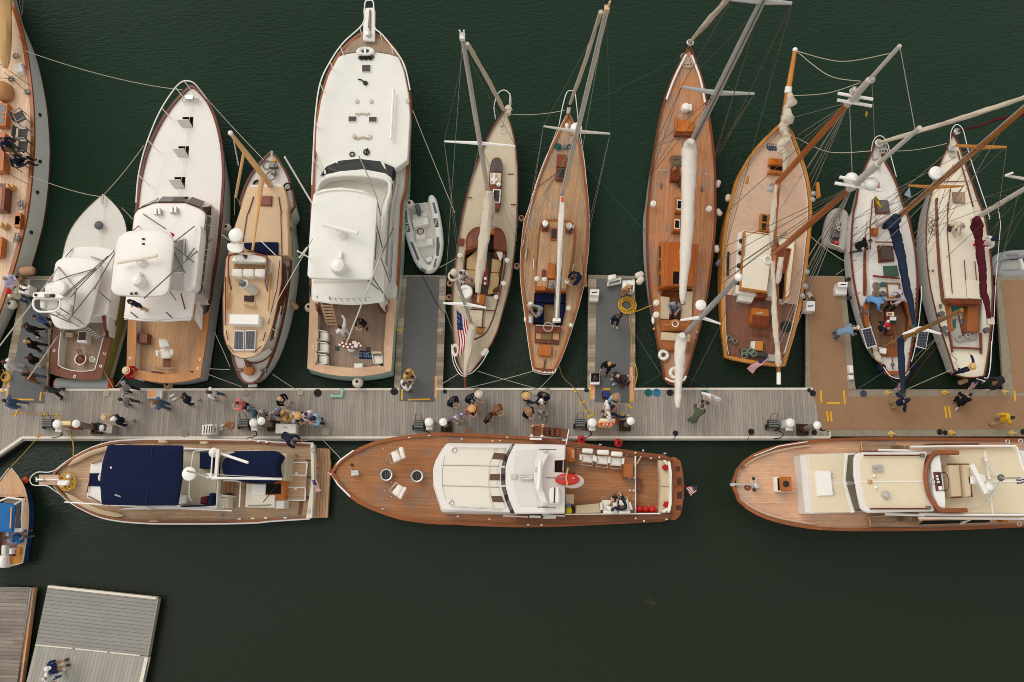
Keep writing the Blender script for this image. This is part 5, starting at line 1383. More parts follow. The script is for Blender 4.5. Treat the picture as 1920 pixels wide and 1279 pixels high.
b.part('box_vent',G().lat(W(cG(272,1012)[0],z+.5),[(.1,-.15),(.08,0),(.06,.1)],12),BRASS)
b.pz('box_side',cG(298,1060,312,1060,310,1108,298,1106),z+.3,z-.1,MH,.02)
b.part('deck_vent',G().lat(W(cG(340,640)[0],z+.35),[(.2,-.3),(.2,-.05),(.16,.05),(.06,.08)],16).box(W(cG(345,650)[0],z+.2),(.4,.3,.15)),WP)
g=G()
for i in range(4):g.tor(W(cG(312-i*3,668+i*7)[0],z+.06),.13-i*.02,.025)
for i in range(6):g.tor(W(cG(330+i*6,340+(i%3)*22)[0],z+.3),.16,.02,14,5)
b.part('rope_coil',g,ROPE)
g=G()
for i in range(5):g.tor(W(cG(270+i*6,960+(i%2)*12)[0],z+.06),.2,.03,14,5)
b.part('rope_pile',g,pt_('grey_rope',(120,104,84),.9,.2,8))
for q in(cG(185,1098,196,1098,196,1125,185,1125),cG(430,1118,441,1118,441,1145,430,1145),cG(338,455,350,455,348,505,338,505)):b.pz('deck_prism',q,z+.02,z-.1,pt_('grey_deck_prism',(96,92,86),.4),0)
for p in cG(143,1222,478,1252)+cH(161,600,160,672,380,450):winch(b,p,z+.3,.13)
for p in cG(178,1020,210,1022,425,1042,458,1044):b.part('deck_eye',G().tor(W(p,z+.03),.04,.012,10,5),ST)
for p in cH(148,757,405,775):b.part('stern_cleat',G().ball(W(p,z+.1),.07),BRASS)
b.part('white_bag',G().ball(W(cH(142,705)[0],z+.1),.12,(.6,1.5,.6)),WC)
b.part('stern_grab_rail',G().tube(spl(WL(cH(215,1052,250,1070,290,1072,325,1062,340,1040),1.35)),.05,8),WP)
b.part('sheet_bag',G().box(W(cH(382,490)[0],z+.2),(.14,.45,.15)),pt_('grey_bag',(150,142,130),.9))
sp=Spar(cG(378,852)[0],1.6,cG(794,-10)[0]);sp2=Spar(cG(378,852)[0],1.6,cG(940,-280)[0]);m_=mast(b,sp2,.16,.1,ALU)
b.part('mast_track',G().tube([sp2.b+V3((-.02,-.16,.2)),sp2.t+V3((-.02,-.1,0))],.03,5),DK,m_)
_,L1,R1_=spreader(b,m_,sp2,cG(312,522)[0],cG(750,562)[0],ALU,cG(515,552)[0],.09)
_,L2,R2_=spreader(b,m_,sp2,cG(612,-2)[0],cG(975,20)[0],ALU,cG(790,8)[0],.09)
lc=lambda*a:[W(p,z+.1)for p in cG(*a)]
for q in lc(130,1050,150,885):lines(b,[(L1,q),(sp2.at(cG(515,552)[0]),q)],WIRE_D,.012);
for q in lc(505,970,512,930):lines(b,[(R1_,q),(R2_,R1_),(sp2.at(cG(790,8)[0]),q)],WIRE_D,.012)
lines(b,[(L2,L1),(sp2.t,W(cG(365,260)[0],1.7)),(R2_,W(cG(530,950)[0],1.3)),(R2_,W(cH(545,400)[0],1.2)),(sp2.at(cG(760,60)[0]),W(cG(420,410)[0],1.5))],WIRE_D,.012)
b.part('furled_jib',ltb(G(),[W(cG(362,256)[0],1.9),W(cG(470,130)[0],5.4),W(cG(590,-5)[0],9.0),W(cG(700,-120)[0],11.5)],[.07,.115,.12,.1],8,6,.1,10),SAILC)
b.part('stem_fitting',G().tor(W(cG(365,255)[0],1.75),.14,.03),ST)
bo=Spar(cG(368,900)[0],2.6,cH(320,608)[0],2.5)
o=b.part('boom',G().tube([bo.b,bo.t],[.1,.07],8),ALU_L)
b.part('boom_sail',ltb(G(),[W(cG(375,848)[0],3.6),W(cG(360,915)[0],2.9),W(cG(350,1279)[0],2.75),W(cH(335,330)[0],2.65),W(cH(320,540)[0],2.6),W(cH(320,600)[0],2.5)],[.1,.34,.29,.23,.15,.06],14,9,.05,9,.3),SAILW,o)
b.part('boom_end',G().tor(W(cH(320,600)[0],2.45),.08,.04),DK,o)
sm=Spar(cH(322,800)[0],1.3,cH(655,448)[0]);mm=mast(b,sm,.12,.09,ALU,'mizzen_mast')
b.part('mizzen_cap',G().ball(sm.t,.14),WP,mm)
radar(b,cH(430,612)[0],sm.at(cH(450,660)[0]).z+.3,.21,.16,WP,mm)
_,ML,MR=spreader(b,mm,sm,cH(305,705)[0],cH(548,727)[0],WP,cH(430,688)[0],.07)
lines(b,[(sm.t,MR),(sm.t,W(cH(430,690)[0],z)),(MR,W(cH(358,1110)[0],1.0)),(sm.at(cH(560,550)[0]),W(cH(480,640)[0],z))],WIRE_D,.01)
b.part('mizzen_sail',ltb(G(),[W(cH(318,795)[0],2.9),W(cH(308,835)[0],2.5),W(cH(300,1000)[0],2.4),W(cH(292,1130)[0],2.3),W(cH(290,1210)[0],2.25),W(cH(297,1232)[0],2.2)],[.12,.24,.2,.15,.11,.03],12,10,.07,7,.5),SAILW)
for q in(cG(280,805,120,1050),cG(300,830,150,880),cH(300,120,180,300),cH(400,100,300,480)):b.tp_('sheet_line',[(q[0],2.2),(q[1],z+.1)],.01,ROPE_D,4)
b=Boat('gaff_schooner','schooner with worn pinkish painted foredeck, cream deckhouse roofs and golden rails','sailboat',cG(912,738)[0],cH(752,965)[0],1.5,1.15,left=cG(842,800,762,882,692,982,632,1100,598,1240)+cH(588,60,566,200,556,400,553,600,560,800,573,925),right=cG(965,775,1012,890,1052,1000,1082,1130,1092,1260)+cH(1088,150,1062,400,1032,600,990,780,930,985),dip=.15)
b.hull(pt_('golden_topsides',(200,140,70),.4,.08,coat=.3),BLACKB,REDBOOT,(.35,-.02,.15),(1.0,.3))
z=1.08
b.deck(PINKGREY,0,.735,-.18,.05);TEAK8=wood('schooner_aft_planks',(112,72,54),b.dir,.09,.35,.1,.65,blotch=.08)
b.deck(TEAK8,.735,1,-.18,.05,name='aft_deck')
b.rail(wood('golden_cap_rail',(188,126,58),b.dir,.3,0,.12,.4,coat=.3),.12,.05,.22,.02)
b.rail(W2,.03,-.02,.2,-.14,name='bulwark_stringer',transom=False)
bl_=b.pz('deckhouse_side',cH(692,165,870,186,1002,224,962,575,935,600,880,560,770,560,640,545,642,350,655,180),z+.35,z-.3,W2,.04)
lr=cH(690,168,866,190,852,335,828,540,668,516)
b.pz('deckhouse_roof',lr,z+.75,z+.3,VY,.03)
b.pz('roof_cloth',[tuple(V3(p).lerp(V3(cH(765,350)[0]),.055))for p in lr],z+.765,z+.7,CREAM2,.01)
b.pz('roof_rib',cH(682,322,842,334,841,341,681,329),z+.79,z+.7,WP,.005)
for q in(cH(696,185,688,318),cH(690,300,684,330)):b.tp_('roof_rail',[(q[0],z+.82),(q[1],z+.82)],.02,DK,5)
rr_=cH(878,195,1002,226,966,560,930,590,938,425,968,280,900,258)
b.pz('deckhouse_roof',rr_,z+.7,z+.3,VY,.03)
b.pz('roof_cloth',cH(884,204,992,232,958,548,938,568,945,425,975,276,900,252),z+.715,z+.6,CREAM2,.01)
b.pz('companion_slats',cH(872,262,966,282,948,428,885,418),z+.6,z+.2,wood('companion_slats',(124,66,44),b.dir,.09,.6,.15,.4),.02)
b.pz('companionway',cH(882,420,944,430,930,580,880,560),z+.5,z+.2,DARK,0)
b.pz('house_step',cH(655,545,760,555,735,598,652,586),z+.2,z-.25,OFFW,.02)
b.pz('aft_bulkhead',cH(765,540,832,548,826,570,770,566),z+.5,z-.2,VR,.02)
for x,y in cH(674,232,668,303,660,380,653,480):b.part('porthole',G().lat(W((x-.5,y),z+.33),[(.11,-.1),(.12,.03),(.08,.05)],14),BK)
b.part('mast_boot',G().tor(W(cH(832,342)[0],z+.85),.16,.05),WP)
hq=cH(790,64,860,72,850,178,785,168)
f=b.pz('skylight',hq,z+.3,z-.3,VY,.03)
for q in(cH(800,74,828,78,825,115,797,111),cH(796,122,824,125,820,166,793,162)):b.pz('skylight_glass',q,z+.31,z+.2,GLASSD,0,f)
for i in range(4):b.pz('skylight_bar',cH(834+i*6,72,837+i*6,72,830+i*6,172,827+i*6,172),z+.315,z+.25,VO,0,f)
b.pz('fore_hatch',cG(842,945,922,955,918,992,838,985),z+.4,z-.25,VO,.03)
b.pz('fore_hatch',cG(838,1014,916,1024,914,1042,832,1034),z+.35,z-.25,VO,.03)
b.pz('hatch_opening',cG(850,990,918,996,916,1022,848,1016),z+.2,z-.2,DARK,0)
wb=b.pz('wheel_box',cH(738,630,832,638,840,660,838,738,735,728,728,690),z+.35,z-.25,VO,.03)
b.pz('wheel_box_slats',cH(736,672,836,682,838,738,734,728),z+.37,z+.3,VR,.01,wb)
b.pz('box_window',rnd(cH(762,655,802,655,802,670,762,670),2),z+.36,z+.3,pt_('pale_box_window',(170,150,124),.4),0,wb)
b.tp_('tiller_bar',[(cH(730,785)[0],z),(cH(835,800)[0],z)],.03,VR,6)
b.pz('plank_stack',cH(756,828,804,832,800,890,755,884),z+.1,z-.2,VY,.01);b.pz('white_board',cH(733,832,756,830,754,880,732,876),z+.12,z-.2,OFFW,.01)
b.pz('stern_gear',cH(665,880,830,900,830,925,680,915),z+.1,z-.2,pt_('dark_gear',(70,66,60),.8,.3,8),.02)
b.pz('stern_box',cH(835,908,880,912,878,952,836,948),z+.25,z-.2,pt_('grey_box',(168,160,150),.7),.02)
g=G()
for x,y in cH(690,895,730,890,690,915,745,905):g.tor(W((x,y),z+.12),.12,.03)
b.part('green_rope',g,pt_('sage_rope',(120,132,116),.9,.2,9))
b.part('deck_hole',G().lat(W(cH(938,742)[0],z-.1),[(.25,-.05),(.25,.03),(.18,.04)],16),BK)
b.part('cleat_block',G().tor(W(cH(598,812)[0],z),.1,.04).tor(W(cH(632,830)[0],z),.1,.04),DK)
g=G()
for i in range(6):g.tor(W(cG(845+(i%3)*14,868+(i//3)*14)[0],z+.12),.16,.05,12,5)
b.part('anchor_chain_pile',g,pt_('dark_blue_chain',(44,66,92),.6,.3,9))
b.part('windlass',G().tor(W(cG(828,1120)[0],z),.2,.04).ball(W(cG(845,1135)[0],z),.15).tor(W(cG(860,1120)[0],z+.1),.18,.03),pt_('grey_winch',None))
b.part('deck_vent',G().lat(W(cG(764,1122)[0],z-.05),[(.12,-.1),(.12,.02),(.06,.03)],14),pt_('brown_vent',(112,84,64),.6))
b.pz('yellow_oar',cG(716,1020,728,1022,712,1104,694,1102),z+.05,z-.2,VY,.01)
b.part('pinrail_hardware',G().tube(WL(cH(595,295,592,360,590,440),z),.05,6),BK)
b.pz('deck_seam',cH(818,-30,834,-30,810,66,796,66),z-.09,z-.2,pt_('pale_deck_seam',(188,170,152),.8),0)
bs=Spar(cG(950,560)[0],1.9,cG(994,300)[0],2.3)
bp=b.part('bowsprit',G().tube([W(cG(915,800)[0],1.6),bs.b,bs.t],[.16,.13,.09],10),VY)
b.part('bowsprit_cap',G().ball(bs.t,.12),WP,bp);b.part('bowsprit_band',G().tube([bs.b,bs.b.lerp(bs.t,.14)],.16,10),WP,bp)
b.part('bundled_jib',ltb(G(),[W(p,zz)for p,zz in zip(cG(962,560,970,610,940,650,950,700,925,760,940,830,905,880,935,930,930,1030),(2.3,2.5,2.4,2.5,2.3,2.3,2.2,2.1,1.9))],[.07,.24,.14,.23,.21,.22,.19,.13,.08],12,21,.22,6),SAILC)
FT=(1687,86)
sf=Spar(cG(890,1095)[0],1.3,FT);mf=mast(b,sf,.13,.07,SPAR,'foremast',cG(1315,630)[0],ALU_L)
sM=Spar(cH(868,312)[0],1.9,cI(590,765)[0]);mM=mast(b,sM,.13,.07,SPAR,'mainmast',cI(175,1140)[0],ALU_L)
for s_,m_,pr in((sf,mf,(cI(100,560,308,596),cI(96,600,302,636))),(sM,mM,(cI(110,1062,330,1100),cI(82,1098,360,1142)))):
 for q in pr:
  mid=((q[0][0]+q[1][0])/2,(q[0][1]+q[1][1])/2);zz=s_.at(mid).z
  b.part('crosstree',G().tube([W(q[0],zz),W(q[1],zz)],.06,8),WP,m_)
for s_,m_,qs in((sf,mf,cI(190,548,210,590,300,478)),(sM,mM,cI(300,1020,330,990,190,1120))):
 for p in qs:b.part('mast_block',G().tor(W(p,s_.at(p).z),.1,.035,12,6).box(W(p,s_.at(p).z),(.12,.18,.2)),pt_('pale_grey_metal',None),m_)
for p,r in((cI(180,1075)[0],.23),(cI(302,1102)[0],.21)):
 c=W(p,sM.at(p).z);b.part('satellite_dome',G().lat(c,[(r*.7,-.2),(r,-.1),(r,.05),(r*.75,.17),(r*.3,.23),(.01,.24)],20),WP,mM)
fb_=b.part('fore_boom',G().tube([W(cG(895,1105)[0],2.2),W(cH(878,60)[0],2.4),W(cH(868,285)[0],2.3)],[.09,.1,.08],8),SPAR)
b.part('foresail',ltb(G(),[W(cG(880,1110)[0],2.5),W(cH(870,0)[0],2.5),W(cH(858,130)[0],2.45),W(cH(852,260)[0],2.4)],[.07,.11,.13,.08],10,13,.12,7),SAILC,fb_)
mb_=b.part('main_boom',G().tube([W(cH(872,320)[0],2.6),W(cH(880,600)[0],2.6),W(cH(890,850)[0],2.5),W(cH(896,1020)[0],2.5)],[.15,.13,.11,.09],8),SPAR)
b.part('mainsail',ltb(G(),[W(cH(858,350)[0],3.0),W(cH(866,500)[0],2.95),W(cH(872,700)[0],2.9),W(cH(885,850)[0],2.8),W(cH(893,950)[0],2.75),W(cH(893,985)[0],2.7)],[.08,.1,.11,.12,.12,.05],10,14,.15,8),SAILC,mb_)
b.part('gaff_jaws',ltb(G(),[W(cH(912,330)[0],2.9),W(cH(890,460)[0],2.9),W(cH(885,480)[0],2.8)],[.1,.12,.05],8,15,.1),SAILC,mb_)
b.part('boom_end',G().tube([W(cH(896,1020)[0],2.5),W(cH(896,1090)[0],2.5)],.09,8),WP,mb_)
ft=sf.at(cG(1325,620)[0]);mt=sM.at(cI(190,1120)[0])
for q in cG(1003,815,1020,850,1050,920,1070,1010,1080,1060,1085,1100,1090,1150):lines(b,[(ft,W(q,z+.2))],WIRE,.013)
for q in cH(580,260,572,330,592,50):lines(b,[(ft if q[1]<400 else mt,W(q,z+.2))],WIRE_D,.013)
for q in cH(560,480,568,430):lines(b,[(mt,W(q,z+.2)),(W(cH(945,180)[0],6.0),W(q,z+.2))],WIRE_D,.013)
for q in cH(1068,330,1062,400,1054,430,1048,480,1040,540,1034,590):lines(b,[(mt,W(q,z+.2))],WIRE,.013)
lines(b,[(mt,ft),(ft,W(cH(890,60)[0],2.5)),(mt,W(cH(905,600)[0],2.6)),(mt,W(cH(895,1010)[0],2.6)),(W(cH(1010,540)[0],4.0),W(cH(890,830)[0],2.6)),(W(cH(1000,600)[0],4.0),W(cH(892,880)[0],2.6)),(sf.t,sM.at(cI(560,780)[0])),(ft,W(cG(930,720)[0],1.8))],WIRE,.012)
def stay(p0,z0,p1,z1,mid,r=.016,mat=ROPE):
 a,c=W(p0,z0),W(p1,z1);zm=(z0+z1)/2;P=spl([a,W(mid,zm-.2),c],10)
 b.part('stay',G().tube(P,r,5,cap=False),mat)
stay(cG(1002,306)[0],2.4,cI(408,322)[0],sf.at(cI(408,322)[0]).z,cG(1260,368)[0])
stay(cG(1006,310)[0],2.4,cI(240,488)[0],sf.at(cI(240,488)[0]).z,cG(1190,450)[0])
stay(cG(965,575)[0],2.4,cI(232,497)[0],sf.at(cI(232,497)[0]).z,cG(1180,560)[0])
stay(cG(1000,825)[0],1.6,cI(300,905)[0],1.9,cG(1200,912)[0],.014)
stay(cI(303,500)[0],sf.at(cI(303,500)[0]).z,cI(318,830)[0],6.0,cI(312,660)[0],.012,WIRE)
b.pz('deadeye',cG(1125,1090,1138,1092,1148,1180,1130,1185),1.9,1.7,VY,.02)
b.part('signal_flag',G().slab([W(p,zz)for p,zz in zip(cI(268,665,280,680,270,705,262,690),(8,8,7.7,7.7))],.01),ROPE_Y)
g=G()
for p in cG(1105,1160,1100,1195)+cH(1065,415,1055,500,1040,560):g.ball(W(p,z+.5),.1).tor(W(p,z+.3),.1,.03,10,5)
b.part('rigging_screws',g,pt_('grey_winch',None))
flag('ensign','furled US flag hanging off the stern of the painted deck schooner',cH(826,918,702,992,742,1020,832,940),(2.0,1.6,1.5,1.9),.07,16,2)
b=Boat('white_ketch','white ketch with dark blue sail covers and two solar panels at the stern','sailboat',cI(332,835)[0],cJ(458,1058)[0],1.4,1.05,left=cI(292,930,255,1010,220,1110,202,1230)+cJ(190,50,178,200,175,320,188,450,220,610,252,730,295,880,345,970,392,1015),right=cI(385,970,430,1050,470,1150,495,1240)+cJ(515,60,545,180,568,300,578,420,576,600,562,720,546,850,520,1015),dip=.15)
b.hull(HULLW,BLACKB,REDBOOT,(.4,.0,.25),(1.2,.7))
z=1.08
TEAK9=wood('ketch_cockpit_teak',(136,102,72),b.dir,.09,.35,.1,.7,blotch=.1)
w9=cJ(296,592,500,592,534,680,528,790,470,880,350,880,290,700)
b.deck(W2,dz=-.05,holes=[w9]);b.well(w9,z,.6,VR,TEAK9)
b.rail(VR,.06,.05,.08,.01)
b.pz('coaming',cJ(282,560,298,590,280,660,288,740,268,742,256,660,262,600),z+.12,z-.05,VARN,.02)
b.pz('coaming',cJ(500,590,520,600,545,690,540,760,522,760,530,690),z+.12,z-.05,VARN,.02)
tr=cJ(300,578,286,400,284,200,292,60)+cI(300,1190,320,1150,440,1150,470,1230)+cJ(482,120,492,300,498,400,490,580)
b.pz('cabin_trunk',tr,z+.35,z-.1,W2,.05)
b.part('trunk_trim',G().pz(WL(cJ(254,550,270,556,272,300,290,70,276,70,256,300),z+.03),z-.1,.01),VR)
b.part('trunk_trim',G().tube(WL(cI(305,1198,300,1279)+cJ(292,130,294,280),z+.42),.03,6),VR)
b.pz('fore_hatch',cI(322,1198,402,1200,415,1276,330,1279),z+.5,z+.2,MH,.02);b.pz('hatch_glass',cI(334,1204,398,1206,408,1268,340,1270),z+.52,z+.4,pt_('grey_green_lens',(98,98,88),.3),0)
b.pz('main_hatch',cJ(340,256,428,258,440,350,348,358),z+.48,z+.2,MH,.02);b.pz('hatch_glass',cJ(356,264,420,266,430,338,360,342),z+.5,z+.4,pt_('smoky_lens',(88,76,66),.3),0)
b.pz('canvas_cover',cJ(372,380,455,376,468,440,378,446),z+.42,z+.3,GREENCAN,.02)
b.part('traveller',G().tube(WL(cJ(310,440,470,455),z+.5),.05,6),VR)
b.part('coiled_line',G().tor(W(cJ(330,500)[0],z+.4),.13,.05).tor(W(cJ(328,545)[0],z+.4),.13,.05).tor(W(cJ(330,500)[0],z+.42),.06,.04).tor(W(cJ(328,545)[0],z+.42),.06,.04),pt_('dark_tan_rope',(128,116,96),.9,.2,9))
b.part('green_bag',G().ball(W(cJ(370,490)[0],z+.45),.14,(1.2,.8,.6)),GREENCAN)
winch(b,cJ(366,545)[0],z+.5,.12,DK);winch(b,cJ(385,552)[0],z+.45,.07,DK)
opening(b,'companionway',cJ(388,478,474,480,472,572,398,572),z+.3,VARN,.06,.12)
tb=b.pz('cockpit_table',cJ(388,650,442,652,440,790,388,792),1.15,.9,VR,.02)
for q,m9 in((cJ(392,656,436,656,436,680,392,680),WP),(cJ(412,684,450,684,448,706,412,706),WP),(cJ(394,702,410,702,410,718,394,718),WP),(cJ(414,706,446,706,446,726,414,726),DKGREEN),(cJ(398,660,425,660,425,676,398,676),VY)):
 b.pz('served_tray',q,1.2 if m9 is WP else 1.22,1.15,m9,.005)
b.pz('aft_bench',cJ(345,862,388,872,385,920,350,915),z+.1,z-.1,VARN,.02)
b.pz('aft_bench',cJ(395,866,465,866,462,922,395,922),z+.1,z-.1,VARN,.02)
b.pz('white_lid',cJ(348,866,392,874,390,908,352,900),z+.2,z+.1,WP,.01)
b.tp_('tiller',[(cJ(420,800)[0],z+.3),(cJ(428,1000)[0],z+.15)],.035,VARN,6);b.part('tiller_cap',G().ball(W(cJ(427,972)[0],z+.2),.09),DK)
b.part('transom_rail',G().tube(spl(WL(cJ(372,985,410,1035,460,1055,500,1040,528,1010),1.45)),.02,6),WP)
b.part('transom_rail',G().tube(spl(WL(cJ(385,1015,430,1065,480,1080,525,1030),1.3)),.02,6),pt_('dark_stanchion',(70,66,70),.5))
b.pz('transom_seat',cJ(380,1008,500,1008,490,1032,395,1030),1.2,1.0,VARN,.02)
for q,zz in((cJ(240,758,296,746,332,856,275,876),1.75),(cJ(582,766,644,772,628,878,568,864),1.9)):
 f=b.pz('solar_panel',q,zz,zz-.05,WP,.008);cen=V3((sum(p[0]for p in q)/4,sum(p[1]for p in q)/4))
 mk('solar_cells',G().poly(WL([tuple(V3(p).lerp(cen,.09))for p in q],zz+.008)),solar_mat(),f,False)
b.tp_('panel_strut',[(cJ(300,760)[0],1.7),(cJ(300,742)[0],1.1)],.02,WP,5);b.tp_('panel_strut',[(cJ(575,800)[0],1.85),(cJ(552,800)[0],1.1)],.02,WP,5)
for p in cJ(275,656,545,745):winch(b,p,z+.2,.1,DK)
g=G()
for x,y in cJ(572,520,572,545,570,575,568,600,553,820,548,850,538,880,530,905):g.ball(W((x,y),z+.25),.06)
b.part('fender_step',g,VR)
for p in cJ(240,628,235,682,238,655):b.part('deck_cleat',G().box(W(p,z),(.1,.15,.06)),DK)
b.part('bagged_line',ltb(G(),WL(cJ(320,880,335,920,360,950),z+.15),[.08,.14,.08],8,31),SAILC)
g=G()
for x,y,x2,y2 in((180,105,205,95),(188,160,215,148),(178,255,200,245),(172,365,210,340),(175,420,195,415),(195,560,235,535)):g.tube([W(cJ(x,y)[0],z+.5),W(cJ(x2,y2)[0],z)],.015,5)
b.part('stanchions',g,DK)
b.part('white_bundle',G().dome(WL(rnd(cJ(332,75,400,72,415,100,370,130,340,125),5),z+.75),z+.2,.15),SAILW)
b.pz('mast_vent',cJ(310,148,345,152,342,195,312,192),z+.6,z+.3,VO,.03)
b.pz('mast_vent',cI(335,1090,352,1092,350,1128,333,1126),z+.4,z-.1,VO,.03)
b.tp_('spinnaker_pole',[(cJ(320,236)[0],z+.5),(cJ(425,238)[0],z+.6)],.035,VARN,6)
sp=Spar(cJ(400,140)[0],1.5,(2040,100));m_=mast(b,sp,.125,.09,wood('olive_varnished_spar',(156,98,40),0,.5,0,.1,.35,coat=.3))
b.part('mast_track',G().tube([sp.b+V3((-.1,.02,.2)),sp.t+V3((-.09,.02,0))],.035,5),ALU,m_)
_,L1,R1_=spreader(b,m_,sp,cI(520,1112)[0],cI(852,1116)[0],VY,cI(655,1110)[0],.07)
_,L2,R2_=spreader(b,m_,sp,cI(806,872)[0],cI(1110,882)[0],VY,cI(935,875)[0],.07)
radar(b,cI(692,1032)[0],sp.at(cI(720,1050)[0]).z+.2,.26,.2,WP,m_)
zc=z+.1
for q in cJ(186,205,182,260,195,100):lines(b,[(L1,W(q,zc)),(sp.at(cI(640,1120)[0]),W(q,zc))],WIRE_D,.011)
for q in cJ(558,240,565,290,575,350):lines(b,[(R1_,W(q,zc)),(R2_,R1_),(sp.at(cI(660,1100)[0]),W(q,zc))],WIRE,.011)
lines(b,[(L2,L1),(sp.at(cI(1000,840)[0]),W(cI(440,1140)[0],z)),(R2_,W(cI(1060,1279)[0],3.5)),(sp.at(cI(1010,835)[0]),W(cJ(200,420)[0],zc)),(sp.at(cI(930,880)[0]),W(cJ(205,330)[0],zc)),(sp.at(cI(800,990)[0]),W(cJ(260,160)[0],z+.4)),(sp.at(cI(1100,770)[0]),W(cJ(575,420)[0],zc)),(sp.at(cI(1040,800)[0]),W(cJ(555,190)[0],zc)),(L1,W(cI(480,1140)[0],z+.3))],WIRE,.011)
b.part('furled_genoa',ltb(G(),[W(cI(350,856)[0],1.8),W(cI(640,770)[0],4.3),W(cI(900,690)[0],6.4),W(cI(1260,570)[0],9.0)],[.08,.1,.1,.09],8,16,.06,12),SAILC)
b.part('furler_drum',G().tor(W(cI(345,858)[0],1.7),.14,.05),ST)
bow_rail(b,[(p,zz)for p,zz in zip(cI(300,905,310,850,335,818,365,818,392,850,410,910,450,1060),(1.6,1.9,2,2,2,1.9,1.75))],WP,.018)
g=G()
for i in range(5):g.tor(W(cI(350+i*9,880+(i%2)*20)[0],1.6),.15,.02,12,5)
b.part('anchor_chain',g,pt_('pale_grey_metal',None))
for x,y in cI(318,945,330,1000,330,870):b.part('anchor_bracket',G().box(W((x,y),1.3),(.2,.25,.2)),pt_('pale_grey_metal',None))
cov=b.part('mainsail_cover',ltb(G(),[W(cJ(420,130)[0],3.3),W(cJ(432,140)[0],2.6),W(cJ(452,220)[0],2.5),W(cJ(480,330)[0],2.45),W(cJ(505,480)[0],2.4),W(cJ(535,600)[0],2.4),W(cJ(553,725)[0],2.35)],[.16,.26,.21,.18,.17,.13,.07],12,17,.08,8,.6),NAVY2)
b.part('mast_collar',ltb(G(),[W(cJ(375,150)[0],2.2),W(cJ(410,125)[0],2.6),W(cJ(455,95)[0],3.2)],[.1,.2,.21],12,18,.08),NAVY2,cov)
b.part('boom_end',G().tor(W(cJ(555,728)[0],2.3),.08,.03),ROPE_T,cov)
sm=Spar(cJ(412,850)[0],1.2,cJ(842,644)[0]);mm=mast(b,sm,.09,.08,wood('weathered_spar',(140,100,46),0,.5,0,.2,.5),'mizzen_mast')
zz=sm.at(cJ(560,765)[0]).z+.1
b.part('mizzen_spreader',G().tube([W(cJ(488,788)[0],zz),W(cJ(580,755)[0],zz),W(cJ(605,755)[0],zz),W(cJ(718,788)[0],zz)],[.04,.09,.09,.04],8),WP,mm)
lines(b,[(W(cJ(718,788)[0],zz),W(cJ(530,950)[0],z)),(W(cJ(488,788)[0],zz),W(cJ(320,900)[0],z)),(sm.t,W(cJ(520,1010)[0],z))],WIRE,.011)
b.part('mizzen_cover',ltb(G(),[W(cJ(478,805)[0],2.7),W(cJ(476,850)[0],2.4),W(cJ(480,950)[0],2.35),W(cJ(486,1060)[0],2.3),W(cJ(492,1140)[0],2.3)],[.12,.15,.14,.11,.08],12,19,.07,8,.5),NAVY2)
b.part('outer_rail',G().tube(spl(WL(cJ(600,500,600,560,580,760,560,880,540,955),1.6)),.018,5),WP)
f=flag('pennant','yellow pennant with a black letter G on the white ketch',R7(868,245,905,205,965,332,962,336),(5.2,5.2,4.6,4.6),.03,8,1,6,False,None,[pt_('flag_yellow',(222,190,20),.9)]*3)
yc=W(R7(902,252)[0],5.3);text_mesh('letter','G',.26,BK,Matrix.Translation(W(R7(902,250)[0],5.16))@Matrix.Rotation(R(40),4,'Z'),f,.02)
b.part('burgee',G().slab([W(p,zz_)for p,zz_ in zip(cI(496,1168,530,1122,538,1188),(4.6,4.9,4.5))],.01),pt_('pale_blue_burgee',(170,190,204),.9))
flag('ensign','small US flag below the transom of the white ketch',cJ(455,1085,480,1080,478,1120,430,1128),(1.6,1.5,1.2,1.2),.05,10,3)
b=Boat('cruising_sloop','cream decked sloop with a maroon sail cover on its boom at the right','sailboat',cI(787,800)[0],cJ(892,1052)[0],1.4,1.05,left=cI(755,875,718,960,682,1060,650,1180,632,1279)+cJ(627,120,626,300,640,450,678,640,718,780,758,900,800,1030),right=cI(830,880,870,1000,912,1110,952,1230)+cJ(972,50,1002,200,1020,350,1028,500,1024,650,1008,850,978,1045),dip=.15)
b.hull(pt_('pale_hull',(212,206,196),.3,.04,coat=.4),BLACKB,BLACKB,(.4,-.06,.1),(1.1,.4))
z=1.1
w10=cJ(772,602,962,602,960,870,792,866)
b.deck(CREAM2,dz=-.05,holes=[w10]);b.well(w10,z,.6,OFFW,OFFW)
b.rail(VR,.04,.06,.08,.0)
tr=cJ(748,578,726,400,712,200,704,0)+cI(722,1092,742,1082,862,1088,880,1150,905,1230)+cJ(928,100,948,250,958,400,966,582)
b.pz('cabin_trunk',tr,z+.32,z-.1,CREAM2,.05)
b.pz('trunk_side_board',cJ(735,578,748,574,724,350,712,120,704,-30,692,-30,698,150,712,350),z+.2,z-.1,VR,.02)
for q in(cJ(706,40,702,60),cJ(702,80,703,108),cJ(722,260,724,340)):b.tp_('portlight',[(q[0],z+.21),(q[1],z+.21)],.045,BK,6)
b.part('trunk_trim',G().tube(WL(cI(725,1090,860,1086),z+.38),.025,6),VR)
for q in(cJ(758,0,755,180,785,545),cJ(856,345,875,572),cJ(920,350,930,465),cI(775,1130,765,1200,760,1279)):b.part('grab_rail',G().tube(WL(q,z+.38),.022,6),VR)
b.pz('fore_hatch',cI(790,1150,860,1150,864,1216,796,1212),z+.45,z+.2,wood('faded_hatch',(146,112,88),0,.1,.3),.02)
b.pz('sliding_hatch',cJ(870,464,948,466,952,578,878,572),z+.45,z+.25,CREAM2,.02)
b.pz('companion_arch',cJ(748,574,966,580,962,604,860,612,770,602),z+.4,z-.1,VR,.02)
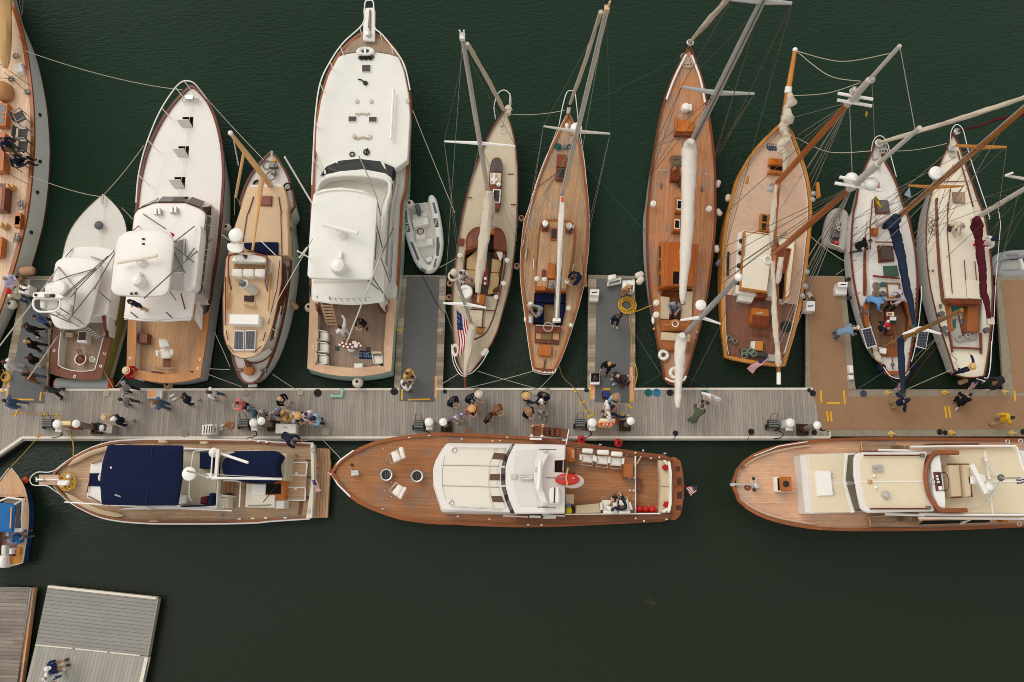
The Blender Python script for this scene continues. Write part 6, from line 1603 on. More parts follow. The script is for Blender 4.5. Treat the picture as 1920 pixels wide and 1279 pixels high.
for q in(cJ(742,592,776,596,796,768,768,766),cJ(880,602,944,602,942,774,872,770)):b.pz('cockpit_seat',q,z-.02,.6,VARN,.02)
b.pz('cockpit_trim',cJ(784,862,964,870,964,880,786,872),z+.06,z-.05,VR,.01);b.pz('cockpit_trim',cJ(952,780,966,780,966,905,956,905),z+.06,z-.05,VR,.01);b.pz('cockpit_trim',cJ(764,770,774,770,792,895,786,898),z+.06,z-.05,VR,.01)
g=[((785,625,815,622,815,660,785,662),'teal_cushion',(44,140,136)),((820,630,858,628,860,650,820,652),'teal_cushion',None),((792,700,808,700,806,752,794,750),'teal_cushion',None),((845,640,875,640,874,700,848,698),'coloured_magazine',(196,140,84)),((848,700,880,700,878,728,848,730),'blue_cloth',(90,140,180)),((812,680,845,682,842,700,812,698),'white_cloth',(210,206,196))]
for q,n_,c_ in g:b.pz(n_,cJ(*q),.72,.62,pt_(n_,c_,.9,.1,3),.01)
b.tp_('tiller',[(cJ(815,640)[0],1.0),(cJ(850,800)[0],1.0)],.04,MH,6)
b.part('mainsheet_gear',G().tor(W(cJ(828,810)[0],.75),.14,.05).tor(W(cJ(880,796)[0],.75),.1,.05).tube(WL(cJ(830,820,870,828,925,815),.7),.03),pt_('grey_winch',None))
for p in cJ(720,668,738,756,992,765):winch(b,p,z+.2,.13,DK)
for p in cJ(712,622,748,788):b.part('deck_cleat',G().box(W(p,z),(.12,.18,.06)),DK)
g=G()
for i in range(6):g.tor(W(cJ(655+(i%2)*18,100+i*16)[0],z),.1,.014,10,5)
b.part('loose_line',g,pt_('grey_line',(130,116,96),.9))
for p in cJ(643,410,669,408):b.part('deck_plate',G().lat(W(p,z),[(.05,-.02),(.05,.01),(.03,.012)],10),DK)
sp=Spar(cJ(905,105)[0],1.5,(1958,332));m_=mast(b,sp,.11,.09,ALU_L)
cov=b.part('mainsail_cover',ltb(G(),[W(cJ(935,95)[0],3.1),W(cJ(932,140)[0],2.7),W(cJ(942,210)[0],2.5),W(cJ(952,300)[0],2.5),W(cJ(968,420)[0],2.45),W(cJ(970,530)[0],2.4),W(cJ(992,600)[0],2.4),W(cJ(1004,695)[0],2.35)],[.13,.25,.17,.16,.16,.15,.12,.09],12,22,.09,8,.6),MAROON)
b.part('boom_end',G().box(W(cJ(1008,712)[0],2.25),(.3,.3,.15)),SAILC,cov)
b.part('furled_jib',ltb(G(),[W(cI(820,785)[0],1.8),W(cI(960,752)[0],2.6),W(cI(1060,715)[0],3.2),W(cI(1260,680)[0],4.5)],[.03,.05,.07,.08],8,23,.08,8),MAROON)
b.part('furler_drum',G().lat(W(cI(815,787)[0],1.75),[(.14,-.1),(.15,0),(.1,.06)],14),ST)
bow_rail(b,[(p,zz)for p,zz in zip(cI(772,860,778,790,800,752,825,750,850,780,868,850,900,970,990,1240)+cJ(1010,100),(1.6,1.9,2,2,2,1.9,1.8,1.75,1.75))],WP,.018)
b.part('life_line',G().tube([W(p,1.75)for p in cJ(1060,30,1075,130,1060,300,1045,480,1035,700,1012,970)],.014,5),WP)
b.part('stern_rail',G().tube(spl(WL(cJ(1020,830,1015,960,1000,1045,975,1050),1.7)),.02,6),WP)
b.part('stern_rail',G().tube(WL(cJ(800,968,815,945,760,895),1.6),.016,5),DK)
b.part('boathook',G().tube(WL(cI(815,905,875,1110,910,1240),z+.3),.035,6),MH)
zc=z+.1
lines(b,[(sp.at((1880,375)),W(cJ(640,160)[0],zc)),(sp.t,W(cJ(660,80)[0],zc)),(sp.at((1900,365)),W(cJ(725,350)[0],zc)),(sp.at((1890,372)),W(cJ(1005,260)[0],zc)),(sp.t,W(cJ(1015,300)[0],zc)),(W(cI(790,985)[0],5.0),W(cJ(640,240)[0],zc)),(sp.at((1900,365)),W(cI(960,1180)[0],zc)),(W((1930,345),5.0),W(cJ(1010,180)[0],zc)),(sp.at((1910,360)),W(cJ(990,700)[0],2.2)),(W((1930,380),5.0),W(cJ(1020,420)[0],zc))],WIRE_D,.011)
g=G();g.box(W(cI(775,895)[0],1.3),(.3,.25,.15)).tor(W(cI(785,930)[0],1.3),.1,.04)
b.part('anchor_windlass',g,pt_('grey_winch',None))
flag('ensign','US flag hanging behind the stern of the cream sloop with maroon cover',S5(360,1118,330,1168,280,1190,308,1140),(1.8,1.3,1.2,1.7),.06,14,4)
fs_=sng('flagstaff',G().tube([W(S5(395,1128)[0],1.9),W(S5(340,1112)[0],1.6)],.02),WP,'short white flagstaff leaning off the stern of the cream sloop','flagstaff')
t=thing('mast','pale spar with crossed spreader reaching in from the right edge','mast',tuple(W((1990,330),0)))
mk('spreader',G().tube([W(cI(1102,1052)[0],8.0),W(cI(1260,1080)[0],8.0),W((1985,345),8.0)],[.05,.07,.08],8),ALU_L,t)
mk('spreader_tip',G().tube([W(cI(1102,1052)[0],8.0),W(cI(1150,1035)[0],8.2)],.04,6),WP,t)
mk('spar',G().tube([W((1985,360),0.6),W((1985,345),8.0),W((2010,300),11)],[.11,.1,.09],10),ALU_L,t)
b=Boat('pilothouse_yacht','teak decked yacht under navy canvas moored bow left along the float','motorboat',cK(305,698)[0],cL(600,710)[0],2.0,1.25,left=cK(330,650,395,598,480,545,580,500,700,473,900,464,1200,465,1535,470)+cL(350,480,592,487),right=cK(335,755,405,825,500,882,620,930,760,952,950,962,1250,962,1535,956)+cL(300,950,574,932),dip=.15)
TEAKM=wood('canvas_yacht_teak',(168,138,108),b.dir,.07,.3,.09,.65,blotch=.12)
b.hull(HULLW,BLACKB,BLACKB,(.4,.0,.02),(1.2,0))
b.deck(TEAKM,dz=-.1,inset=.04)
b.rail(wood('dark_teak_rail',(124,76,48),b.dir,.3,0,.12,.5),.09,.04,.14,.0,transom=False)
b.part('rub_rail',G().tube(b.loop(0,1,-.02,-.10),.05,6),WP)
b.pz('transom_rail',cL(582,486,600,488,607,700,590,932,556,936,590,700),1.33,1.0,CREAM2,.03)
for p in cL(594,524,572,892):b.part('hawse_cleat',G().tor(W(p,1.36),.1,.03,12,6,sc=(.5,1)),ST)
g=G()
for s_ in(1,-1):
 pts=[]
 for i in range(10):
  a_=b.L*(.06+.22*i/9);pts.append(b.pt(a_,s_*(b.half(a_,s_)-.22),b.sheer(a_)+.02))
 g.tube(pts,[.03]+[.11]*8+[.03],6)
b.part('waterway_board',g,pt_('faded_beige_board',(196,172,140),.7))
b.pz('swim_platform',cL(610,512,696,516,705,600,686,930,585,930,612,700),.55,.42,wood('platform_teak',(176,138,102),b.dir+R(90),.12,.45,.08,.6,line_w=.22),.02)
for q in(cL(612,597,632,597,632,625,612,625),cL(612,640,632,640,632,662,612,662)):b.pz('platform_step',q,.62,.5,PLYW,.01)
b.pz('bow_pulpit',cK(232,672,352,672,352,734,232,734),2.1,2.0,wood('pulpit_teak',(184,150,118),R(90),.1,.2),.02)
b.pz('pulpit_gap',cK(222,698,352,699,352,706,222,705),2.12,2.05,WP,0)
b.part('anchor',G().tube([W(cK(262,702)[0],2.2),W(cK(222,702)[0],2.15)],.05).tube([W(cK(218,686)[0],2.05),W(cK(222,716)[0],2.05)],.05),ST)
b.part('windlass',G().box(W(cK(388,722)[0],2.0),(.42,.2,.2)).ball(W(cK(405,716)[0],2.2),.1).ball(W(cK(372,735)[0],2.1),.07),WP)
b.part('windlass_post',G().lat(W(cK(405,682)[0],2.2),[(.09,-.2),(.08,0),(.02,.03)],12),WP)
g=G()
for i in range(9):a_=i/9*2*math.pi;g.tor(W((cK(400,715)[0][0]+10*math.cos(a_),cK(400,715)[0][1]+9*math.sin(a_)),2.0+.02*(i%3)),.16,.028,12,5)
b.part('yellow_rope_coil',g,ROPE_Y)
bow_rail(b,[(p,zz)for p,zz in zip(cK(392,602,340,640,290,657,225,657,186,685,182,715,205,735,280,738,330,770,372,798),(2.2,2.6,2.7,2.7,2.7,2.7,2.7,2.7,2.6,2.2))],WP,.019)
b.pz('cabin_front',cK(541,604,650,572,650,860,515,808),2.7,1.6,WHITE,.06,flare=.05)
b.pz('navy_hatch_cover',cK(536,663,600,663,600,742,528,740),2.76,2.6,NAVY,.02)
b.part('front_vent',G().ball(W(cK(600,688)[0],2.8),.16,(.4,1,.7)),WP)
for q in(cK(552,606,612,588),cK(526,798,600,838),cK(520,780,540,690)):b.tp_('grab_rail',[(q[0],2.78),(q[1],2.78)],.025,VR,5)
b.pz('deckhouse',cK(640,560,1300,520,1310,870,640,858),2.6,1.4,W2,.03)
b.pz('flybridge_floor',cK(1060,520,1310,526,1290,866,1050,860),2.75,2.4,DECKCREAM,.02)
b.part('flybridge_rim',G().tube(WL(cK(1095,516,1315,524,1298,862,1060,858),3.05),.03,6),WP)
b.pz('bridge_side',cK(860,862,1298,858,1290,876,700,880),2.9,1.8,W2,.03)
b.pz('bridge_side',cK(1090,508,1318,518,1318,528,1090,522),2.9,1.8,W2,.03)
bim=rnd(cK(642,492,870,494,1094,496,1090,680,1062,855,840,858,604,852,594,720,608,600),4)
bt_=b.dome('bimini_top',bim,4.0,3.86,NAVY,.12,.08)
b.part('bimini_seam',G().tube(spl([W(p,4.1)for p in cK(912,500,895,680,870,850)]),.012,5),pt_('navy_seam',(44,52,88),.9),bt_)
b.part('bimini_light',G().ball(W(cK(666,630)[0],4.14),.045),WP,bt_)
b.tp_('bimini_pole',[(cK(690,792)[0],4.2),(cK(925,878)[0],3.0)],.035,ALU_L,6)
b.tp_('side_pole',[(cK(388,836)[0],2.4),(cK(600,850)[0],2.5),(cK(930,868)[0],2.6),(cK(1390,888)[0],2.6)],.03,WP,6)
for q in(cK(1196,536,1278,538,1272,636,1194,634),cK(1284,530,1300,530,1294,690,1270,690),cK(1254,784,1276,782,1274,852,1240,856),cK(1080,858,1240,852,1240,862,1080,866)):b.pz('navy_cushion',q,3.25,2.75,NAVY,.05)
b.dome('maroon_cushion',rnd(cK(1202,806,1250,798,1248,848,1200,850),3),3.1,2.75,MAROON,.06)
b.pz('helm_box',cK(1072,792,1112,794,1110,845,1066,846),3.2,2.75,WP,.03)
b.part('canopy_frame',G().tube(spl([W(p,zz)for p,zz in zip(cK(1270,524,1180,530,1158,545,1145,640,1136,720,1135,800,1162,850),(2.9,3.4,3.6,3.6,3.6,3.4,2.9))]),.022,6),WP)
b.part('canopy_frame',G().tube([W(p,3.5)for p in cK(1276,530,1264,690)],.03,6),WP)
b.pz('mast_beam',cK(1296,522,1314,523,1300,700,1282,698),3.7,3.55,CREAM2,.02)
radar(b,cK(1130,666)[0],4.1,.28,.24);b.tp_('radar_arm',[(cK(1150,660)[0],3.8),(cK(1280,690)[0],3.6)],.045,WP)
b.tp_('mast_pole',[(cK(1120,650)[0],4.6),(cK(1262,680)[0],3.6)],.04,ALU_L,6)
b.part('mast_step',G().box(W(cK(1262,680)[0],3.5),(.22,.2,.2)).box(W(cK(1290,690)[0],3.5),(.22,.16,.15)),WP)
b.tp_('boom',[(cK(1275,692)[0],3.7),(cL(412,698)[0],3.7)],.05,WP,8);b.tp_('boom_wire',[(cK(1275,670)[0],4.2),(cL(405,694)[0],3.85)],.015,ALU_L,5)
b.tp_('boom_tackle',[(cL(408,700)[0],3.7),(cL(300,836)[0],2.4)],.02,ROPE_D,5)
b.tp_('crane_arm',[(cK(1322,545)[0],3.4),(cK(1488,600)[0],3.7)],.058,WP,8);b.part('crane_base',G().lat(W(cK(1318,548)[0],2.6),[(.16,0),(.16,.7),(.2,.8),(.05,.95)],14),WP)
b.pz('boat_deck',cK(1310,540,1410,528)+cL(250,522,442,545,432,705,20,690),2.6,1.4,DECKCREAM,.03)
dq=cK(1325,610,1340,578,1375,545,1440,530)+cL(110,530,250,528,370,528,412,560,384,610,386,650,396,692,330,724,200,720,110,700,55,668)
b.dome('tender_cover',rnd(dq,4),3.2,2.6,NAVY,.14,.12)
b.pz('stair_well',cL(0,700,190,706,186,872,0,872),1.35,1.15,TEAKM,.01)
for i in range(3):b.pz('stair_tread',cL(38+i*28,712,62+i*28,714,58+i*28,782,34+i*28,780),2.3-.32*i,1.2,wood('tread_teak',(156,122,92),0,.2,.2),.015)
b.pz('stair_side',cL(12,786,92,796,86,808,10,800),2.4,1.3,OFFW,.02);b.pz('locker',cL(10,806,68,808,66,872,8,870),2.2,1.3,CREAM2,.03);b.pz('locker',cL(70,808,90,808,88,872,68,872),2.0,1.3,CREAM2,.03);b.pz('stair_top',cL(14,704,36,706,32,778,12,776),2.5,1.3,WP,.02)
b.part('stair_rail',G().tube(spl([W(p,2.5)for p in cL(60,708,120,708,158,714,162,740,156,868)]),.03,6),WP)
b.pz('aft_cabin_top',cL(196,726,315,726,314,794,370,795,366,870,188,868),2.1,1.2,CREAM2,.03)
b.pz('sliding_hatch',cL(226,728,312,730,310,795,224,793),2.2,2.0,WP,.03)
b.pz('companion_frame',cL(312,700,430,694,424,826,370,820,368,794,310,794),2.05,1.2,VO,.02);b.pz('companionway',cL(318,726,406,726,403,788,314,786),2.07,1.9,DARK,0)
b.pz('white_locker',cL(372,825,426,825,424,876,370,876),2.0,1.2,OFFW,.03);b.tp_('grab_rail',[(cL(208,858)[0],2.2),(cL(345,853)[0],2.2)],.025,DK,5)
b.pz('raised_aft_deck',cL(442,592,562,596,552,828,432,828),1.4,1.1,TEAKM,.01)
for q in(cL(445,596,562,599),cL(562,599,556,672),cL(438,672,556,676),cL(434,747,550,749),cL(432,824,550,826),cL(550,749,550,826)):b.part('hatch_trim',G().pz(strip(q,.05,1.425),1.38,.005),WP)
for x,y in cL(498,663,491,758):b.part('hatch_latch',G().box(W((x,y),1.41),(.13,.08,.04)),WP)
for q in(cL(552,580,585,588),cL(555,684,585,688),cL(550,805,580,812)):b.part('deck_seam',G().pz(strip(q,.03,1.25),1.1,0),DARK)
b.pz('wet_stain_board',cL(518,830,540,830,524,912,508,912),1.21,1.1,wood('wet_teak',(104,64,44),0,.2,0),0)
for q in(cK(948,462,985,462,1000,474,985,482,948,480),cK(1196,472,1240,472,1245,482,1235,488,1196,486),cK(890,948,940,946,942,954,892,954)):b.pz('deck_pad',q,1.85,1.6,BG,.03)
for p in cL(222,462,272,474,320,478,238,934,316,931,157,937,432,930):b.part('deck_fairlead',G().box(W(p,1.4),(.12,.06,.06)),WP)
for p in cL(55,915)+cK(1215,915)+cL(490,552):b.part('deck_fill',G().lat(W(p,1.3),[(.06,-.05),(.06,.01),(.03,.012)],10),DK)
flag('ensign','small US flag on the stern of the navy canvas yacht',cL(592,705,612,702,645,770,612,775)[0:1]+cL(612,778,646,768,622,704),(1.9,1.6,1.6,1.9),.05,12,5)
b.part('orange_float',G().ball(W(cK(152,705)[0],.15),.16,(1,1,.7)),ORANGE)
b=Boat('commuter_yacht','mahogany railed white cabin yacht with red tender moored along the float centre','motorboat',cL(705,657)[0],cM(1412,750)[0],2.1,1.2,left=cL(722,622,760,585,850,525,1000,466,1180,437,1400,422)+cM(0,425,128,426,500,447,720,472,1000,515,1200,545,1345,562,1392,600),right=cL(722,690,745,728,850,830,1000,900,1150,945,1350,968)+cM(0,966,128,975,300,982,560,984,900,970,1200,955,1340,945,1390,915),dip=.25)
TEAKC=wood('commuter_teak',(146,98,62),b.dir,.062,.22,.10,.6,blotch=.08)
RAILC=wood('commuter_red_rail',(146,84,48),b.dir,.35,0,.1,.3,coat=.5)
b.hull(HULLW,BLACKB,BLACKB,(.4,.0,.0),(1.2,0))
b.deck(TEAKC,0,.66,-.06,.04)
b.rail(RAILC,.12,.05,.14,.02)
zc0,zc1=1.35,1.0
b.pz('bridge_deck',cM(700,500,1124,560,1124,905,700,908),zc0,.6,TEAKC,.0)
b.pz('cockpit_floor',cM(1124,556,1290,575,1290,905,1124,905),zc1,.6,TEAKC,.0)
COVC=wood('commuter_covering_board',(118,74,48),b.dir,.3,.2,.08,.45,coat=.2)
b.pz('side_covering',cM(520,465,720,488,1000,528,1345,580,1345,590,1270,584,1120,562,700,500,520,486),1.5,1.0,COVC,.02)
b.pz('side_covering',cM(420,908,1270,904,1345,905,1340,935,900,958,420,972),1.5,1.0,COVC,.02)
b.pz('stern_deck',rnd(cM(1338,565,1362,566,1395,590,1408,650,1410,750,1405,850,1392,920,1362,945,1335,945),3),1.35,.9,RAILC,.02)
for q in(cM(1365,622,1393,622,1397,652,1368,652),cM(1373,690,1402,690,1404,735,1373,735),cM(1374,774,1404,774,1402,818,1373,818),cM(1369,856,1399,856,1396,884,1368,884)):
 g=G();(x0,y0),(x1,_),(_,y1),_q=q
 for i in range(5):f=x0+(x1-x0)*(i+.1)/5;g.pz(WL([(f,y0),(f+(x1-x0)*.12,y0),(f+(x1-x0)*.12,y1),(f,y1)],1.362),1.3,0)
 b.part('stern_vent',g,BK)
b.part('side_trim',G().tube(WL(cM(706,500,1000,545,1124,560,1124,905),zc0+.06),.03,6),WP)
b.part('side_trim',G().tube(WL(cM(700,910,1000,906,1270,905),1.56),.03,6),WP)
z=2.0
fr=rnd(cL(1316,640,1330,590,1368,520,1400,482)+cM(120,482,405,484,345,620,340,740,402,905,100,898)+cL(1366,895,1335,800,1318,740),[0,2,3,4,0,0,0,0,0,0,5,2,0])
b.pz('trunk_cabin',fr,z+.55,z-.6,WHITE,.10,flare=.08)
ins=rnd(cL(1375,615,1385,560,1420,510)+cM(70,508,350,512,300,620,300,740,348,876)+cL(1430,862,1385,820,1372,740),4)
b.pz('cabin_roof_canvas',ins,z+.57,z+.4,ROOFWHITE,.02)
for q in(cL(1365,615,1535,616)+cM(310,622),cL(1372,738,1535,742)+cM(308,748)):b.part('roof_seam',G().tube(WL(q,z+.585),.012,5),pt_('seam_grey',(150,144,134),.7))
b.part('roof_edge',G().tube(spl(WL(cL(1385,560,1372,640,1372,740,1392,820),z+.58)),.025,5),OFFW)
b.part('roof_rail',G().tube(WL(cM(40,506,345,512),z+.68),.02,5),ST);b.part('roof_rail',G().tube(WL(cM(20,862,325,880),z+.68),.02,5),ST)
for p in cM(36,523,18,838):b.part('deck_ring',G().tor(W(p,z+.6),.09,.025),ST)
for q in(cM(276,540,348,546,334,582,264,578),cM(250,668,312,668,310,706,248,706),cM(258,800,322,800,338,838,268,836)):b.pz('brown_panel',q,z+.582,z+.5,pt_('brown_canvas_strip',(104,82,66),.9,.06),0)
b.pz('roof_band',cM(280,515,300,514,258,600,252,680,252,740,262,800,282,872,266,872,246,800,240,740,240,680,246,600),z+.578,z+.5,pt_('pale_band',(210,200,182),.8),0)
for q in(cL(1320,640,1332,630,1328,730,1316,735),cL(1320,742,1330,740,1370,868,1360,880),cL(1335,610,1362,540,1370,545,1345,612)):b.pz('front_window',q,z+.3,z-.2,MH,.02)
ws_l=cM(388,490,342,560,322,625,322,740,345,820,378,902);ws_u=cM(404,488,362,560,343,625,343,740,366,820,402,904)
g=G();lo,up_=WL(ws_l,z+.6),WL(ws_u,z+.98)
for i in range(5):g.slab([lo[i],lo[i+1],up_[i+1],up_[i]],.05)
b.part('windshield',g,GLASSD)
g=G()
for i in(2,3):g.tube([lo[i],up_[i]],.04,6)
b.part('windshield_post',g,WP)
ph=b.pz('pilothouse',rnd(cM(402,485,706,492,704,578,642,580,640,656,704,660,702,905,402,908,366,820,345,740,345,625,364,560),[3,2,0,0,0,0,2,3,0,0,0,0]),z+1.05,.9,WHITE,.06)
b.pz('roof_panel',rnd(cM(405,525,548,520,520,640,522,740,545,866,425,862,392,740,392,625),4),z+1.065,z+.9,OFFW,.01,ph)
b.pz('radar_arch',rnd(cM(546,516,612,524,575,600,560,680,566,760,590,830,608,866,560,866,526,760,514,690,520,600),3),z+1.5,z+1.25,WHITE,.05,ph)
b.part('radar_bar',G().tube([W(cM(553,588)[0],z+1.75),W(cM(542,760)[0],z+1.75)],.08,8),WP,ph)
for q in(cM(545,520,650,521),cM(535,866,648,870)):b.tp_('arch_antenna',[(q[0],z+1.6),(q[1],z+1.6)],.02,DK,5)
for p in cM(583,528,580,852,532,640):b.part('arch_light',G().box(W(p,z+1.5),(.16,.14,.1)),ST)
g=G()
for dy in(-14,0,14):g.tube([W(cM(430,686+dy)[0],z+1.2),W(cM(508,686+dy*.6)[0],z+1.2)],[.03,.05],8)
g.box(W(cM(395,685)[0],z+1.05),(.25,.18,.1))
b.part('air_horn',g,ST,ph)
b.pz('companionway',cM(646,588,692,588,690,650,644,650),1.9,1.4,DARKRED,0)
b.part('door_rail',G().tube(WL(cM(692,586,690,652),2.3),.03,6),WP)
b.pz('liferaft_canister',rnd(cM(610,750,668,744,674,800,670,846,612,848,606,800),3),z+1.5,z+1.05,WP,.08,ph);b.tp_('canister_strap',[(cM(640,748)[0],z+1.53),(cM(636,842)[0],z+1.53)],.025,BK,5)
for q in(cM(565,912,700,920),cM(330,918,480,925)):b.tp_('side_handrail',[(q[0],2.0),(q[1],2.0)],.03,OFFW,5)
b.pz('side_hatch',cM(490,915,560,918,556,932,488,930),1.75,1.5,OFFW,.02);b.pz('side_hatch',cM(575,918,650,918,646,936,568,936),1.75,1.5,OFFW,.02)
b.pz('side_step',cM(708,505,760,512,768,598,706,592),1.7,1.0,VO,.03);b.pz('step_light',cM(742,520,758,524,758,572,742,572),1.71,1.6,PLYW,0)
b.pz('deck_cabinet',cM(1052,604,1112,606,1110,690,1050,688),2.0,zc0,VARN,.03)
b.pz('cockpit_steps',cM(1124,704,1165,706,1163,772,1124,768),1.2,zc1,COVC,.01)
b.pz('sunpad',cM(766,856,912,842,918,900,766,906),1.75,zc0,BG,.05);b.pz('beige_seat',cM(706,786,758,788,756,850,706,850),1.7,zc0,BG,.05)
bn=b.pz('stern_bench',cM(1260,580,1290,584,1330,588,1342,640,1344,750,1340,850,1330,902,1264,906,1272,800,1274,700),1.5,zc1,BG,.05)
b.pz('bench_back',cM(1318,590,1334,592,1344,660,1346,750,1342,850,1332,900,1316,896,1326,830,1330,745,1328,660),1.8,zc1,WC,.05,bn);b.part('bench_seam',G().tube(WL(cM(1274,741,1325,742),1.53),.015,5),pt_('seam_grey',None),bn)
b.part('folding_post',G().tube(WL(cM(1158,562,1130,610),1.6),.03,6),SPAR_T);b.part('divider_rail',G().tube(WL(cM(1124,560,1122,690),1.7),.035,6),WP)
for x,y in cM(1115,690,1088,692,1113,767,1090,766,1124,540,1125,934,1216,574,1170,527,1268,568,1175,950,1268,905,248,938,60,922,85,458,267,470,311,468):b.part('deck_fitting',G().ball(W((x,y),1.6),.04),WP)
for x,y in cM(1300,545,1310,940,505,440,570,442,355,448,480,972,560,974,912,492)+cL(1045,470,1295,438,1175,450,1015,878,1465,922,1490,458):b.part('mooring_cleat',G().box(W((x,y),1.75),(.11,.06,.06)),ST)
cl=b.part('bow_cleat',G().box(W(cL(850,662)[0],2.05),(.3,.22,.14)).tube(WL(cL(828,650,872,670),2.2),.05),ST);b.part('deck_drain',G().lat(W(cL(829,612)[0],2.05),[(.06,-.1),(.06,-.03)],10),BK)
b.part('bow_edge',G().tube([W(p,2.1)for p in cL(842,526,760,585,715,640)],.035,6),WP);b.part('bow_edge',G().tube([W(p,2.1)for p in cL(715,680,748,732,822,804)],.035,6),WP)
for x,y in cL(1037,673,1221,680):
 g=G();t=b.part('deck_hatch',G().lat(W((x,y),2.0),[(.26,-.1),(.27,.02),(.24,.06),(.2,.05)],22),ST)
 mk('hatch_lens',G().lat(W((x,y),2.02),[(.2,-.02),(.2,.03),(.02,.035)],18),BK,t)
 for i in range(4):mk('hatch_bar',G().box(W((x-5+i*3.6,y),2.05),(.02,.26,.025)),DK,t)if i else None
b.part('ensign_staff',G().tube([W(cM(1362,742)[0],1.5),W(cM(1422,742)[0],2.0)],.025),VR)
flag('ensign','US flag streaming aft from the stern staff of the mahogany railed yacht',cM(1494,742,1425,744,1455,800,1490,772),(2.0,2.0,1.8,1.8),.05,14,6)
flag('burgee','small blue and red burgee at the bow of the mahogany railed yacht',cL(680,652,708,660,716,680,690,668),(2.3,2.3,2.3,2.3),.03,6,7,4,False,None,[REDC,FLAGW,FLAGB])
t=thing('gangway','brown varnished boarding gangway with steps from the float to the mahogany yacht','gangway',tuple(W(cM(610,420)[0],.5)))
mk('platform',G().pz(WL(cM(505,378,565,380,562,440,502,440),1.75),1.68,.01),COVC,t);mk('ramp',G().pz(WL(cM(572,385,725,398,722,452,570,440),1.3),1.2,.01),COVC,t)
for x in(585,618,650):mk('step',G().pz(WL(cM(x,388,x+18,390,x+16,442,x-2,440),1.42),1.34,.01),VR,t)
for x in(606,640):mk('step_gap',G().pz(WL(cM(x,394,x+8,395,x+7,436,x-1,435),1.45),1.43,0),BK,t)
mk('railing',G().tube(WL(cM(502,368,560,378,600,380),2.4),.025).tube([W(cM(502,368)[0],2.4),W(cM(504,400)[0],1.3)],.025).tube([W(cM(505,380)[0],1.85),W(cM(503,442)[0],1.85)],.03).tube([W(cM(565,380)[0],1.85),W(cM(562,442)[0],1.85)],.03),VO,t)
for x,y in cM(505,380,568,380,502,440,562,442):mk('stanchion',G().lat(W((x,y),1.75),[(.06,0),(.06,.15),(.02,.18)],10),WP,t)
mk('white_step',G().pz(WL(cM(490,450,562,452,562,464,490,462),2.0),1.85,.01),WP,t)
mk('handrail',G().tube(WL(cM(725,402,708,490),2.2),.025).tube(WL(cM(685,465,715,465),2.0),.025),WP,t)
t=thing('rowing_tender','red and white oval tender with wooden thwart on the mahogany yacht','tender',tuple(W(cM(730,700)[0],2.0)))
el=lambda cx,cy,rx,ry,n=20:[cM(cx+rx*math.cos(2*math.pi*i/n),cy+ry*math.sin(2*math.pi*i/n))[0]for i in range(n)]
mk('tender_hull',G().dome(WL(el(748,712,70,42),3.25),2.95,.08),pt_('pale_tender_hull',(206,196,182),.5),t)
mk('tender_cover',G().dome(WL(el(716,700,74,36),3.45),3.15,.12),RED,t)
mk('thwart',G().tube([W(p,3.65)for p in cM(720,632,708,690,716,738)],.035,6),SPAR_T,t);mk('bow_line',G().tube([W(p,3.65)for p in cM(585,690,716,692)],.025,5),DK,t);mk('oar_blade',G().dome(WL(rnd(cM(742,688,768,692,750,700),1),3.62),3.5,.02),PLYW,t)
mk('stern_board',G().pz(WL(cM(722,650,766,658,764,666,722,660),2.6),1.9,.01),MH,t)
def deck_chair(name,back,seat,z,label,group,arms=True,foot=True):
 cen=sum(WL(seat,z),V3())/4;t=thing(name,label,'chair',(cen.x,cen.y,z),0,group)
 mk('seat',G().dome(WL(rnd(seat,2.5),z+.5),z+.36,.05),WC,t)
 mk('backrest',G().dome(WL(rnd(back,2.5),z+.85),z+.68,.05),WC,t)
 a,b_=W(seat[2],z+.3),W(seat[3],z+.3);f=(a+b_)/2-(W(seat[0],z+.3)+W(seat[1],z+.3))/2;f=f.normalized()*.12
 mk('frame',G().tube([W(seat[1],z+.62),a+f,b_+f,W(seat[0],z+.62)],.022,6),ST,t)
 if arms:
  for i,j in((0,3),(1,2)):
   p,q=W(seat[i],z+.68),W(seat[j],z+.66);p=p.lerp(q,.05);q=p.lerp(q,.75)
   o=(W(seat[i],0)-W(seat[1-i],0)).normalized()*.05;mk('armrest',G().tube([p+o,q+o],.05,8),WC,t)
 for p in(seat[0],seat[1],seat[2],seat[3]):w=W(p,0);mk('leg',G().tube([V3((w.x,w.y,z)),V3((w.x,w.y,z+.4))],.02,5),ST,t)
 return t
gn='white deck chairs on the mahogany yacht'
deck_chair('deck_chair',cL(1108,510,1136,504,1152,570,1128,578),cL(1104,520,1128,580,1085,598,1064,545)[0:2]+cL(1082,600,1064,542),2.0,'white deck chair upper of two on the mahogany foredeck, facing the bow',gn,False)
deck_chair('deck_chair',cL(1142,742,1160,750,1124,820,1108,812),cL(1112,812,1142,748,1110,730,1070,778),2.0,'white deck chair lower of two on the mahogany foredeck, facing the bow',gn,False)
for lab,q,s_ in(('white cushioned chair nearest the pilothouse in the row of three',S7(458,195,592,200,588,258,460,250),S7(456,268,588,275,578,370,452,358)),('white cushioned chair in the middle of the row of three',S7(640,212,782,216,780,275,640,268),S7(636,290,775,292,765,392,632,378)),('white cushioned chair farthest aft in the row of three',S7(808,232,945,238,942,296,806,288),S7(800,305,940,312,930,410,798,398))):
 deck_chair('deck_chair',q,s_,zc0,lab+' on the mahogany yacht',gn)
for lab,q,s_ in(('white chair holding the person in white on the mahogany yacht',S7(710,940,850,942,848,985,712,982),S7(845,945,705,942,700,815,810,818)),('white chair holding the navy jacket sitter on the mahogany yacht',S7(900,945,1040,942,1038,980,898,982),S7(1040,940,880,945,880,815,1000,815))):
 deck_chair('deck_chair',q,s_,zc0,lab,gn)
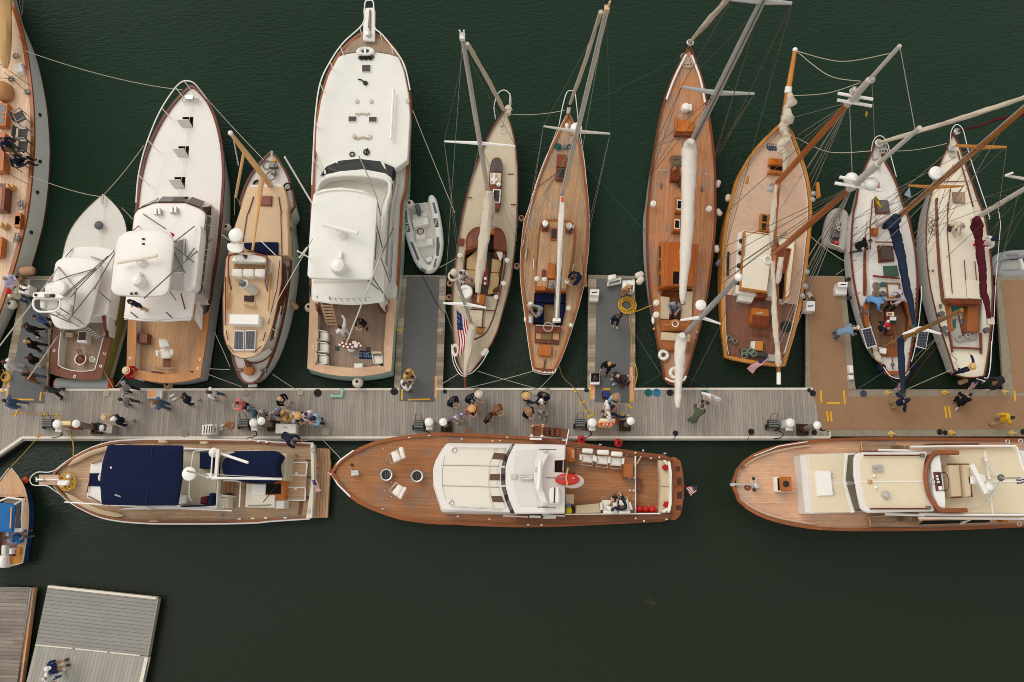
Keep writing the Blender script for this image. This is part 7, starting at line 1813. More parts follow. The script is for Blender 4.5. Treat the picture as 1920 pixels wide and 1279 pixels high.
for i,(x,y)in enumerate(S7(1145,928,1222,930,1302,932)):
 sng('fender',G().ball(W((x,y),zc1+.25),.15 if i<2 else .17,(1,1,.95)).lat(W((x,y),zc1+.37),[(.04,0),(.04,.06),(.02,.08)],10),FENDR,['red ball fender nearest the cabin in the cockpit row of three','red ball fender in the middle of the cockpit row of three','red ball fender nearest the stern bench in the cockpit row of three'][i],'fender','red ball fenders')
for q,lab in((cM(1282,625,1305,608,1325,632,1302,650),'red square pillow at the upper end of the beige stern bench'),(cM(1300,832,1330,834,1328,866,1290,862),'red square pillow at the lower end of the beige stern bench')):
 sng('pillow',G().dome(WL(rnd(q,1.5),1.7),1.58,.05),REDC,lab,'pillow','red pillows on the stern bench')
for q,lab in((cM(1290,585,1305,582,1322,610,1312,618),'rolled cream pillow beside the upper red pillow on the stern bench'),(cM(1282,890,1318,868,1328,880,1295,902),'rolled cream pillow beside the lower red pillow on the stern bench')):
 sng('pillow',G().dome(WL(rnd(q,2),1.75),1.6,.05),WC,lab,'pillow','cream pillows on the stern bench')
t=thing('bag','yellow and blue bags piled behind the pilothouse of the mahogany yacht','bag',tuple(W(cM(732,880)[0],zc0)))
mk('yellow_bag',G().dome(WL(rnd(cM(708,868,735,862,746,885,742,905,710,905),3),1.8),zc0,.12),pt_('bag_yellow',(214,186,26),.8),t);mk('blue_bag',G().dome(WL(rnd(cM(708,850,732,845,742,862,715,872),3),1.75),zc0,.1),pt_('bag_blue',(120,140,200),.8),t);mk('dark_bag',G().dome(WL(rnd(cM(742,866,760,868,760,895,748,890),3),1.7),zc0,.08),pt_('bag_dark',(44,44,48),.8),t)
b=Boat('pilothouse_motor_yacht','cream roofed pilothouse yacht cut off by the right photo edge','motorboat',cN(165,728)[0],(2165,903),2.3,1.4,left=cN(180,668,232,595,320,538,450,497,600,472,800,455,1100,450,1500,453,1918,455)+PX(2010,823,2150,830),right=cN(190,808,262,880,370,935,520,975,700,1000,950,1008,1280,1006,1600,998,1918,984)+PX(2010,986,2150,976),dip=.25)
TEAKP=wood('pilothouse_yacht_teak',(188,147,117),b.dir,.065,.25,.07,.65,blotch=.08)
b.hull(HULLW,BLACKB,BLACKB,(.4,.0,.0),(1.0,0))
b.deck(TEAKP,dz=-.1,inset=.05)
b.rail(wood('pilothouse_red_rail',(148,86,50),b.dir,.3,0,.12,.35,coat=.4),.10,.05,.16,.02)
g=G()
for s_ in(1,-1):
 P=[]
 for i in range(14):
  a_=b.L*(.01+.18*(i/13)**1.4);P.append(b.pt(a_,s_*max(b.half(a_,s_)-.2,.02),b.sheer(a_)-.02))
 g.tube(P,.05,6)
b.part('waterway_trim',g,pt_('pale_teak_trim',(202,172,142),.6))
for q in(cN(300,560,450,500),cN(450,500,620,474)):b.part('chock_strip',G().tube(WL(q,2.35),.02,5),WP)
b.pz('side_well',cN(948,472,1150,478,1160,530,948,532),1.93,1.7,wood('pilothouse_lower_teak',(140,110,84),b.dir,.065,.3),0);b.pz('side_well',cN(998,920,1290,905,1280,985,998,985),1.9,1.7,wood('pilothouse_lower_teak',None),0)
b.part('deck_step_line',G().tube(WL(cN(940,474,950,532),2.05),.03,5),PLYW);b.part('deck_step_line',G().tube(WL(cN(990,925,998,985),2.05),.03,5),PLYW)
b.part('anchor_chain',G().tube(WL(cN(165,728,240,730,300,734),2.35),[.06,.03,.03],8),ST);b.part('anchor_roller',G().box(W(cN(170,732)[0],2.3),(.2,.12,.1)),ST)
b.part('windlass',G().box(W(cN(300,735)[0],2.1),(.25,.2,.18)).lat(W(cN(312,738)[0],2.35),[(.09,0),(.08,.08),(.11,.16),(.04,.18)],14),ST)
b.part('windlass_base',G().box(W(cN(298,718)[0],2.1),(.3,.3,.06)),BG)
for x,y in cN(296,696,300,764):b.part('deck_button',G().lat(W((x,y),2.15),[(.07,0),(.06,.05),(.02,.06)],12),DKGREEN)
b.part('red_valve',G().tor(W(cN(260,748)[0],2.15),.09,.04),pt_('dark_red_valve',(110,36,36),.5));b.part('bow_cleat',G().tube(WL(cN(208,622,225,636,246,622),2.35),.035),DK)
b.pz('hatch_frame',cN(426,685,470,685,470,773,432,773),2.35,2.0,WP,.02);b.pz('hatch_opening',cN(440,692,470,692,470,766,442,766),2.36,2.2,DARK,0)
hl=b.pz('hatch_lid',cN(456,684,526,686,524,770,460,768),2.62,2.5,VO,.03);b.part('hatch_port',G().lat(W(cN(492,727)[0],2.64),[(.13,-.03),(.13,.01),(.1,.015)],16),BK,hl)
b.pz('cabin_front_slab',cN(574,556,622,548,650,905,606,905),2.75,1.8,OFFW,.04)
b.pz('forward_house',cN(618,550,905,540,905,898,648,906),3.0,1.8,WHITE,.05)
for q in(cN(626,557,850,548,838,712,642,722),cN(642,730,836,722,886,896,652,900)):b.pz('deck_panel',q,3.015,2.9,ROOFCREAM,.005)
b.pz('escape_hatch',cN(668,648,760,650,775,796,684,800),3.12,2.9,WP,.03)
for x,y in cN(766,676,770,772):b.part('hatch_hinge',G().tor(W((x,y),3.1),.08,.02),ST)
b.pz('screen_sill',cN(848,548,862,544,852,710,908,895,886,902,838,715),3.05,2.9,WP,.02)
for q in(cN(866,556,904,552,898,712,852,708),cN(858,732,900,730,944,888,906,892)):
 b.part('windshield',G().slab([W(q[0],3.15),W(q[1],3.65),W(q[2],3.65),W(q[3],3.15)],.04),pt_('smoked_screen',(66,60,56),.2,.15,3,coat=.5))
b.pz('pilothouse',cN(905,545,1330,540,1360,890,950,890),3.6,2.0,W2,.03)
pr=b.pz('pilothouse_roof',rnd(cN(900,580,912,545,960,535,1345,533,1325,600,1320,680,1335,780,1390,892,980,902,942,880,925,800,902,680),6),3.85,3.7,WHITE,.05)
b.pz('roof_panel',rnd(cN(932,600,945,562,1312,552,1306,620,1310,690,1325,790,1348,870,985,872,962,840,940,700),4),3.862,3.8,ROOFCREAM,.005,pr)
b.part('roof_rib',G().tube(WL(cN(935,716,1308,712),3.875),.03,5),WP,pr)
for q in(cN(958,556,1312,556),cN(995,876,1340,876)):b.tp_('roof_rail',[(q[0],3.98),(q[1],3.98)],.035,MH,6,pr)
b.part('roof_winch',G().lat(W(cN(1085,792)[0],3.9),[(.17,-.05),(.16,.1),(.1,.22),(.02,.24)],18),ST,pr);b.part('air_horn',G().tube(WL(cN(1010,625,1068,622),4.0),.05).tube(WL(cN(1010,645,1068,645),4.0),.05).box(W(cN(1052,633)[0],3.88),(.2,.25,.12)),ST,pr)
for x,y in cN(1020,678,1030,748):b.part('roof_light',G().ball(W((x,y),3.92),.07),WP,pr)
b.part('roof_horn',G().ball(W(cN(995,714)[0],3.92),.1,(1,.8,.7)),BRASS,pr)
for x,y in cN(1305,556,1342,870):b.part('nav_light',G().box(W((x,y),3.9),(.16,.14,.12)),DK,pr)
b.pz('bridge_deck',cN(1300,530,1870,505,1918,640)+PX(2100,870,2100,935)+cN(1918,905,1330,898),3.2,3.0,ROOFCREAM,.02)
b.pz('bridge_house',cN(1340,545,1860,520)+PX(2080,862,2080,940)+cN(1900,900,1400,890),3.05,2.0,W2,.02)
g=G();P=spl(WL(cN(1525,540,1410,541,1372,552,1335,620,1330,700,1350,800,1400,872,1440,886,1575,884),4.0),5)
g.rings([[p-V3((0,0,.8))for p in P],P],0,False,False,False);g.tube(P,.09,8);b.part('bridge_bulwark',g,RAILC)
b.pz('dashboard',rnd(cN(1358,600,1375,566,1412,545,1425,640,1446,800,1448,878,1410,870,1375,800),3),3.9,3.2,WP,.04)
ds=b.pz('instrument_panel',cN(1378,656,1420,656,1434,766,1394,768),3.97,3.8,MH,.01)
b.pz('instrument_screen',cN(1394,664,1416,666,1426,735,1402,738),3.98,3.9,BK,0,ds);b.pz('instrument_label',cN(1404,742,1426,740,1430,762,1408,764),3.98,3.9,WP,0,ds)
for x,y in cN(1400,680,1404,698,1408,716):b.part('gauge',G().box(W((x-1,y),3.985),(.1,.09,.01)),OFFW,ds)
b.part('steering_wheel',G().tor(W(cN(1440,712)[0],3.95),.36,.02,24,6,sc=(.5,1)),BK);b.part('compass',G().tor(W(cN(1368,712)[0],3.93),.09,.02),ST)
b.pz('helm_mat',cN(1420,618,1460,616,1475,810,1444,810),3.23,3.1,OFFW,0)
st=b.pz('helm_seat',cN(1462,612,1592,610,1604,802,1484,808),3.75,3.2,BG,.05);b.part('seat_frame',G().tube(WL(cN(1456,610,1584,608,1606,802,1480,808),3.7),.04,6),VR,st);b.part('seat_seam',G().tube(WL(cN(1530,615,1548,800),3.79),.02,5),pt_('seam_brown',(150,128,96),.8),st)
b.part('seat_back',G().pz(WL(cN(1552,612,1590,612,1602,802,1570,806),4.0),3.7,.04),BG,st)
g=G().box(W(cN(1640,698)[0],4.3),(.18,1.2,.16),math.atan2(-(775-620),(1670-1605))-math.pi/2)
b.part('radar_scanner',g,WP);b.part('scanner_base',G().lat(W(cN(1640,698)[0],4.0),[(.22,0),(.18,.28)],14).box(W(cN(1615,705)[0],3.9),(.5,.3,.1)),WP)
b.part('satellite_dome',G().ball(W(cN(1708,745)[0],4.3),.2),WP)
for q in(cN(1665,568,1775,690),cN(1690,575,1710,690),cN(1700,830,1780,692),cN(1690,680,1780,690),cN(1670,565,1690,580)):b.tp_('mast_strut',[(q[0],3.3),(q[1],5.2)],.05,WP,6)
b.tp_('mast_pole',[(cN(1780,692)[0],5.2),(cN(1905,690)[0],8.0)],.03,ALU_L,6);b.part('mast_head_gear',G().ball(W(cN(1780,690)[0],5.2),.13).tube([W(cN(1780,670)[0],5.2),W(cN(1782,712)[0],5.2)],.05),DK)
b.tp_('backstay',[(cN(1580,880)[0],3.3),(cN(1660,855)[0],3.4),(cN(1700,828)[0],3.5)],.018,ALU_L,5)
for q in(cN(1682,528,1732,905),cN(1690,714,1918,712),cN(1875,505,1918,650)):b.tp_('deck_rib',[(q[0],3.22),(q[1],3.22)],.045,WP,5)
g=G();A_=WL(cN(1290,908,1560,912,1918,912),3.5);g.rings([[p-V3((0,0,.35))for p in A_],A_],0,False,False,False).tube(A_,.05,6);b.part('bridge_rail',g,WP)
g=G();A_=WL(cN(1240,505,1560,500,1870,500),3.5);g.rings([[p-V3((0,0,.35))for p in A_],A_],0,False,False,False).tube(A_,.05,6);b.part('bridge_rail',g,WP)
for q in(cN(1045,524,1530,532),cN(1085,908,1320,915),cN(1285,930,1918,935)):b.tp_('side_rail',[(q[0],3.1),(q[1],3.1)],.05,WP,6)
b.tp_('side_rail',[(cN(1288,942)[0],3.05),(cN(1900,938)[0],3.05)],.025,PLYW,6)
b.part('side_window',G().slab([W(p,zz)for p,zz in zip(cN(1320,945,1712,938,1712,955,1290,968),(2.9,2.9,2.4,2.4))],.04),GLASSB);b.part('window_post',G().tube([W(p,zz)for p,zz in zip(cN(1600,938,1540,965),(2.95,2.4))],.04,6),WP)
b.part('side_window',G().slab([W(p,zz)for p,zz in zip(cN(1360,488,1650,486,1650,494,1300,496),(2.4,2.4,2.9,2.9))],.04),GLASSB)
for q in(cN(1155,495,1230,500,1230,528,1160,522),cN(1205,908,1280,905,1270,945,1198,950)):b.pz('boarding_step',q,2.5,1.9,wood('weathered_step',(120,96,74),0,.12,.4),.01)
b.pz('side_hatch',cN(1790,936,1825,934,1822,958,1795,956),2.5,2.0,VO,.02)
for x,y in cN(1898,470,1820,475,1890,965):b.part('deck_fill',G().tor(W((x,y),2.1),.08,.025),ST)
flag('burgee','white and maroon burgee at the right edge above the cream roofed yacht',cN(1870,690,1918,692,1930,720,1875,728),(6.5,6.5,6.4,6.4),.04,8,8,4,False,None,[FLAGW,pt_('flag_maroon',(100,50,80),.9),FLAGB])
b=Boat('launch','blue hulled tan decked launch with blue canopy at the left photo edge','motorboat',R6(88,262)[0],R6(36,1098)[0],1.0,.7,right=R6(118,295,160,350,204,430,230,530,242,640,238,740,225,860,208,970,190,1075),dip=.1)
TANL=wood('launch_tan_deck',(186,146,108),b.dir,.09,.12,.05,.8,blotch=.05)
b.hull(BLUEHULL,BLACKB,BLACKB,(.4,.08,.08),(.6,0),boot_z=.06)
b.deck(TANL,0,.30,-.02,.02,name='foredeck');b.sole(wood('launch_sole',(120,76,58),b.dir,.1,.2),VR,.28,.35,.28)
b.rail(TANL,.30,.02,.05,.0,t0=.29,name='side_deck');b.part('rub_rail',G().tube(b.loop(0,1,-.015,0),.025,6),pt_('beige_rub_rail',(206,186,160),.6))
b.part('windshield_frame',G().tube([W(p,zz)for p,zz in zip(R6(5,545,68,516,198,534,130,572),(1.6,1.6,1.6,1.9))],.045,6).tube([W(p,1.6)for p in R6(198,534,186,690,190,800)],.045,6).tube([W(p,1.9)for p in R6(130,572,128,690,110,810)],.04,6),WP)
b.part('windshield',G().slab([W(p,zz)for p,zz in zip(R6(68,520,192,538,132,572,30,560),(1.3,1.3,1.85,1.85))],.02),GLASSG)
b.part('side_panel',G().slab([W(p,zz)for p,zz in zip(R6(192,545,186,800,118,805,130,580),(1.5,1.5,1.4,1.4))],.02),GLASSD)
b.part('side_frame',G().pz(WL(R6(108,780,188,776,186,808,106,812),1.7),1.55,.02),WP)
for x,y in R6(150,600,148,700):b.part('cabin_gear',G().dome(WL(rnd(R6(x-20,y-30,x+22,y-25,x+18,y+38,x-22,y+40),3),1.65),1.4,.06),OFFW if y>650 else DK)
b.dome('canopy',rnd(R6(-60,560,30,562,130,580,122,700,106,820,-60,806),2),2.1,2.0,pt_('blue_canopy',(44,104,160),.85,.06),.08,.05)
b.part('canopy_batten',G().tube(WL(R6(98,600,88,780),2.2),.03,6),PLYW)
b.pz('side_seat',R6(140,945,178,945,172,1010,128,1008),.85,.4,VY,.02);b.pz('swim_step',R6(82,1016,200,1016,188,1078,76,1092),.72,.6,VY,.02)
b.part('blue_bag',G().dome(WL(rnd(R6(98,850,120,832,170,845,176,900,130,915,100,890),3),1.0),.4,.15),pt_('bright_blue_cloth',(40,110,180),.8))
b.pz('dark_well',R6(-20,1022,78,1020,74,1070,-20,1075),.5,.3,BK,0)
for x,y in R6(30,1135,88,1140):
 t_=b.part('outboard_motor',G().dome(WL(rnd(R6(x-32,y-55,x+30,y-55,x+36,y+10,x+20,y+50,x-20,y+50,x-36,y+10)if x<60 else R6(x-18,y-40,x+18,y-42,x+20,y+30,x-10,y+42),3),1.0),.5,.14),WP if x<60 else pt_('pale_grey_motor',(196,200,192),.4))
 mk('motor_leg',G().pz(WL(R6(x-12,y-20,x+12,y-20,x+10,y+20,x-10,y+20),.55),-.3,.02),BK,t_)
sng('cooler_box',G().pz(WL(R6(16,952,104,956,102,1002,12,1000),1.05),.36,.03),WP,'white cooler with a dark latch in the stern of the blue launch','cooler')
def rib(name,label,tube_px,z,r,mat,parent_extra=None):
 P=[W(p,z)for p in tube_px];c=sum(P,V3())/len(P)
 t=thing(name,label,'dinghy',(c.x,c.y,0))
 Q=spl(P,6);m=len(Q)
 rr=[r*min(1,.45+i/4,.45+(m-1-i)/4)for i in range(m)]
 mk('inflatable_tube',G().tube(Q,rr,12),mat,t)
 return t,Q
t,Q=rib('inflatable_dinghy','white and dark grey inflatable dinghy with console moored off the finger dock',cD(1165,-5,1158,60,1172,160,1205,280,1240,360,1290,402,1330,370,1352,280,1350,180,1330,60,1305,-40),.38,.21,pt_('dinghy_white',(228,228,221),.5,.05,dirt=((200,200,192),.15)))
mk('floor',G().pz(WL(cD(1175,10,1300,-5,1335,150,1335,280,1290,385,1240,345,1200,230),.3),.1,.01),OFFW,t)
mk('thwart_seat',G().pz(WL(cD(1190,100,1282,78,1292,128,1200,150),.62),.3,.03),WP,t);mk('thwart_seat',G().pz(WL(cD(1216,228,1312,212,1318,250,1224,266),.5),.3,.03),WP,t);mk('stern_seat',G().pz(WL(cD(1192,75,1280,58,1284,78,1196,96),.7),.3,.02),OFFW,t)
mk('console',G().pz(WL(cD(1212,190,1268,180,1272,210,1216,222),.85),.3,.03),WP,t);mk('steering_wheel',G().tor(W(cD(1242,172)[0],.95),.14,.02,16,6),BK,t)
mk('bow_locker',G().pz(WL(cD(1272,330,1312,322,1310,350,1280,358),.5),.3,.03),WP,t);mk('bow_step',G().dome(WL(rnd(cD(1270,380,1320,372,1318,405,1280,412),3),.62),.4,.04),WP,t)
om=mk('outboard_motor',G().dome(WL(rnd(cD(1205,15,1232,5,1245,40,1240,68,1222,72),2),1.0),.5,.1),pt_('dark_grey_motor',(74,80,88),.4),t);mk('motor_leg',G().pz(WL(cD(1212,30,1232,26,1236,50,1216,54),.55),-.3,.02),BK,om)
DGR=pt_('dinghy_dark_patch',(82,92,94),.6)
for q in(cD(1312,0,1325,-2,1342,60,1328,66),cD(1148,50,1160,48,1166,120,1154,122),cD(1180,236,1194,234,1236,340,1224,346),cD(1338,208,1352,206,1358,260,1350,320,1336,318),cD(1248,390,1275,405,1268,422,1244,404),cD(1330,340,1342,330,1330,385,1318,388)):
 a=WL(q,.56);g=G();g.pz(WL(q,.60),.5,.01);mk('dark_patch',g,DGR,t)
for q,s_ in((cD(1318,96,1344,94,1352,142,1330,146),'NU'),(cD(1152,128,1172,126,1182,172,1162,176),'NU')):
 o=mk('name_patch',G().pz(WL(q,.61),.5,.005),BK,t);c=sum(WL(q,.62),V3())/4
 text_mesh('name_letters',s_,.22,WP,Matrix.Translation(c)@Matrix.Rotation(R(-80 if q[0][0]>800 else-75),4,'Z')@Matrix.Diagonal((.9,1,1,1)),t,.004)
t,Q=rib('inflatable_tender','small worn grey inflatable tied between the painted schooner and white ketch',R7(385,740,380,640,405,500,440,420,500,380,560,400,578,480,572,600,545,740,530,790),.34,.2,pt_('worn_grey_rubber',(172,168,160),.7,.1,2,dirt=((130,124,116),.4)))
mk('floor',G().pz(WL(R7(425,700,440,560,470,450,510,420,545,470,540,600,515,740),.2),.05,.01),pt_('grey_floor',(118,112,104),.8,.2,4),t)
mk('transom',G().pz(WL(R7(415,705,425,700,545,738,540,748),.6),.1,.01),OFFW,t);mk('red_tank',G().dome(WL(rnd(R7(468,675,510,672,515,715,470,718),3),.5),.2,.05),RED,t);mk('grey_seat',G().pz(WL(R7(455,600,520,608,515,640,452,632),.45),.2,.02),pt_('dull_seat',(110,112,116),.8),t)
g=G();rr_=random.Random(4)
for i in range(14):g.tor(W(R7(470+rr_.uniform(0,60),430+rr_.uniform(0,140))[0],.36+rr_.uniform(0,.06)),rr_.uniform(.08,.15),.016,12,5)
mk('rope_heap',g,ROPE,t)
t,Q=rib('inflatable_tender','pale grey inflatable at the right photo edge beyond the cream sloop',cJ(1420,320,1300,310,1150,312,1062,332,1035,370,1050,420,1120,432,1260,425,1420,425),.34,.2,GREYR)
mk('floor',G().pz(WL(cJ(1062,350,1200,338,1220,400,1068,405),.22),.05,.01),pt_('pale_dinghy_floor',(178,178,174),.7),t);mk('thwart_seat',G().pz(WL(cJ(1190,335,1208,335,1222,400,1205,402),.5),.2,.02),OFFW,t)
mk('side_patch',G().pz(WL(cJ(1110,306,1180,304,1180,316,1112,318),.57),.5,.005),pt_('grey_patch',(120,122,124),.7),t)
def bfe(px,z,r,mat,label,group='round fenders',cap=BK):
 r*=.68;c=W(px,z);t=thing('fender',label,'fender',(c.x,c.y,c.z-r),0,group)
 mk('ball',G().ball(c,r,(1,1,1.1),16,10),mat,t)
 mk('eye',G().lat(c+V3((0,0,r*1.0)),[(.07,0),(.06,.05),(.03,.09),(.01,.095)],10),cap,t)
def tfe(a,b_,z,r,mat,label,group='long fenders'):
 r*=.8;A_,B_=W(a,z),W(b_,z);d=(B_-A_).normalized();c=(A_+B_)/2;t=thing('fender',label,'fender',(c.x,c.y,c.z-r),0,group)
 mk('tube',G().tube([A_-d*r*.6,A_-d*r*.3,A_,B_,B_+d*r*.3,B_+d*r*.6],[r*.35,r*.8,r,r,r*.8,r*.35],14),mat,t);mk('eye',G().tube([B_+d*r*.55,B_+d*(r*.55+.08)],.04,8),BK,t)
tfe(R2(165,835)[0],R2(245,830)[0],.9,.24,FENDT,'tan covered long fender lying beside the grey schooner')
bfe(R2(145,885)[0],.7,.24,FENDT,'tan covered round fender between grey schooner and white dock steps')
bfe(R2(90,1085)[0],.7,.33,FENDW,'large white ball fender beside the grey schooner and leaning person')
bfe(cB(1362,150)[0],.9,.27,FENDW,'white ball fender with dark top between white sportfisher and tan cruiser')
bfe(cB(1010,1095)[0],.5,.30,FENDT,'tan ball fender under the transom of the larger sportfisher')
bfe(cD(575,630)[0],.8,.30,FENDW,'white ball fender at the port quarter of the largest motor yacht')
bfe(cD(866,1078)[0],.8,.36,FENDW,'large white ball fender behind the transom of the largest motor yacht')
bfe(cC(1178,1225)[0],.9,.30,FENDW,'white ball fender between largest motor yacht and grey inflatable')
tfe(cD(472,605)[0],cD(498,630)[0],.7,.17,FENDT,'tan long fender on the starboard side of the tan decked cruiser')
for q,lab in((cF(567,95),'upper tan ball fender right of the cream yawl'),(cF(540,382),'lower tan ball fender right of the cream yawl cockpit'),(cF(140,486),'upper tan ball fender between finger dock and cream yawl'),(cF(135,570),'lower tan ball fender between finger dock and cream yawl')):
 bfe(q[0],.75,.22,FENDT,lab)
tfe(cF(945,415)[0],cF(950,500)[0],.7,.13,FENDT,'slim tan fender on the starboard side of the teak sloop')
tfe(cH(45,440)[0],cH(75,428)[0],.7,.18,FENDW,'upper white fender of two on the port side of the orange deckhouse ketch','white fenders with blue ends')
tfe(cH(55,480)[0],cH(75,455)[0],.7,.18,FENDW,'lower white fender of two on the port side of the orange deckhouse ketch','white fenders with blue ends')
for q,lab in(((cG(525,1115),cG(535,1090)),'uppermost white fender on the starboard side of the orange deckhouse ketch'),((cH(545,70),cH(528,48)),'white fender beside the ketch winch at its starboard rail'),((cH(525,290),cH(520,265)),'lowest white fender on the starboard side of the ketch')):
 tfe(q[0][0],q[1][0],.9,.16,FENDW,lab,'white fenders with blue ends')
tfe(cG(590,1200)[0],cG(595,1175)[0],.8,.16,FENDW,'white fender at the port bow of the painted deck schooner')
tfe(cH(528,372)[0],cH(545,350)[0],.7,.15,pt_('grey_purple_fender',(120,112,122),.7),'grey fender between the ketch and the painted deck schooner')
bfe(cJ(362,990)[0],.9,.27,BLACKF,'navy covered ball fender at the port quarter of the white ketch','navy covered fenders')
tfe(cJ(535,975)[0],cJ(560,990)[0],.8,.19,BLACKF,'navy covered long fender at the starboard quarter of the white ketch','navy covered fenders')
bfe(cJ(162,460)[0],.8,.13,pt_('purple_fender',(64,58,84),.8),'upper small purple fender between brown carpet and white ketch','small purple fenders')
bfe(cJ(168,572)[0],.8,.16,pt_('purple_fender',None),'lower small purple fender between brown carpet and white ketch','small purple fenders')
tfe(S5(232,1138)[0],S5(275,1122)[0],.6,.13,FENDT,'pale fender under the stern of the cream sloop')
for q,lab in((S7(450,92),'red ball fender left of two between the float and mahogany yacht'),(S7(892,132),'red ball fender right of two between the float and mahogany yacht')):bfe(q[0],.85,.27,FENDR,lab,'red ball fenders',BK)
def life_ring(px,z,r,label,nrm=None,inner=None):
 c=W(px,z);t=thing('life_ring',label,'life ring',tuple(c),0,'life rings on the orange deckhouse ketch')
 mk('ring',G().tor(c+V3((0,0,.06)),r,r*.38,26,10,nrm=nrm),WP,t)
 for k in range(4):
  a=k*math.pi/2+.5;p=c+V3((r*math.cos(a),r*math.sin(a),.06));mk('band',G().tor(p,r*.40,.02,12,6,nrm=(-math.sin(a),math.cos(a),0)),OFFW,t)
 mk('grab_line',G().tor(c+V3((0,0,.07)),r*1.45,.014,26,5,nrm=nrm),ROPE,t)
life_ring(cH(204,915)[0],1.12,.165,'upper white life ring on the aft deck of the ketch')
life_ring(cH(272,1022)[0],1.3,.19,'lower larger white life ring at the stern of the ketch')
def pile(px_cap,px_base,label,zc=2.7,mat=None):
 c=W(px_cap,zc);bse=W(px_base,DZ);bse=V3((c.x,c.y,DZ))if(V3((c.x-bse.x,c.y-bse.y)).length<.6)else bse
 t=thing('dock_pile',label,'pile',(c.x,c.y,0),0,'white capped dock piles')
 mk('shaft',G().tube([V3((c.x,c.y,-.6)),V3((c.x,c.y,zc-.08))],.12,16),mat or pt_('grey_pile',(124,118,108),.7,.15,3,dirt=((80,70,58),.4)),t)
 mk('cap',G().lat(V3((c.x,c.y,zc-.2)),[(.155,0),(.165,.03),(.165,.08),(.11,.15),(.02,.19)],20),WP,t)
 fr=G();x,y=c.x,c.y
 for dx,dy,sx,sy in((-.2,0,.07,.47),(.2,0,.07,.47),(0,-.2,.33,.07),(0,.2,.33,.07)):fr.box((x+dx,y+dy,DZ),(sx,sy,.22))
 mk('pile_guide',fr,pt_('rusty_guide',(74,54,38),.8,.25,5),t)
 mk('dark_band',G().tube([V3((x,y,DZ)),V3((x,y,DZ+.7))],.13,16),pt_('brown_pile_base',(92,68,48),.8,.2,4),t)
pile(Q2(1115,830)[0],Q2(1420,890)[0],'white capped dock pile beside the yellow box at the left of the float')
pile(Q4(465,790)[0],Q4(640,880)[0],'white capped dock pile left of the large white dock box')
pile(Q5(415,690)[0],Q5(465,790)[0],'white capped dock pile nearest the person in the white spotted shirt')
pile(Q6(965,866)[0],Q6(900,940)[0],'white capped dock pile right of the red life preserver box')
pile(cN(686,372)[0],cN(590,405)[0],'white capped dock pile at the right end of the grey float')
def pdl(px,z,label,s=1.0):
 c=W(px,z);t=thing('power_pedestal',label,'power pedestal',(c.x,c.y,DZ),0,'white shore power pedestals')
 mk('post',G().box((c.x,c.y,DZ),(.34*s,.3*s,z-DZ-.1),0,.03),OFFW,t)
 P=[V3((c.x+.2*s*math.cos(a),c.y+.2*s*math.sin(a),z))for a in[math.pi/8+k*math.pi/4 for k in range(8)]]
 mk('hood',G().dome(P,z-.22,.06,.05),WP,t)
 mk('outlet',G().box((c.x,c.y-.24*s,z-.34),(.28*s,.16,.16),0,.02),OFFW,t)
pdl(Q2(850,840)[0],1.55,'white shore power pedestal left of the yellow life ring box')
pdl(Q4(362,818)[0],1.55,'white shore power pedestal between dark hose cart and dock pile')
pdl(Q5(235,694)[0],1.55,'white shore power pedestal below the charcoal carpet of the inflatable finger')
pdl(Q6(477,892)[0],1.55,'white shore power pedestal left of the red life preserver box')
pdl(cN(520,360)[0],1.55,'white shore power pedestal near the right end of the grey float')
def hct(px,label):
 c=W(px,DZ);t=thing('hose_cart',label,'hose cart',(c.x,c.y,DZ),0,'dark hose carts')
 mk('crate',G().box((c.x,c.y,DZ+.12),(.42,.34,.3)),pt_('dark_green_cart',(52,58,54),.6,.2,5),t)
 for dy in(-.1,0,.1):mk('slat',G().box((c.x,c.y+dy,DZ+.42),(.4,.05,.03)),pt_('grey_slat',(120,122,116),.6),t)
 for sx in(-1,1):mk('wheel',G().lat((c.x+sx*.26,c.y-.12,DZ+.12),[(.12,-.03),(.12,.03),(.04,.04)],14,0,(1,0,0)),BK,t)
 mk('handle',G().tube([V3((c.x-.15,c.y+.2,DZ+.4)),V3((c.x-.12,c.y+.4,DZ+.7)),V3((c.x+.12,c.y+.4,DZ+.7)),V3((c.x+.15,c.y+.2,DZ+.4))],.018),DK,t)
 g=G();P=[V3((c.x+.1+.5*math.sin(a)*.8,c.y-.25-.3*(1-math.cos(a))*.6,DZ+.03))for a in[k*.4 for k in range(9)]];g.tube(P,.02,6);mk('power_cord',g,BK,t)
hct(Q4(250,840)[0],'dark hose cart with a black cord on the float left of the dock box')
hct(Q5(115,735)[0],'dark hose cart left of the pedestal below the inflatable finger dock')
hct(Q6(318,908)[0],'dark hose cart left of the pedestal by the mahogany gangway')
hct(cN(402,372)[0],'dark hose cart near the right end of the grey float')
hct((97,795),'dark hose cart half hidden behind the leftmost power pedestal')
def dockbox(name,px,z1,label,cat,mat=WP,z0=DZ+.012,c=.04):return sng(name,G().pz(WL(px,z1),z0,c),mat,label,cat)
t=thing('dock_box','large white rectangular dock box on the float above the navy canvas yacht','dock box',tuple(W(Q4(845,910)[0],DZ)))
q=Q4(692,832,1004,834,1000,984,688,980);mk('body',G().pz(WL([tuple(V3(p).lerp(V3(Q4(845,910)[0]),.05))for p in q],DZ+.6),DZ,.01),OFFW,t);mk('lid',G().pz(WL(q,DZ+.75),DZ+.6,.03),WP,t)
mk('latch_plate',G().pz(WL(Q4(805,880,876,880,874,905,805,905),DZ+.76),DZ+.7,0),pt_('pale_plate',(190,184,172),.6),t)
t=thing('dock_steps','white louvred folding steps on the float with dark slots','steps',tuple(W(Q3(1370,930)[0],DZ)))
mk('frame',G().pz(WL(Q3(1272,850,1428,842,1425,985,1260,1005),DZ+.7),DZ,.02),WP,t)
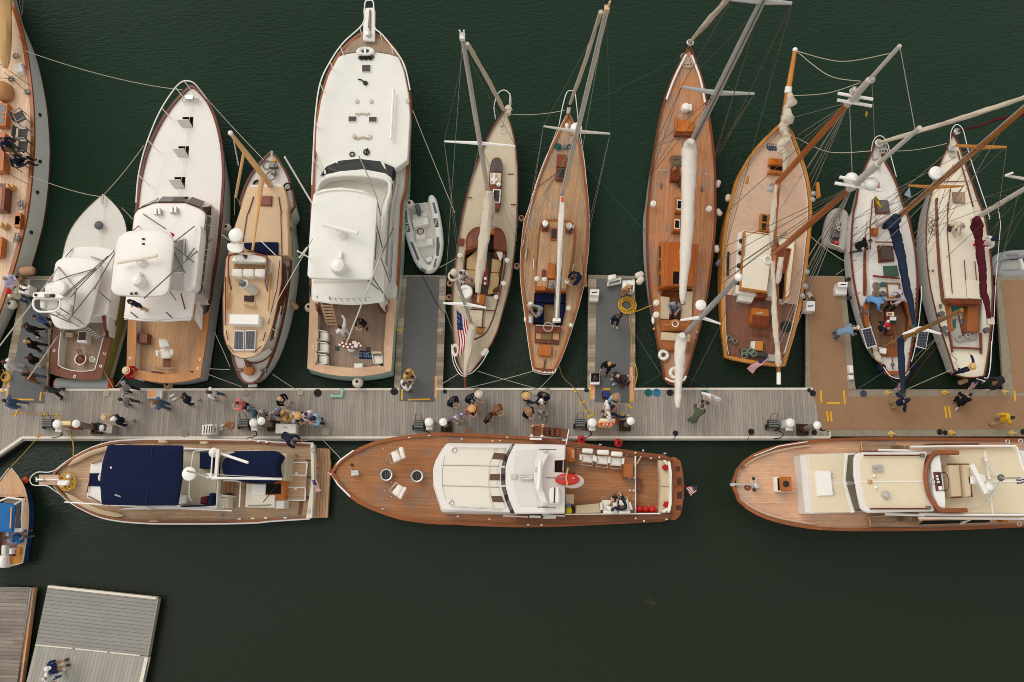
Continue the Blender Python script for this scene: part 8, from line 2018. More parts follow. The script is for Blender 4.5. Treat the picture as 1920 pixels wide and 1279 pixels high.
for x in(1290,1330,1366,1398):mk('slot',G().pz(WL(Q3(x+10,865,x+24,864,x+14,978,x-2,980),DZ+.71),DZ+.6,0),BK,t)
mk('side_shelf',G().pz(WL(Q3(1430,845,1496,850,1484,1012,1425,985),DZ+.4),DZ,.02),OFFW,t);mk('handle_slot',G().pz(WL(Q3(1440,900,1470,895,1466,960,1438,955),DZ+.42),DZ+.3,0),BK,t)
def boarding_steps(px_low,px_high,label,z=.5):
 cen=sum(WL(px_low,z),V3())/4;t=thing('boarding_steps',label,'steps',(cen.x,cen.y,z),0,'white moulded boarding steps')
 mk('lower_tread',G().pz(WL(px_low,z+.3),z,.03),WP,t);mk('upper_tread',G().pz(WL(px_high,z+.6),z,.03),WP,t);c=sum(WL(px_high,z+.61),V3())/4
 mk('hand_slot',G().box((c.x,c.y,z+.6),(.25,.05,.008),R(5),.002),BK,t)
boarding_steps(cH(1236,505,1308,508,1306,552,1238,550),cH(1256,474,1312,476,1310,508,1254,506),'white boarding steps on the brown carpet beside the white ketch')
boarding_steps(cH(1042,588,1060,586,1060,652,1040,650),cH(1060,588,1116,590,1114,650,1060,650),'white boarding steps on the concrete edge by the painted deck schooner')
boarding_steps(cF(978,555,1032,557,1030,590,975,588),cF(980,517,1036,520,1034,558,978,556),'white boarding steps at the left edge of the yellow hose finger dock')
boarding_steps(cF(1174,466,1200,466,1198,532,1172,530),cF(1200,464,1250,466,1246,532,1198,532),'white boarding steps in front of the person in tan on the finger dock')
boarding_steps(R2(112,916,165,922,155,1000,105,985),R2(165,930,226,940,215,1012,155,1000),'white boarding steps under the tan fenders at the leftmost finger dock')
dockbox('box',cJ(162,972,190,974,195,1022,170,1020),.75,'white utility box upper of two on the timber edge by the white ketch','box',z0=.5);dockbox('box',cJ(165,1032,196,1034,196,1060,168,1060),.72,'white utility box lower of two on the timber edge by the white ketch','box',z0=.5)
t=thing('crate','black crate with a white lower rim on the yellow hose finger dock','crate',tuple(W(cF(1010,1050)[0],DZ)))
mk('crate_body',G().pz(WL(Q6(455,265,572,263,568,410,450,410),.8),DZ,.02),WP,t);mk('crate_inside',G().pz(WL(Q6(462,268,566,266,560,376,456,376),.82),.75,0),DARK,t);mk('bottles',G().ball(W(Q6(510,320)[0],.84),.1).ball(W(Q6(500,350)[0],.84),.08).ball(W(Q6(530,340)[0],.84),.08),pt_('dark_bottles',(60,44,40),.4,.3,9),t)
t=thing('crate','blue plastic crate under a yellow tape strip on the charcoal carpet','crate',tuple(W(cF(1076,1145)[0],DZ+.02)))
bq=Q6(606,494,692,492,690,572,604,574);mk('crate_rim',G().pz(WL(bq,DZ+.35),DZ+.012,.02),pt_('navy_crate',(26,34,66),.5),t);mk('crate_inside',G().pz(WL([tuple(V3(p).lerp(V3(Q6(648,534)[0]),.2))for p in bq],DZ+.36),DZ+.3,0),pt_('blue_crate_inside',(20,36,120),.5),t)
t=thing('dock_box','black topped grey bin beside two people at the left of the float','bin',tuple(W(Q2(1560,890)[0],DZ)))
mk('bin_body',G().pz(WL(Q2(1455,805,1690,850,1675,985,1450,945),1.0),DZ,.02),pt_('grey_bin',(170,164,154),.6),t);mk('bin_inside',G().pz(WL(Q2(1456,808,1598,848,1578,942,1452,938),1.02),.95,0),BK,t);mk('bag_inside',G().ball(W(Q2(1525,900)[0],1.02),.12,(1,1.2,.5)),FLAGW,t)
t=thing('life_ring_box','yellow topped life ring box between pedestal and pile at the left','safety box',tuple(W(Q2(980,840)[0],DZ)))
mk('cabinet',G().pz(WL(Q2(902,792,1060,792,1060,852,902,856),1.5),DZ,.02),pt_('cream_cabinet',(226,196,120),.5),t);mk('white_stripe',G().pz(WL(Q2(902,818,1058,818,1058,828,902,828),1.51),1.4,0),WP,t);mk('red_side',G().pz(WL(Q2(1050,868,1190,875,1180,915,1048,905),.9),DZ,.02),pt_('orange_red',(150,62,36),.6),t)
t=thing('life_ring_box','red and yellow life preserver box on the float by the gangway','safety box',tuple(W(Q6(660,890)[0],DZ)))
mk('cabinet',G().pz(WL(rnd(Q6(552,880,572,838,770,836,768,882,735,938,550,935),2),1.35),DZ,.03),pt_('butter_cabinet',(232,200,130),.5),t);mk('red_panel',G().pz(WL(rnd(Q6(566,895,585,890,754,892,735,928,560,928),2),1.37),1.3,.005),RED,t);mk('white_stripe',G().pz(WL(Q6(575,850,764,848,764,866,570,868),1.37),1.3,0),WP,t);mk('red_end',G().ball(W(Q6(780,862)[0],1.2),.14),pt_('dark_red',(150,34,30),.5),t)
for x in(620,660,710):mk('white_mark',G().dome(WL(rnd(Q6(x-10,905,x+12,902,x+8,920,x-8,922),1),1.385),1.36,.004),WP,t)
t=thing('display_board','plywood and white display board leaning on the float edge','board',tuple(W(Q3(555,395)[0],DZ)))
mk('white_frame',G().pz(WL(Q3(455,335,672,335,662,455,443,458),DZ+.25),DZ,.01),OFFW,t);mk('plywood_panel',G().pz(WL(Q3(462,340,580,340,578,432,450,432),DZ+.27),DZ+.2,0),PLYW,t);mk('inner_panel',G().pz(WL(Q3(584,340,640,340,636,440,580,440),DZ+.262),DZ+.2,0),pt_('grey_white_panel',(190,190,190),.6),t)
t=thing('dinghy_stand','pale mint green L shaped tube frame on the float','tube frame',tuple(W(Q4(1640,400)[0],DZ)))
mk('tube_frame',G().tube(WL(Q4(1530,425,1680,425,1700,335),DZ+.12),.05,8),MINT,t)
for p in Q4(1540,425,1685,425,1690,335):mk('foot',G().box(W(p,DZ),(.14,.14,.1)),MINT,t)
t=thing('magazine_rack','white framed folding sign lying at the head of the yellow hose finger','sign',tuple(W(cF(1120,470)[0],DZ)))
mk('panel',G().pz(WL(cF(1086,475,1168,445,1166,482,1080,498),.85),.62,.01),OFFW,t);mk('dark_panel',G().pz(WL(cF(1095,478,1160,460,1158,476,1090,492),.86),.8,0),pt_('grey_sign',(96,98,100),.5),t);mk('white_top',G().dome(WL(rnd(cF(1088,435,1135,428,1140,455,1090,470),2),.9),.55,.06),WP,t)
sng('paper_sign',G().slab([W(p,zz)for p,zz in zip(S4(1000,988,1035,968,1068,1010,1032,1036),(.62,.75,.75,.62))],.01),WP,'small white paper sign on the brown carpet beside the painted schooner','sign')
sng('bottle',G().tube(WL(S4(1060,1030,1095,1062),.6),[.05,.07],10),pt_('bottle_green',(60,96,80),.4),'green bottle lying on the brown carpet beside the paper sign','bottle')
def coil(px,r,mat,label,hole=True,z=DZ,cat='rope coil',group='flat rope coils on the dock'):
 c=W(px,z+.005);g=G();n=max(3,int(r/.035));
 for k in range(n):
  rr=r*(k+.6)/n
  if hole and rr<r*.14:continue
  g.tor(c+V3((0,0,.02)),rr,r/n*.55,24,6)
 o=sng('rope_coil',g,mat,label,cat,group)
CO=pt_('pale_coil',(190,180,158),.95,.12,6);CO2=pt_('grey_coil',(160,152,136),.95,.12,6)
coil(Q2(1598,380)[0],.14,CO,'pale flat rope coil on the float behind the grey float tube')
coil(Q3(1010,985)[0],.16,CO2,'grey flat rope coil at the float edge left of the louvred steps');coil(Q4(1064,362)[0],.14,CO,'pale flat rope coil at the float edge behind the tan cruiser')
coil(Q4(250,375)[0],.14,CO2,'grey flat rope coil under the small striped stern flag');coil(Q4(1340,945)[0],.18,CO2,'grey flat rope coil left of two beside the dock box');coil(Q4(1440,952)[0],.17,CO,'pale flat rope coil right of two beside the dock box')
coil(Q5(850,292)[0],.14,CO2,'grey flat rope coil behind the straw hat at the yawl stern');coil(Q5(1602,305)[0],.17,CO,'pale flat rope coil left of two behind the teak sloop');coil(Q5(1762,302)[0],.15,CO2,'grey flat rope coil right of two behind the teak sloop');coil(Q5(740,805)[0],.13,pt_('tan_coil',(174,140,112),.95,.1,5),'tan flat rope coil beside the mahogany rail')
coil(Q6(1182,515)[0],.16,pt_('teal_coil',(40,106,106),.9,.15,7),'green teal rope coil left of the blue one on the float');coil(Q6(1287,512)[0],.17,pt_('blue_coil',(58,126,164),.9,.15,7),'light blue rope coil on the float behind the ketch');coil(cH(449,1146)[0],.16,pt_('teal_coil',None),'teal rope coil beside the person in the white shirt')
coil(Q4(1325,375)[0],.17,BK,'black flat rope coil behind the largest motor yacht');coil(cD(1085,1132)[0],.16,BK,'black rope coil at the foot of the inflatable finger dock');coil(Q5(440,302)[0],.09,BK,'small black rope coil by the yellow edged plank');coil(Q6(402,478)[0],.10,BK,'small black rope coil at the float edge left of the crate finger');coil(Q6(1455,515)[0],.14,BK,'black rope coil beside the hanging white mizzen sail');coil(Q6(1524,1026)[0],.11,BK,'black rope coil at the lower float edge behind the bow of the cream roofed yacht')
coil(cN(652,184)[0],.13,BK,'black rope coil at the upper right corner of the grey float');coil(cN(630,165)[0],.09,BK,'smaller black rope coil at the upper right corner of the grey float');coil(cN(282,415)[0],.13,BK,'black rope coil at the float edge above the bow cleat of the cream roofed yacht');coil(cN(660,418)[0],.12,BK,'black rope coil below the rightmost dock pile');coil(cN(1412,416)[0],.12,BK,'black rope coil left of the yellow dock cleat');coil(cN(1445,420)[0],.10,BK,'black rope coil touching the yellow dock cleat');coil(cN(1912,416)[0],.12,BK,'black rope coil at the right photo edge on the concrete')
coil(cN(955,186)[0],.15,pt_('slate_coil',(78,82,98),.9),'slate blue rope coil at the concrete edge by the white ketch');coil(cN(1183,188)[0],.17,pt_('grey_slate_coil',(86,86,88),.9),'grey rope coil at the foot of the blue mizzen cover')
c=W(cF(1200,615)[0],DZ+.02);g=G();rr_=random.Random(9)
for i in range(11):g.tor(c+V3((rr_.uniform(-.05,.05),rr_.uniform(-.05,.05),.02+i*.012)),.24+.022*(i%8),.018,26,6)
sng('hose_coil',g,ROPE_Y,'coiled yellow hose on the charcoal carpet of the finger dock','hose')
def rope(name,pts,r,mat,label,cat='rope',group=None):sng(name,G().tube(pts,r,5),mat,label,cat,group)
zz=DZ+.04
rope('water_hose',spl(WL(cF(1235,640,1218,690,1225,760,1228,850,1240,930,1262,1020,1250,1090,1242,1110),zz)),.022,ROPE_Y,'yellow hose running down the edge of the finger dock','hose')
rope('shore_cord',spl([W(p,zz_)for p,zz_ in zip(cF(1245,655,1290,640,1330,622,1365,612),(zz,.8,1.1,1.3))]),.022,ROPE_Y,'yellow cord from the hose coil up to the ketch','hose')
rope('shore_cord',spl([W(p,zz_)for p,zz_ in zip(cF(795,980,820,1050,888,1115,930,1190,975,1262),(1.0,.6,zz,zz,zz))]),.018,pt_('olive_cord',(140,118,66),.8),'olive cord from the teak sloop stern to the taped float','cord')
rope('shore_cord',spl(WL(Q2(140,680,260,678,460,682,660,702,850,705,900,730,950,772),zz)),.018,ROPE_Y,'yellow cord taped along the left of the float','cord')
rope('shore_cord',spl([W(p,zz_)for p,zz_ in zip(cK(418,390,424,430,440,500,438,575),(zz,zz,.9,2.0))]),.024,ROPE_Y,'yellow cord from the float to the navy canvas yacht bow','cord')
g=G()
for i in range(5):g.tor(W(Q2(70+i*3,130+i)[0],DZ+.05+i*.02),.14+i*.015,.016,18,5)
g.tube(spl(WL(Q2(40,20,60,60,100,90,125,120,80,230,40,340),DZ+.05)),.016,5)
sng('hose_coil',g,ROPE_Y,'tangled yellow hose at the left photo edge by the charcoal carpet','hose')
def tape(px2,w,label,z=DZ+.02,mat=YELLOW,name='tape_strip',group='yellow tape strips'):
 z=z+random.uniform(0,.0015);sng(name,G().pz(strip(px2,w,z),z-.004,0),mat,label,'tape',group)
TP=[(Q2(205,472,505,474),.07,'long yellow tape across the foot of the leftmost charcoal carpet'),(Q2(612,365,598,490),.07,'short yellow tape at the right side of the leftmost charcoal carpet'),(Q2(0,355,58,350),.06,'short yellow tape at the left photo edge'),(Q2(105,330,95,470),.04,'thin yellow tape left of the leftmost charcoal carpet'),(Q2(252,630,226,728),.07,'slanted yellow tape holding the cord, leftmost on the float'),(Q2(660,660,652,738),.07,'yellow tape holding the cord, middle of three at the left'),(Q2(855,688,838,735),.07,'yellow tape holding the cord above the pedestal'),(cD(1132,1118,1130,1182),.07,'yellow tape left of the carpet foot below the inflatable'),(cD(1168,1182,1300,1178),.06,'long yellow tape at the carpet foot below the inflatable'),(cD(1340,1110,1338,1172),.06,'yellow tape along the bare plank below the inflatable finger'),(Q6(246,498,292,496),.09,'yellow tape patch on the olive cord nearest the float edge'),(Q6(325,652,380,622),.09,'second yellow tape patch on the olive cord from the float edge'),(Q6(385,758,440,732),.08,'third yellow tape patch on the olive cord from the float edge'),(Q6(415,832,492,782),.07,'longest yellow tape patch on the olive cord near the pedestal'),(Q6(608,470,700,468),.08,'yellow tape strip just above the blue crate'),(Q6(925,660,982,720),.08,'slanted yellow tape right of the carpet foot at the crate finger'),(Q6(832,755,886,822),.07,'slanted yellow tape beside the red life preserver box'),(Q6(458,420,458,600),.06,'long yellow tape along the left plank of the crate finger'),(Q6(998,470,992,625),.07,'long yellow tape along the right plank of the crate finger'),(Q6(946,615,1000,612),.09,'short yellow tape across the end of the right plank'),(cN(700,165,704,240),.08,'left upright yellow tape at the mouth of the brown carpet finger'),(cN(838,166,845,250),.08,'right upright yellow tape at the mouth of the brown carpet finger'),(cN(736,242,816,242),.08,'horizontal yellow tape at the mouth of the brown carpet finger'),(cN(738,290,744,352),.08,'left strip of the yellow tape pair near the grey float'),(cN(758,292,766,354),.08,'right strip of the yellow tape pair near the grey float'),(cN(1444,262,1454,332),.08,'left strip of the yellow tape pair mid brown carpet'),(cN(1466,260,1478,332),.08,'right strip of the yellow tape pair mid brown carpet'),(cN(1860,166,1867,230),.08,'yellow tape at the foot of the rightmost finger dock')]
for q,w,lab in TP:tape(q,w,lab)
tape(Q2(545,1018,612,1018),.08,'orange yellow patch at the float edge where the launch line ties',z=DZ+.05,mat=pt_('orange_tape',(206,136,44),.8),group=None)
for q,lab in((cD(1328,1040,1340,1040,1338,1172,1326,1172),'bare orange plank at the foot of the inflatable finger dock'),(Q6(458,412,506,410,504,600,456,600),'bare orange plank at the left foot of the crate finger dock'),(Q6(946,192,985,192,998,622,944,622),'bare orange plank at the right foot of the crate finger dock'),(Q2(112,120,140,120,128,300,104,460),'bare orange plank beside the leftmost charcoal carpet')):
 sng('plank',G().pz(WL(q,DZ+.016),DZ+.004,0),PLYW,lab,'plank','bare wooden planks')
def dock_cleat(px,label,c,z=DZ):
 p=W(px,z);g=G()
 g.box(p,(.26,.14,.05)).box(p,(.11,.24,.06));g.tube([p+V3((-.15,0,.14)),p+V3((0,0,.11)),p+V3((.15,0,.14))],[.025,.035,.025],8);g.box(p,(.1,.1,.12))
 sng('dock_cleat',g,c,label,'cleat','yellow dock cleats')
YC=pt_('faded_yellow',(214,186,104),.7,.12,4);YC2=pt_('strong_yellow',(226,176,74),.7,.1,4)
dock_cleat(S1(1355,520)[0],'yellow cleat on the right timber edge strip left of the inflatable finger carpet',YC);dock_cleat(cD(1362,768)[0],'pale cleat on the timber edge right of the inflatable finger carpet',pt_('pale_cleat',(200,184,150),.7));dock_cleat(cN(1098,182)[0],'faded yellow cleat on the concrete below the white ketch',YC);dock_cleat(cN(1442,180)[0],'bright yellow cleat on the concrete left of the cream sloop',YC2);dock_cleat(cN(1796,176)[0],'faded yellow cleat below the rightmost finger dock',YC);dock_cleat(cN(1120,428)[0],'faded yellow cleat on the lower concrete edge',YC);dock_cleat(cN(1480,420)[0],'bright yellow cleat beside black rope coils on the lower concrete edge',YC2);dock_cleat(cN(1842,424)[0],'faded yellow cleat on the lower concrete edge at the right',YC)
for(x,y),lab in zip(Q3(825,415,862,470,1568,870,1550,925),('upper cream slipper of the pair beside the navy walker','lower cream slipper of the pair beside the navy walker','upper cream slipper beside the louvred steps','lower cream slipper beside the louvred steps')):
 c=W((x,y),DZ);sng('slipper',G().dome([c+V3((.15*math.cos(a)*math.cos(.5)-.06*math.sin(a)*math.sin(.5),.15*math.cos(a)*math.sin(.5)+.06*math.sin(a)*math.cos(.5),.05))for a in[k*.628 for k in range(10)]],DZ,.04),OFFW,lab,'slipper','cream slippers on the float')
sng('rope_scrap',G().tor(W(Q3(1690,860)[0],DZ+.03),.14,.03).tor(W(Q3(1650,860)[0],DZ+.03),.1,.02),pt_('orange_rope',(176,112,62),.9),'small orange rope scrap right of the louvred steps','rope')
for(x,y),lab in zip(Q5(200,560,234,540),('left','right')):
 pts=Q5(x-6,470 if x<210 else 440,x+4,470 if x<210 else 440,x+14,560,x+4,640,x-12,640,x-14,560)
 sng('stain',G().pz(WL(pts,DZ+.006+.001*(x>210)),DZ+.002,0),pt_('dark_stain',(96,88,80),.9,.2,4),f'{lab} dark spear shaped stain on the float planks below the inflatable finger','stain')
def line(a,za,c,zc,s,mat,label,r=.0125):rope('mooring_line',sag(W(a,za),W(c,zc),s),r,mat,label,'mooring line','mooring lines')
LN=[(cA(150,305),1.5,cA(1095,540),2.1,.6,ROPE,'pale sagging line from the grey schooner to the white sportfisher bow'),(cA(178,1055),1.4,cA(612,1180),1.7,.5,ROPE,'pale line from the grey schooner to the small sportfisher bow'),(cA(625,1165),1.7,cA(862,872),2.2,.1,ROPE,'pale line between the two sportfisher bows'),(cA(730,1245),1.6,cB(795,100),1.4,.1,ROPE,'short line beside the foredeck of the small sportfisher'),(cA(1240,592),2.1,cC(305,962),1.7,.3,ROPE,'pale line from the sportfisher bow to the tan cruiser bow'),(cC(1195,660),2.3,cC(1450,1279),1.2,.2,ROPE,'pale line from the largest motor yacht to the cream yawl'),(cE(505,685),1.3,cE(828,662),1.3,.2,ROPE,'pale line between the yawl and the teak sloop bows'),(cE(895,660),1.3,cE(1533,338),1.7,.1,ROPE_T,'teal line from the teak sloop bow to the ketch bow'),(cE(950,985),1.1,cF(1310,172),1.2,.1,ROPE_T,'teal line from the teak sloop side to the ketch side'),(cG(395,345),1.5,cG(875,742),1.5,.1,ROPE_T,'teal line from the ketch bow to the painted schooner bow'),(cF(192,1025),1.0,cF(90,1088),.55,.05,ROPE,'pale stern line from the yawl to the finger dock'),(cF(305,1010),1.0,cF(648,1112),.55,.1,ROPE,'pale stern line from the yawl crossing right to the float'),(cF(635,1012),1.0,cF(240,1112),.55,.15,ROPE,'pale stern line from the teak sloop crossing left to the float'),(cF(765,1022),1.0,cF(678,1112),.55,.08,ROPE,'short pale stern line from the teak sloop to the float'),(cH(38,790),.6,cH(190,1030),1.1,.05,ROPE_B,'blue line from the crate finger to the ketch quarter'),(cH(190,1030),1.1,cH(50,1112),.55,.05,ROPE_T,'teal stern line from the ketch to the float, left'),(cH(350,1042),1.1,cH(472,1112),.55,.05,ROPE_T,'teal stern line from the ketch to the float, right'),(cJ(385,1010),1.0,cJ(215,1120),.55,.05,ROPE_B,'slate stern line from the white ketch to the concrete dock'),(cJ(780,1002),1.1,cJ(515,1118),.55,.1,ROPE,'pale stern line from the cream sloop to the concrete dock'),(cJ(708,840),1.2,cJ(530,1080),.6,.1,ROPE_M,'maroon line from the cream sloop side to the dock'),(cD(355,1030),1.1,cD(490,1118),.55,.05,ROPE,'pale stern line from the tan cruiser to the float'),(cB(1255,996),1.0,cB(1378,1000),1.0,.05,ROPE,'level line between white sportfisher and tan cruiser'),(cB(1250,1030),1.0,cB(1450,1105),.55,.05,ROPE,'pale stern line from the white sportfisher to the float'),(cD(8,780),1.2,cD(100,985),1.0,.05,ROPE,'line along the gap between sportfisher and tan cruiser'),(cK(65,625),1.3,cK(232,440),.55,.05,ROPE_Y,'yellow bow line from the blue launch to the float'),(cL(640,447),.55,cL(838,655),2.2,.1,ROPE,'pale bow line from the float to the mahogany yacht'),(cL(545,470),1.4,cL(640,447),.55,.03,ROPE,'short pale stern line from the navy canvas yacht to the float'),(cK(585,505),2.0,cK(632,450),.55,.03,ROPE,'short pale line from the navy canvas yacht side to the float'),(cM(1364,440),.55,cM(1310,545),1.6,.1,ROPE_D,'black line from the float to the mahogany yacht stern'),(cN(278,425),.55,cN(235,540),2.3,.1,ROPE_D,'black bow line from the float to the cream roofed yacht'),(cD(1250,432),.6,cD(1330,590),.6,.03,ROPE_D,'black line lying across the inflatable finger carpet'),(cD(1330,590),.6,cD(1425,730),1.1,.05,ROPE_D,'black line from the inflatable finger to the yawl'),(cF(78,388),.7,cF(175,335),1.1,.04,ROPE,'short pale line from the inflatable to the yawl'),(cH(1090,205),1.3,cH(1290,352),1.1,.1,ROPE,'pale line from the painted schooner past the small inflatable'),(cH(1240,432),.6,cH(1290,398),1.1,.02,ROPE,'short pale line from the brown carpet to the white ketch'),(cI(440,905),1.6,cI(752,860),1.6,.25,ROPE,'pale line between white ketch and cream sloop bows'),(cB(608,990),1.0,cB(680,1112),.55,.05,ROPE,'pale stern line from the small sportfisher to the float'),(cB(745,1035),.9,cB(690,1105),.55,.03,ROPE,'short pale line near the orange float tube end')]
for a,za,c,zc,s_,m_,lab in LN:line(a[0],za,c[0],zc,s_,m_,lab)
g=G();rr_=random.Random(3)
for i in range(11):x,y=1222+rr_.gauss(0,5),1127+rr_.gauss(0,3);p=W((x,y),.012);a=rr_.uniform(0,6);g.tube([p,p+V3((math.cos(a),math.sin(a),0))*.12],.015,4)
sng('seaweed',g,pt_('brown_weed',(84,68,50),.8,.2,9),'small floating clump of brown weed on the open water','seaweed')
def dirchair(px,rz,label):
 c=W(px,1.75);c.z=1.2;t=thing('folding_chair',label,'chair',tuple(c),0,'grey folding chairs on the schooner deck')
 M=Matrix.Translation(c)@Matrix.Rotation(rz,4,'Z');F=pt_('charcoal_fabric',(88,84,82),.9,.1,4)
 def bx(nm,s_,p,m_):g=G().box((0,0,0),s_,0,.01);g.v=[M@(v+V3(p))for v in g.v];mk(nm,g,m_,t)
 bx('seat',(.5,.42,.04),(0,0,.42),F);bx('backrest',(.5,.05,.3),(0,-.24,.6),F)
 for sx in(-1,1):
  bx('armrest',(.05,.45,.03),(sx*.27,0,.62),DK)
  for sy in(-1,1):bx('leg',(.03,.03,.6),(sx*.25,sy*.2,0),DK)
for i,(q,rz,lab)in enumerate(((R1(140,868),R(-60),'grey folding chair nearest the skylight, turned away from the rail'),(R1(160,998),R(-90),'grey folding chair second from the bow on the schooner'),(R1(160,1092),R(-92),'grey folding chair next to the seated person in navy'),(R1(140,1210),R(-70),'grey folding chair under the seated person in navy'))):dirchair(q[0],rz,lab)
def skin_mesh(verts,edges,radii,root):
 me=bpy.data.meshes.new('tmp');me.from_pydata(verts,edges,[]);o=bpy.data.objects.new('tmp',me);COL.objects.link(o)
 o.modifiers.new('s','SKIN')
 sv=me.skin_vertices[0].data
 for i,r in enumerate(radii):sv[i].radius=(r,r)if not isinstance(r,tuple)else r;sv[i].use_root=(i==root)
 o.modifiers.new('u','SUBSURF').levels=1
 bpy.context.view_layer.update()
 out=bpy.data.meshes.new_from_object(o.evaluated_get(bpy.context.evaluated_depsgraph_get()))
 bpy.data.objects.remove(o);bpy.data.meshes.remove(me)
 return out
def pose_joints(kind):
 """joints of a 1.75 m figure facing +Y; returns dict"""
 J=dict(pel=(0,0,.95),wai=(0,0,1.12),che=(0,.01,1.30),nb=(0,0,1.47),nk=(0,.015,1.54),hd=(0,.03,1.64),tp=(0,.025,1.73))
 for s,n in((-1,'l'),(1,'r')):
  J.update({'sh'+n:(s*.165,0,1.42),'el'+n:(s*.22,-.03,1.14),'wr'+n:(s*.22,.06,.91),'ha'+n:(s*.215,.10,.84),'hp'+n:(s*.10,0,.90),'kn'+n:(s*.11,.02,.50),'an'+n:(s*.11,-.02,.09),'to'+n:(s*.12,.15,.04)})
 def S_(**k):J.update(k)
 if kind=='walk':
  S_(knl=(-.10,.10,.52),anl=(-.10,.15,.10),tol=(-.10,.31,.06),knr=(.10,-.02,.50),anr=(.10,-.19,.14),tor=(.11,-.05,.04),ell=(-.24,-.14,1.16),wrl=(-.22,-.20,.93),hal=(-.21,-.21,.86),elr=(.24,.10,1.16),wrr=(.21,.26,1.0),har=(.20,.32,.95))
 elif kind=='hold':
  S_(ell=(-.25,.04,1.16),wrl=(-.12,.27,1.14),hal=(-.07,.34,1.16),elr=(.25,.04,1.16),wrr=(.12,.27,1.14),har=(.07,.34,1.16),hd=(0,.06,1.63),tp=(0,.07,1.72))
 elif kind=='akimbo':
  S_(ell=(-.42,-.04,1.2),wrl=(-.24,.06,1.04),hal=(-.17,.10,1.03),elr=(.42,-.04,1.2),wrr=(.24,.06,1.04),har=(.17,.10,1.03))
 elif kind=='reach':
  S_(elr=(.36,.22,1.38),wrr=(.38,.46,1.42),har=(.38,.54,1.43),ell=(-.25,.02,1.15),wrl=(-.20,.2,1.02),hal=(-.17,.27,1.0))
 elif kind=='bend':
  S_(pel=(0,-.05,.88),wai=(0,.10,1.02),che=(0,.28,1.12),nb=(0,.44,1.20),nk=(0,.51,1.22),hd=(0,.60,1.24),tp=(0,.69,1.27))
  for s,n in((-1,'l'),(1,'r')):J.update({'sh'+n:(s*.19,.40,1.15),'el'+n:(s*.24,.50,.90),'wr'+n:(s*.2,.64,.74),'ha'+n:(s*.18,.70,.70),'hp'+n:(s*.10,-.05,.84),'kn'+n:(s*.11,.05,.48)})
 elif kind in('sit','sitarm'):
  dz=-.48
  for k in('pel','wai','che','nb','nk','hd','tp','shl','shr'):x,y,z=J[k];J[k]=(x,y,z+dz)
  for s,n in((-1,'l'),(1,'r')):J.update({'el'+n:(s*.26,.04,.68),'wr'+n:(s*.16,.26,.60),'ha'+n:(s*.12,.33,.58),'hp'+n:(s*.10,.02,.46),'kn'+n:(s*.13,.44,.48),'an'+n:(s*.13,.46,.08),'to'+n:(s*.14,.62,.04)})
  if kind=='sitarm':S_(elr=(.12,.30,.88),wrr=(.02,.52,.84),har=(-.02,.60,.84))
 elif kind=='kneel':
  dz=-.42
  for k in('pel','wai','che','nb','nk','hd','tp','shl','shr'):x,y,z=J[k];J[k]=(x,y+(z-.95)*.5,.53+(z-.95)*.85)
  for s,n in((-1,'l'),(1,'r')):J.update({'el'+n:(s*.26,.34,.62),'wr'+n:(s*.16,.50,.44),'ha'+n:(s*.13,.56,.40),'hp'+n:(s*.10,.02,.50),'kn'+n:(s*.14,.34,.30 if s<0 else .12),'an'+n:(s*.13,.10 if s<0 else-.06,.10),'to'+n:(s*.13,.24 if s<0 else-.2,.04)})
 return{k:V3(v)for k,v in J.items()}
RAD=dict(pel=(.132,.10),wai=(.118,.088),che=(.145,.10),nb=(.075,.066),nk=.05,hd=(.076,.094),tp=(.055,.064),sh=.062,el=.042,wr=.031,ha=.028,hp=.084,kn=.058,an=.04,to=.038)
BON=[('pel','wai'),('wai','che'),('che','nb'),('nb','nk'),('nk','hd'),('hd','tp')]+[p for n in 'lr' for p in(('che','sh'+n),('sh'+n,'el'+n),('el'+n,'wr'+n),('wr'+n,'ha'+n),('pel','hp'+n),('hp'+n,'kn'+n),('kn'+n,'an'+n),('an'+n,'to'+n))]
def rad_of(k):
 r=RAD[k]if k in RAD else RAD[k[:-1]]
 return max(r)if isinstance(r,tuple)else r
def closest(p,J):
 best=None
 for a,c in BON:
  A,C=J[a],J[c];d=C-A;t=max(0,min(1,(p-A).dot(d)/d.length_squared))
  q=(p-(A+d*t)).length-(rad_of(a)*(1-t)+rad_of(c)*t)
  if best is None or q<best[0]:best=(q,a,c,t)
 return best[1:]
def shell(me,keep,off,name):
 """cloth that follows the body: kept faces pushed out along the normals, with thickness"""
 bm=bmesh.new();bm.from_mesh(me)
 bmesh.ops.delete(bm,geom=[f for f in bm.faces if not keep[f.index]],context='FACES')
 bm.normal_update()
 mv=[(v,v.normal.copy())for v in bm.verts]
 for v,n in mv:v.co+=n*off
 out=bpy.data.meshes.new(name);bm.to_mesh(out);bm.free();out.shade_smooth();return out
POSES={}
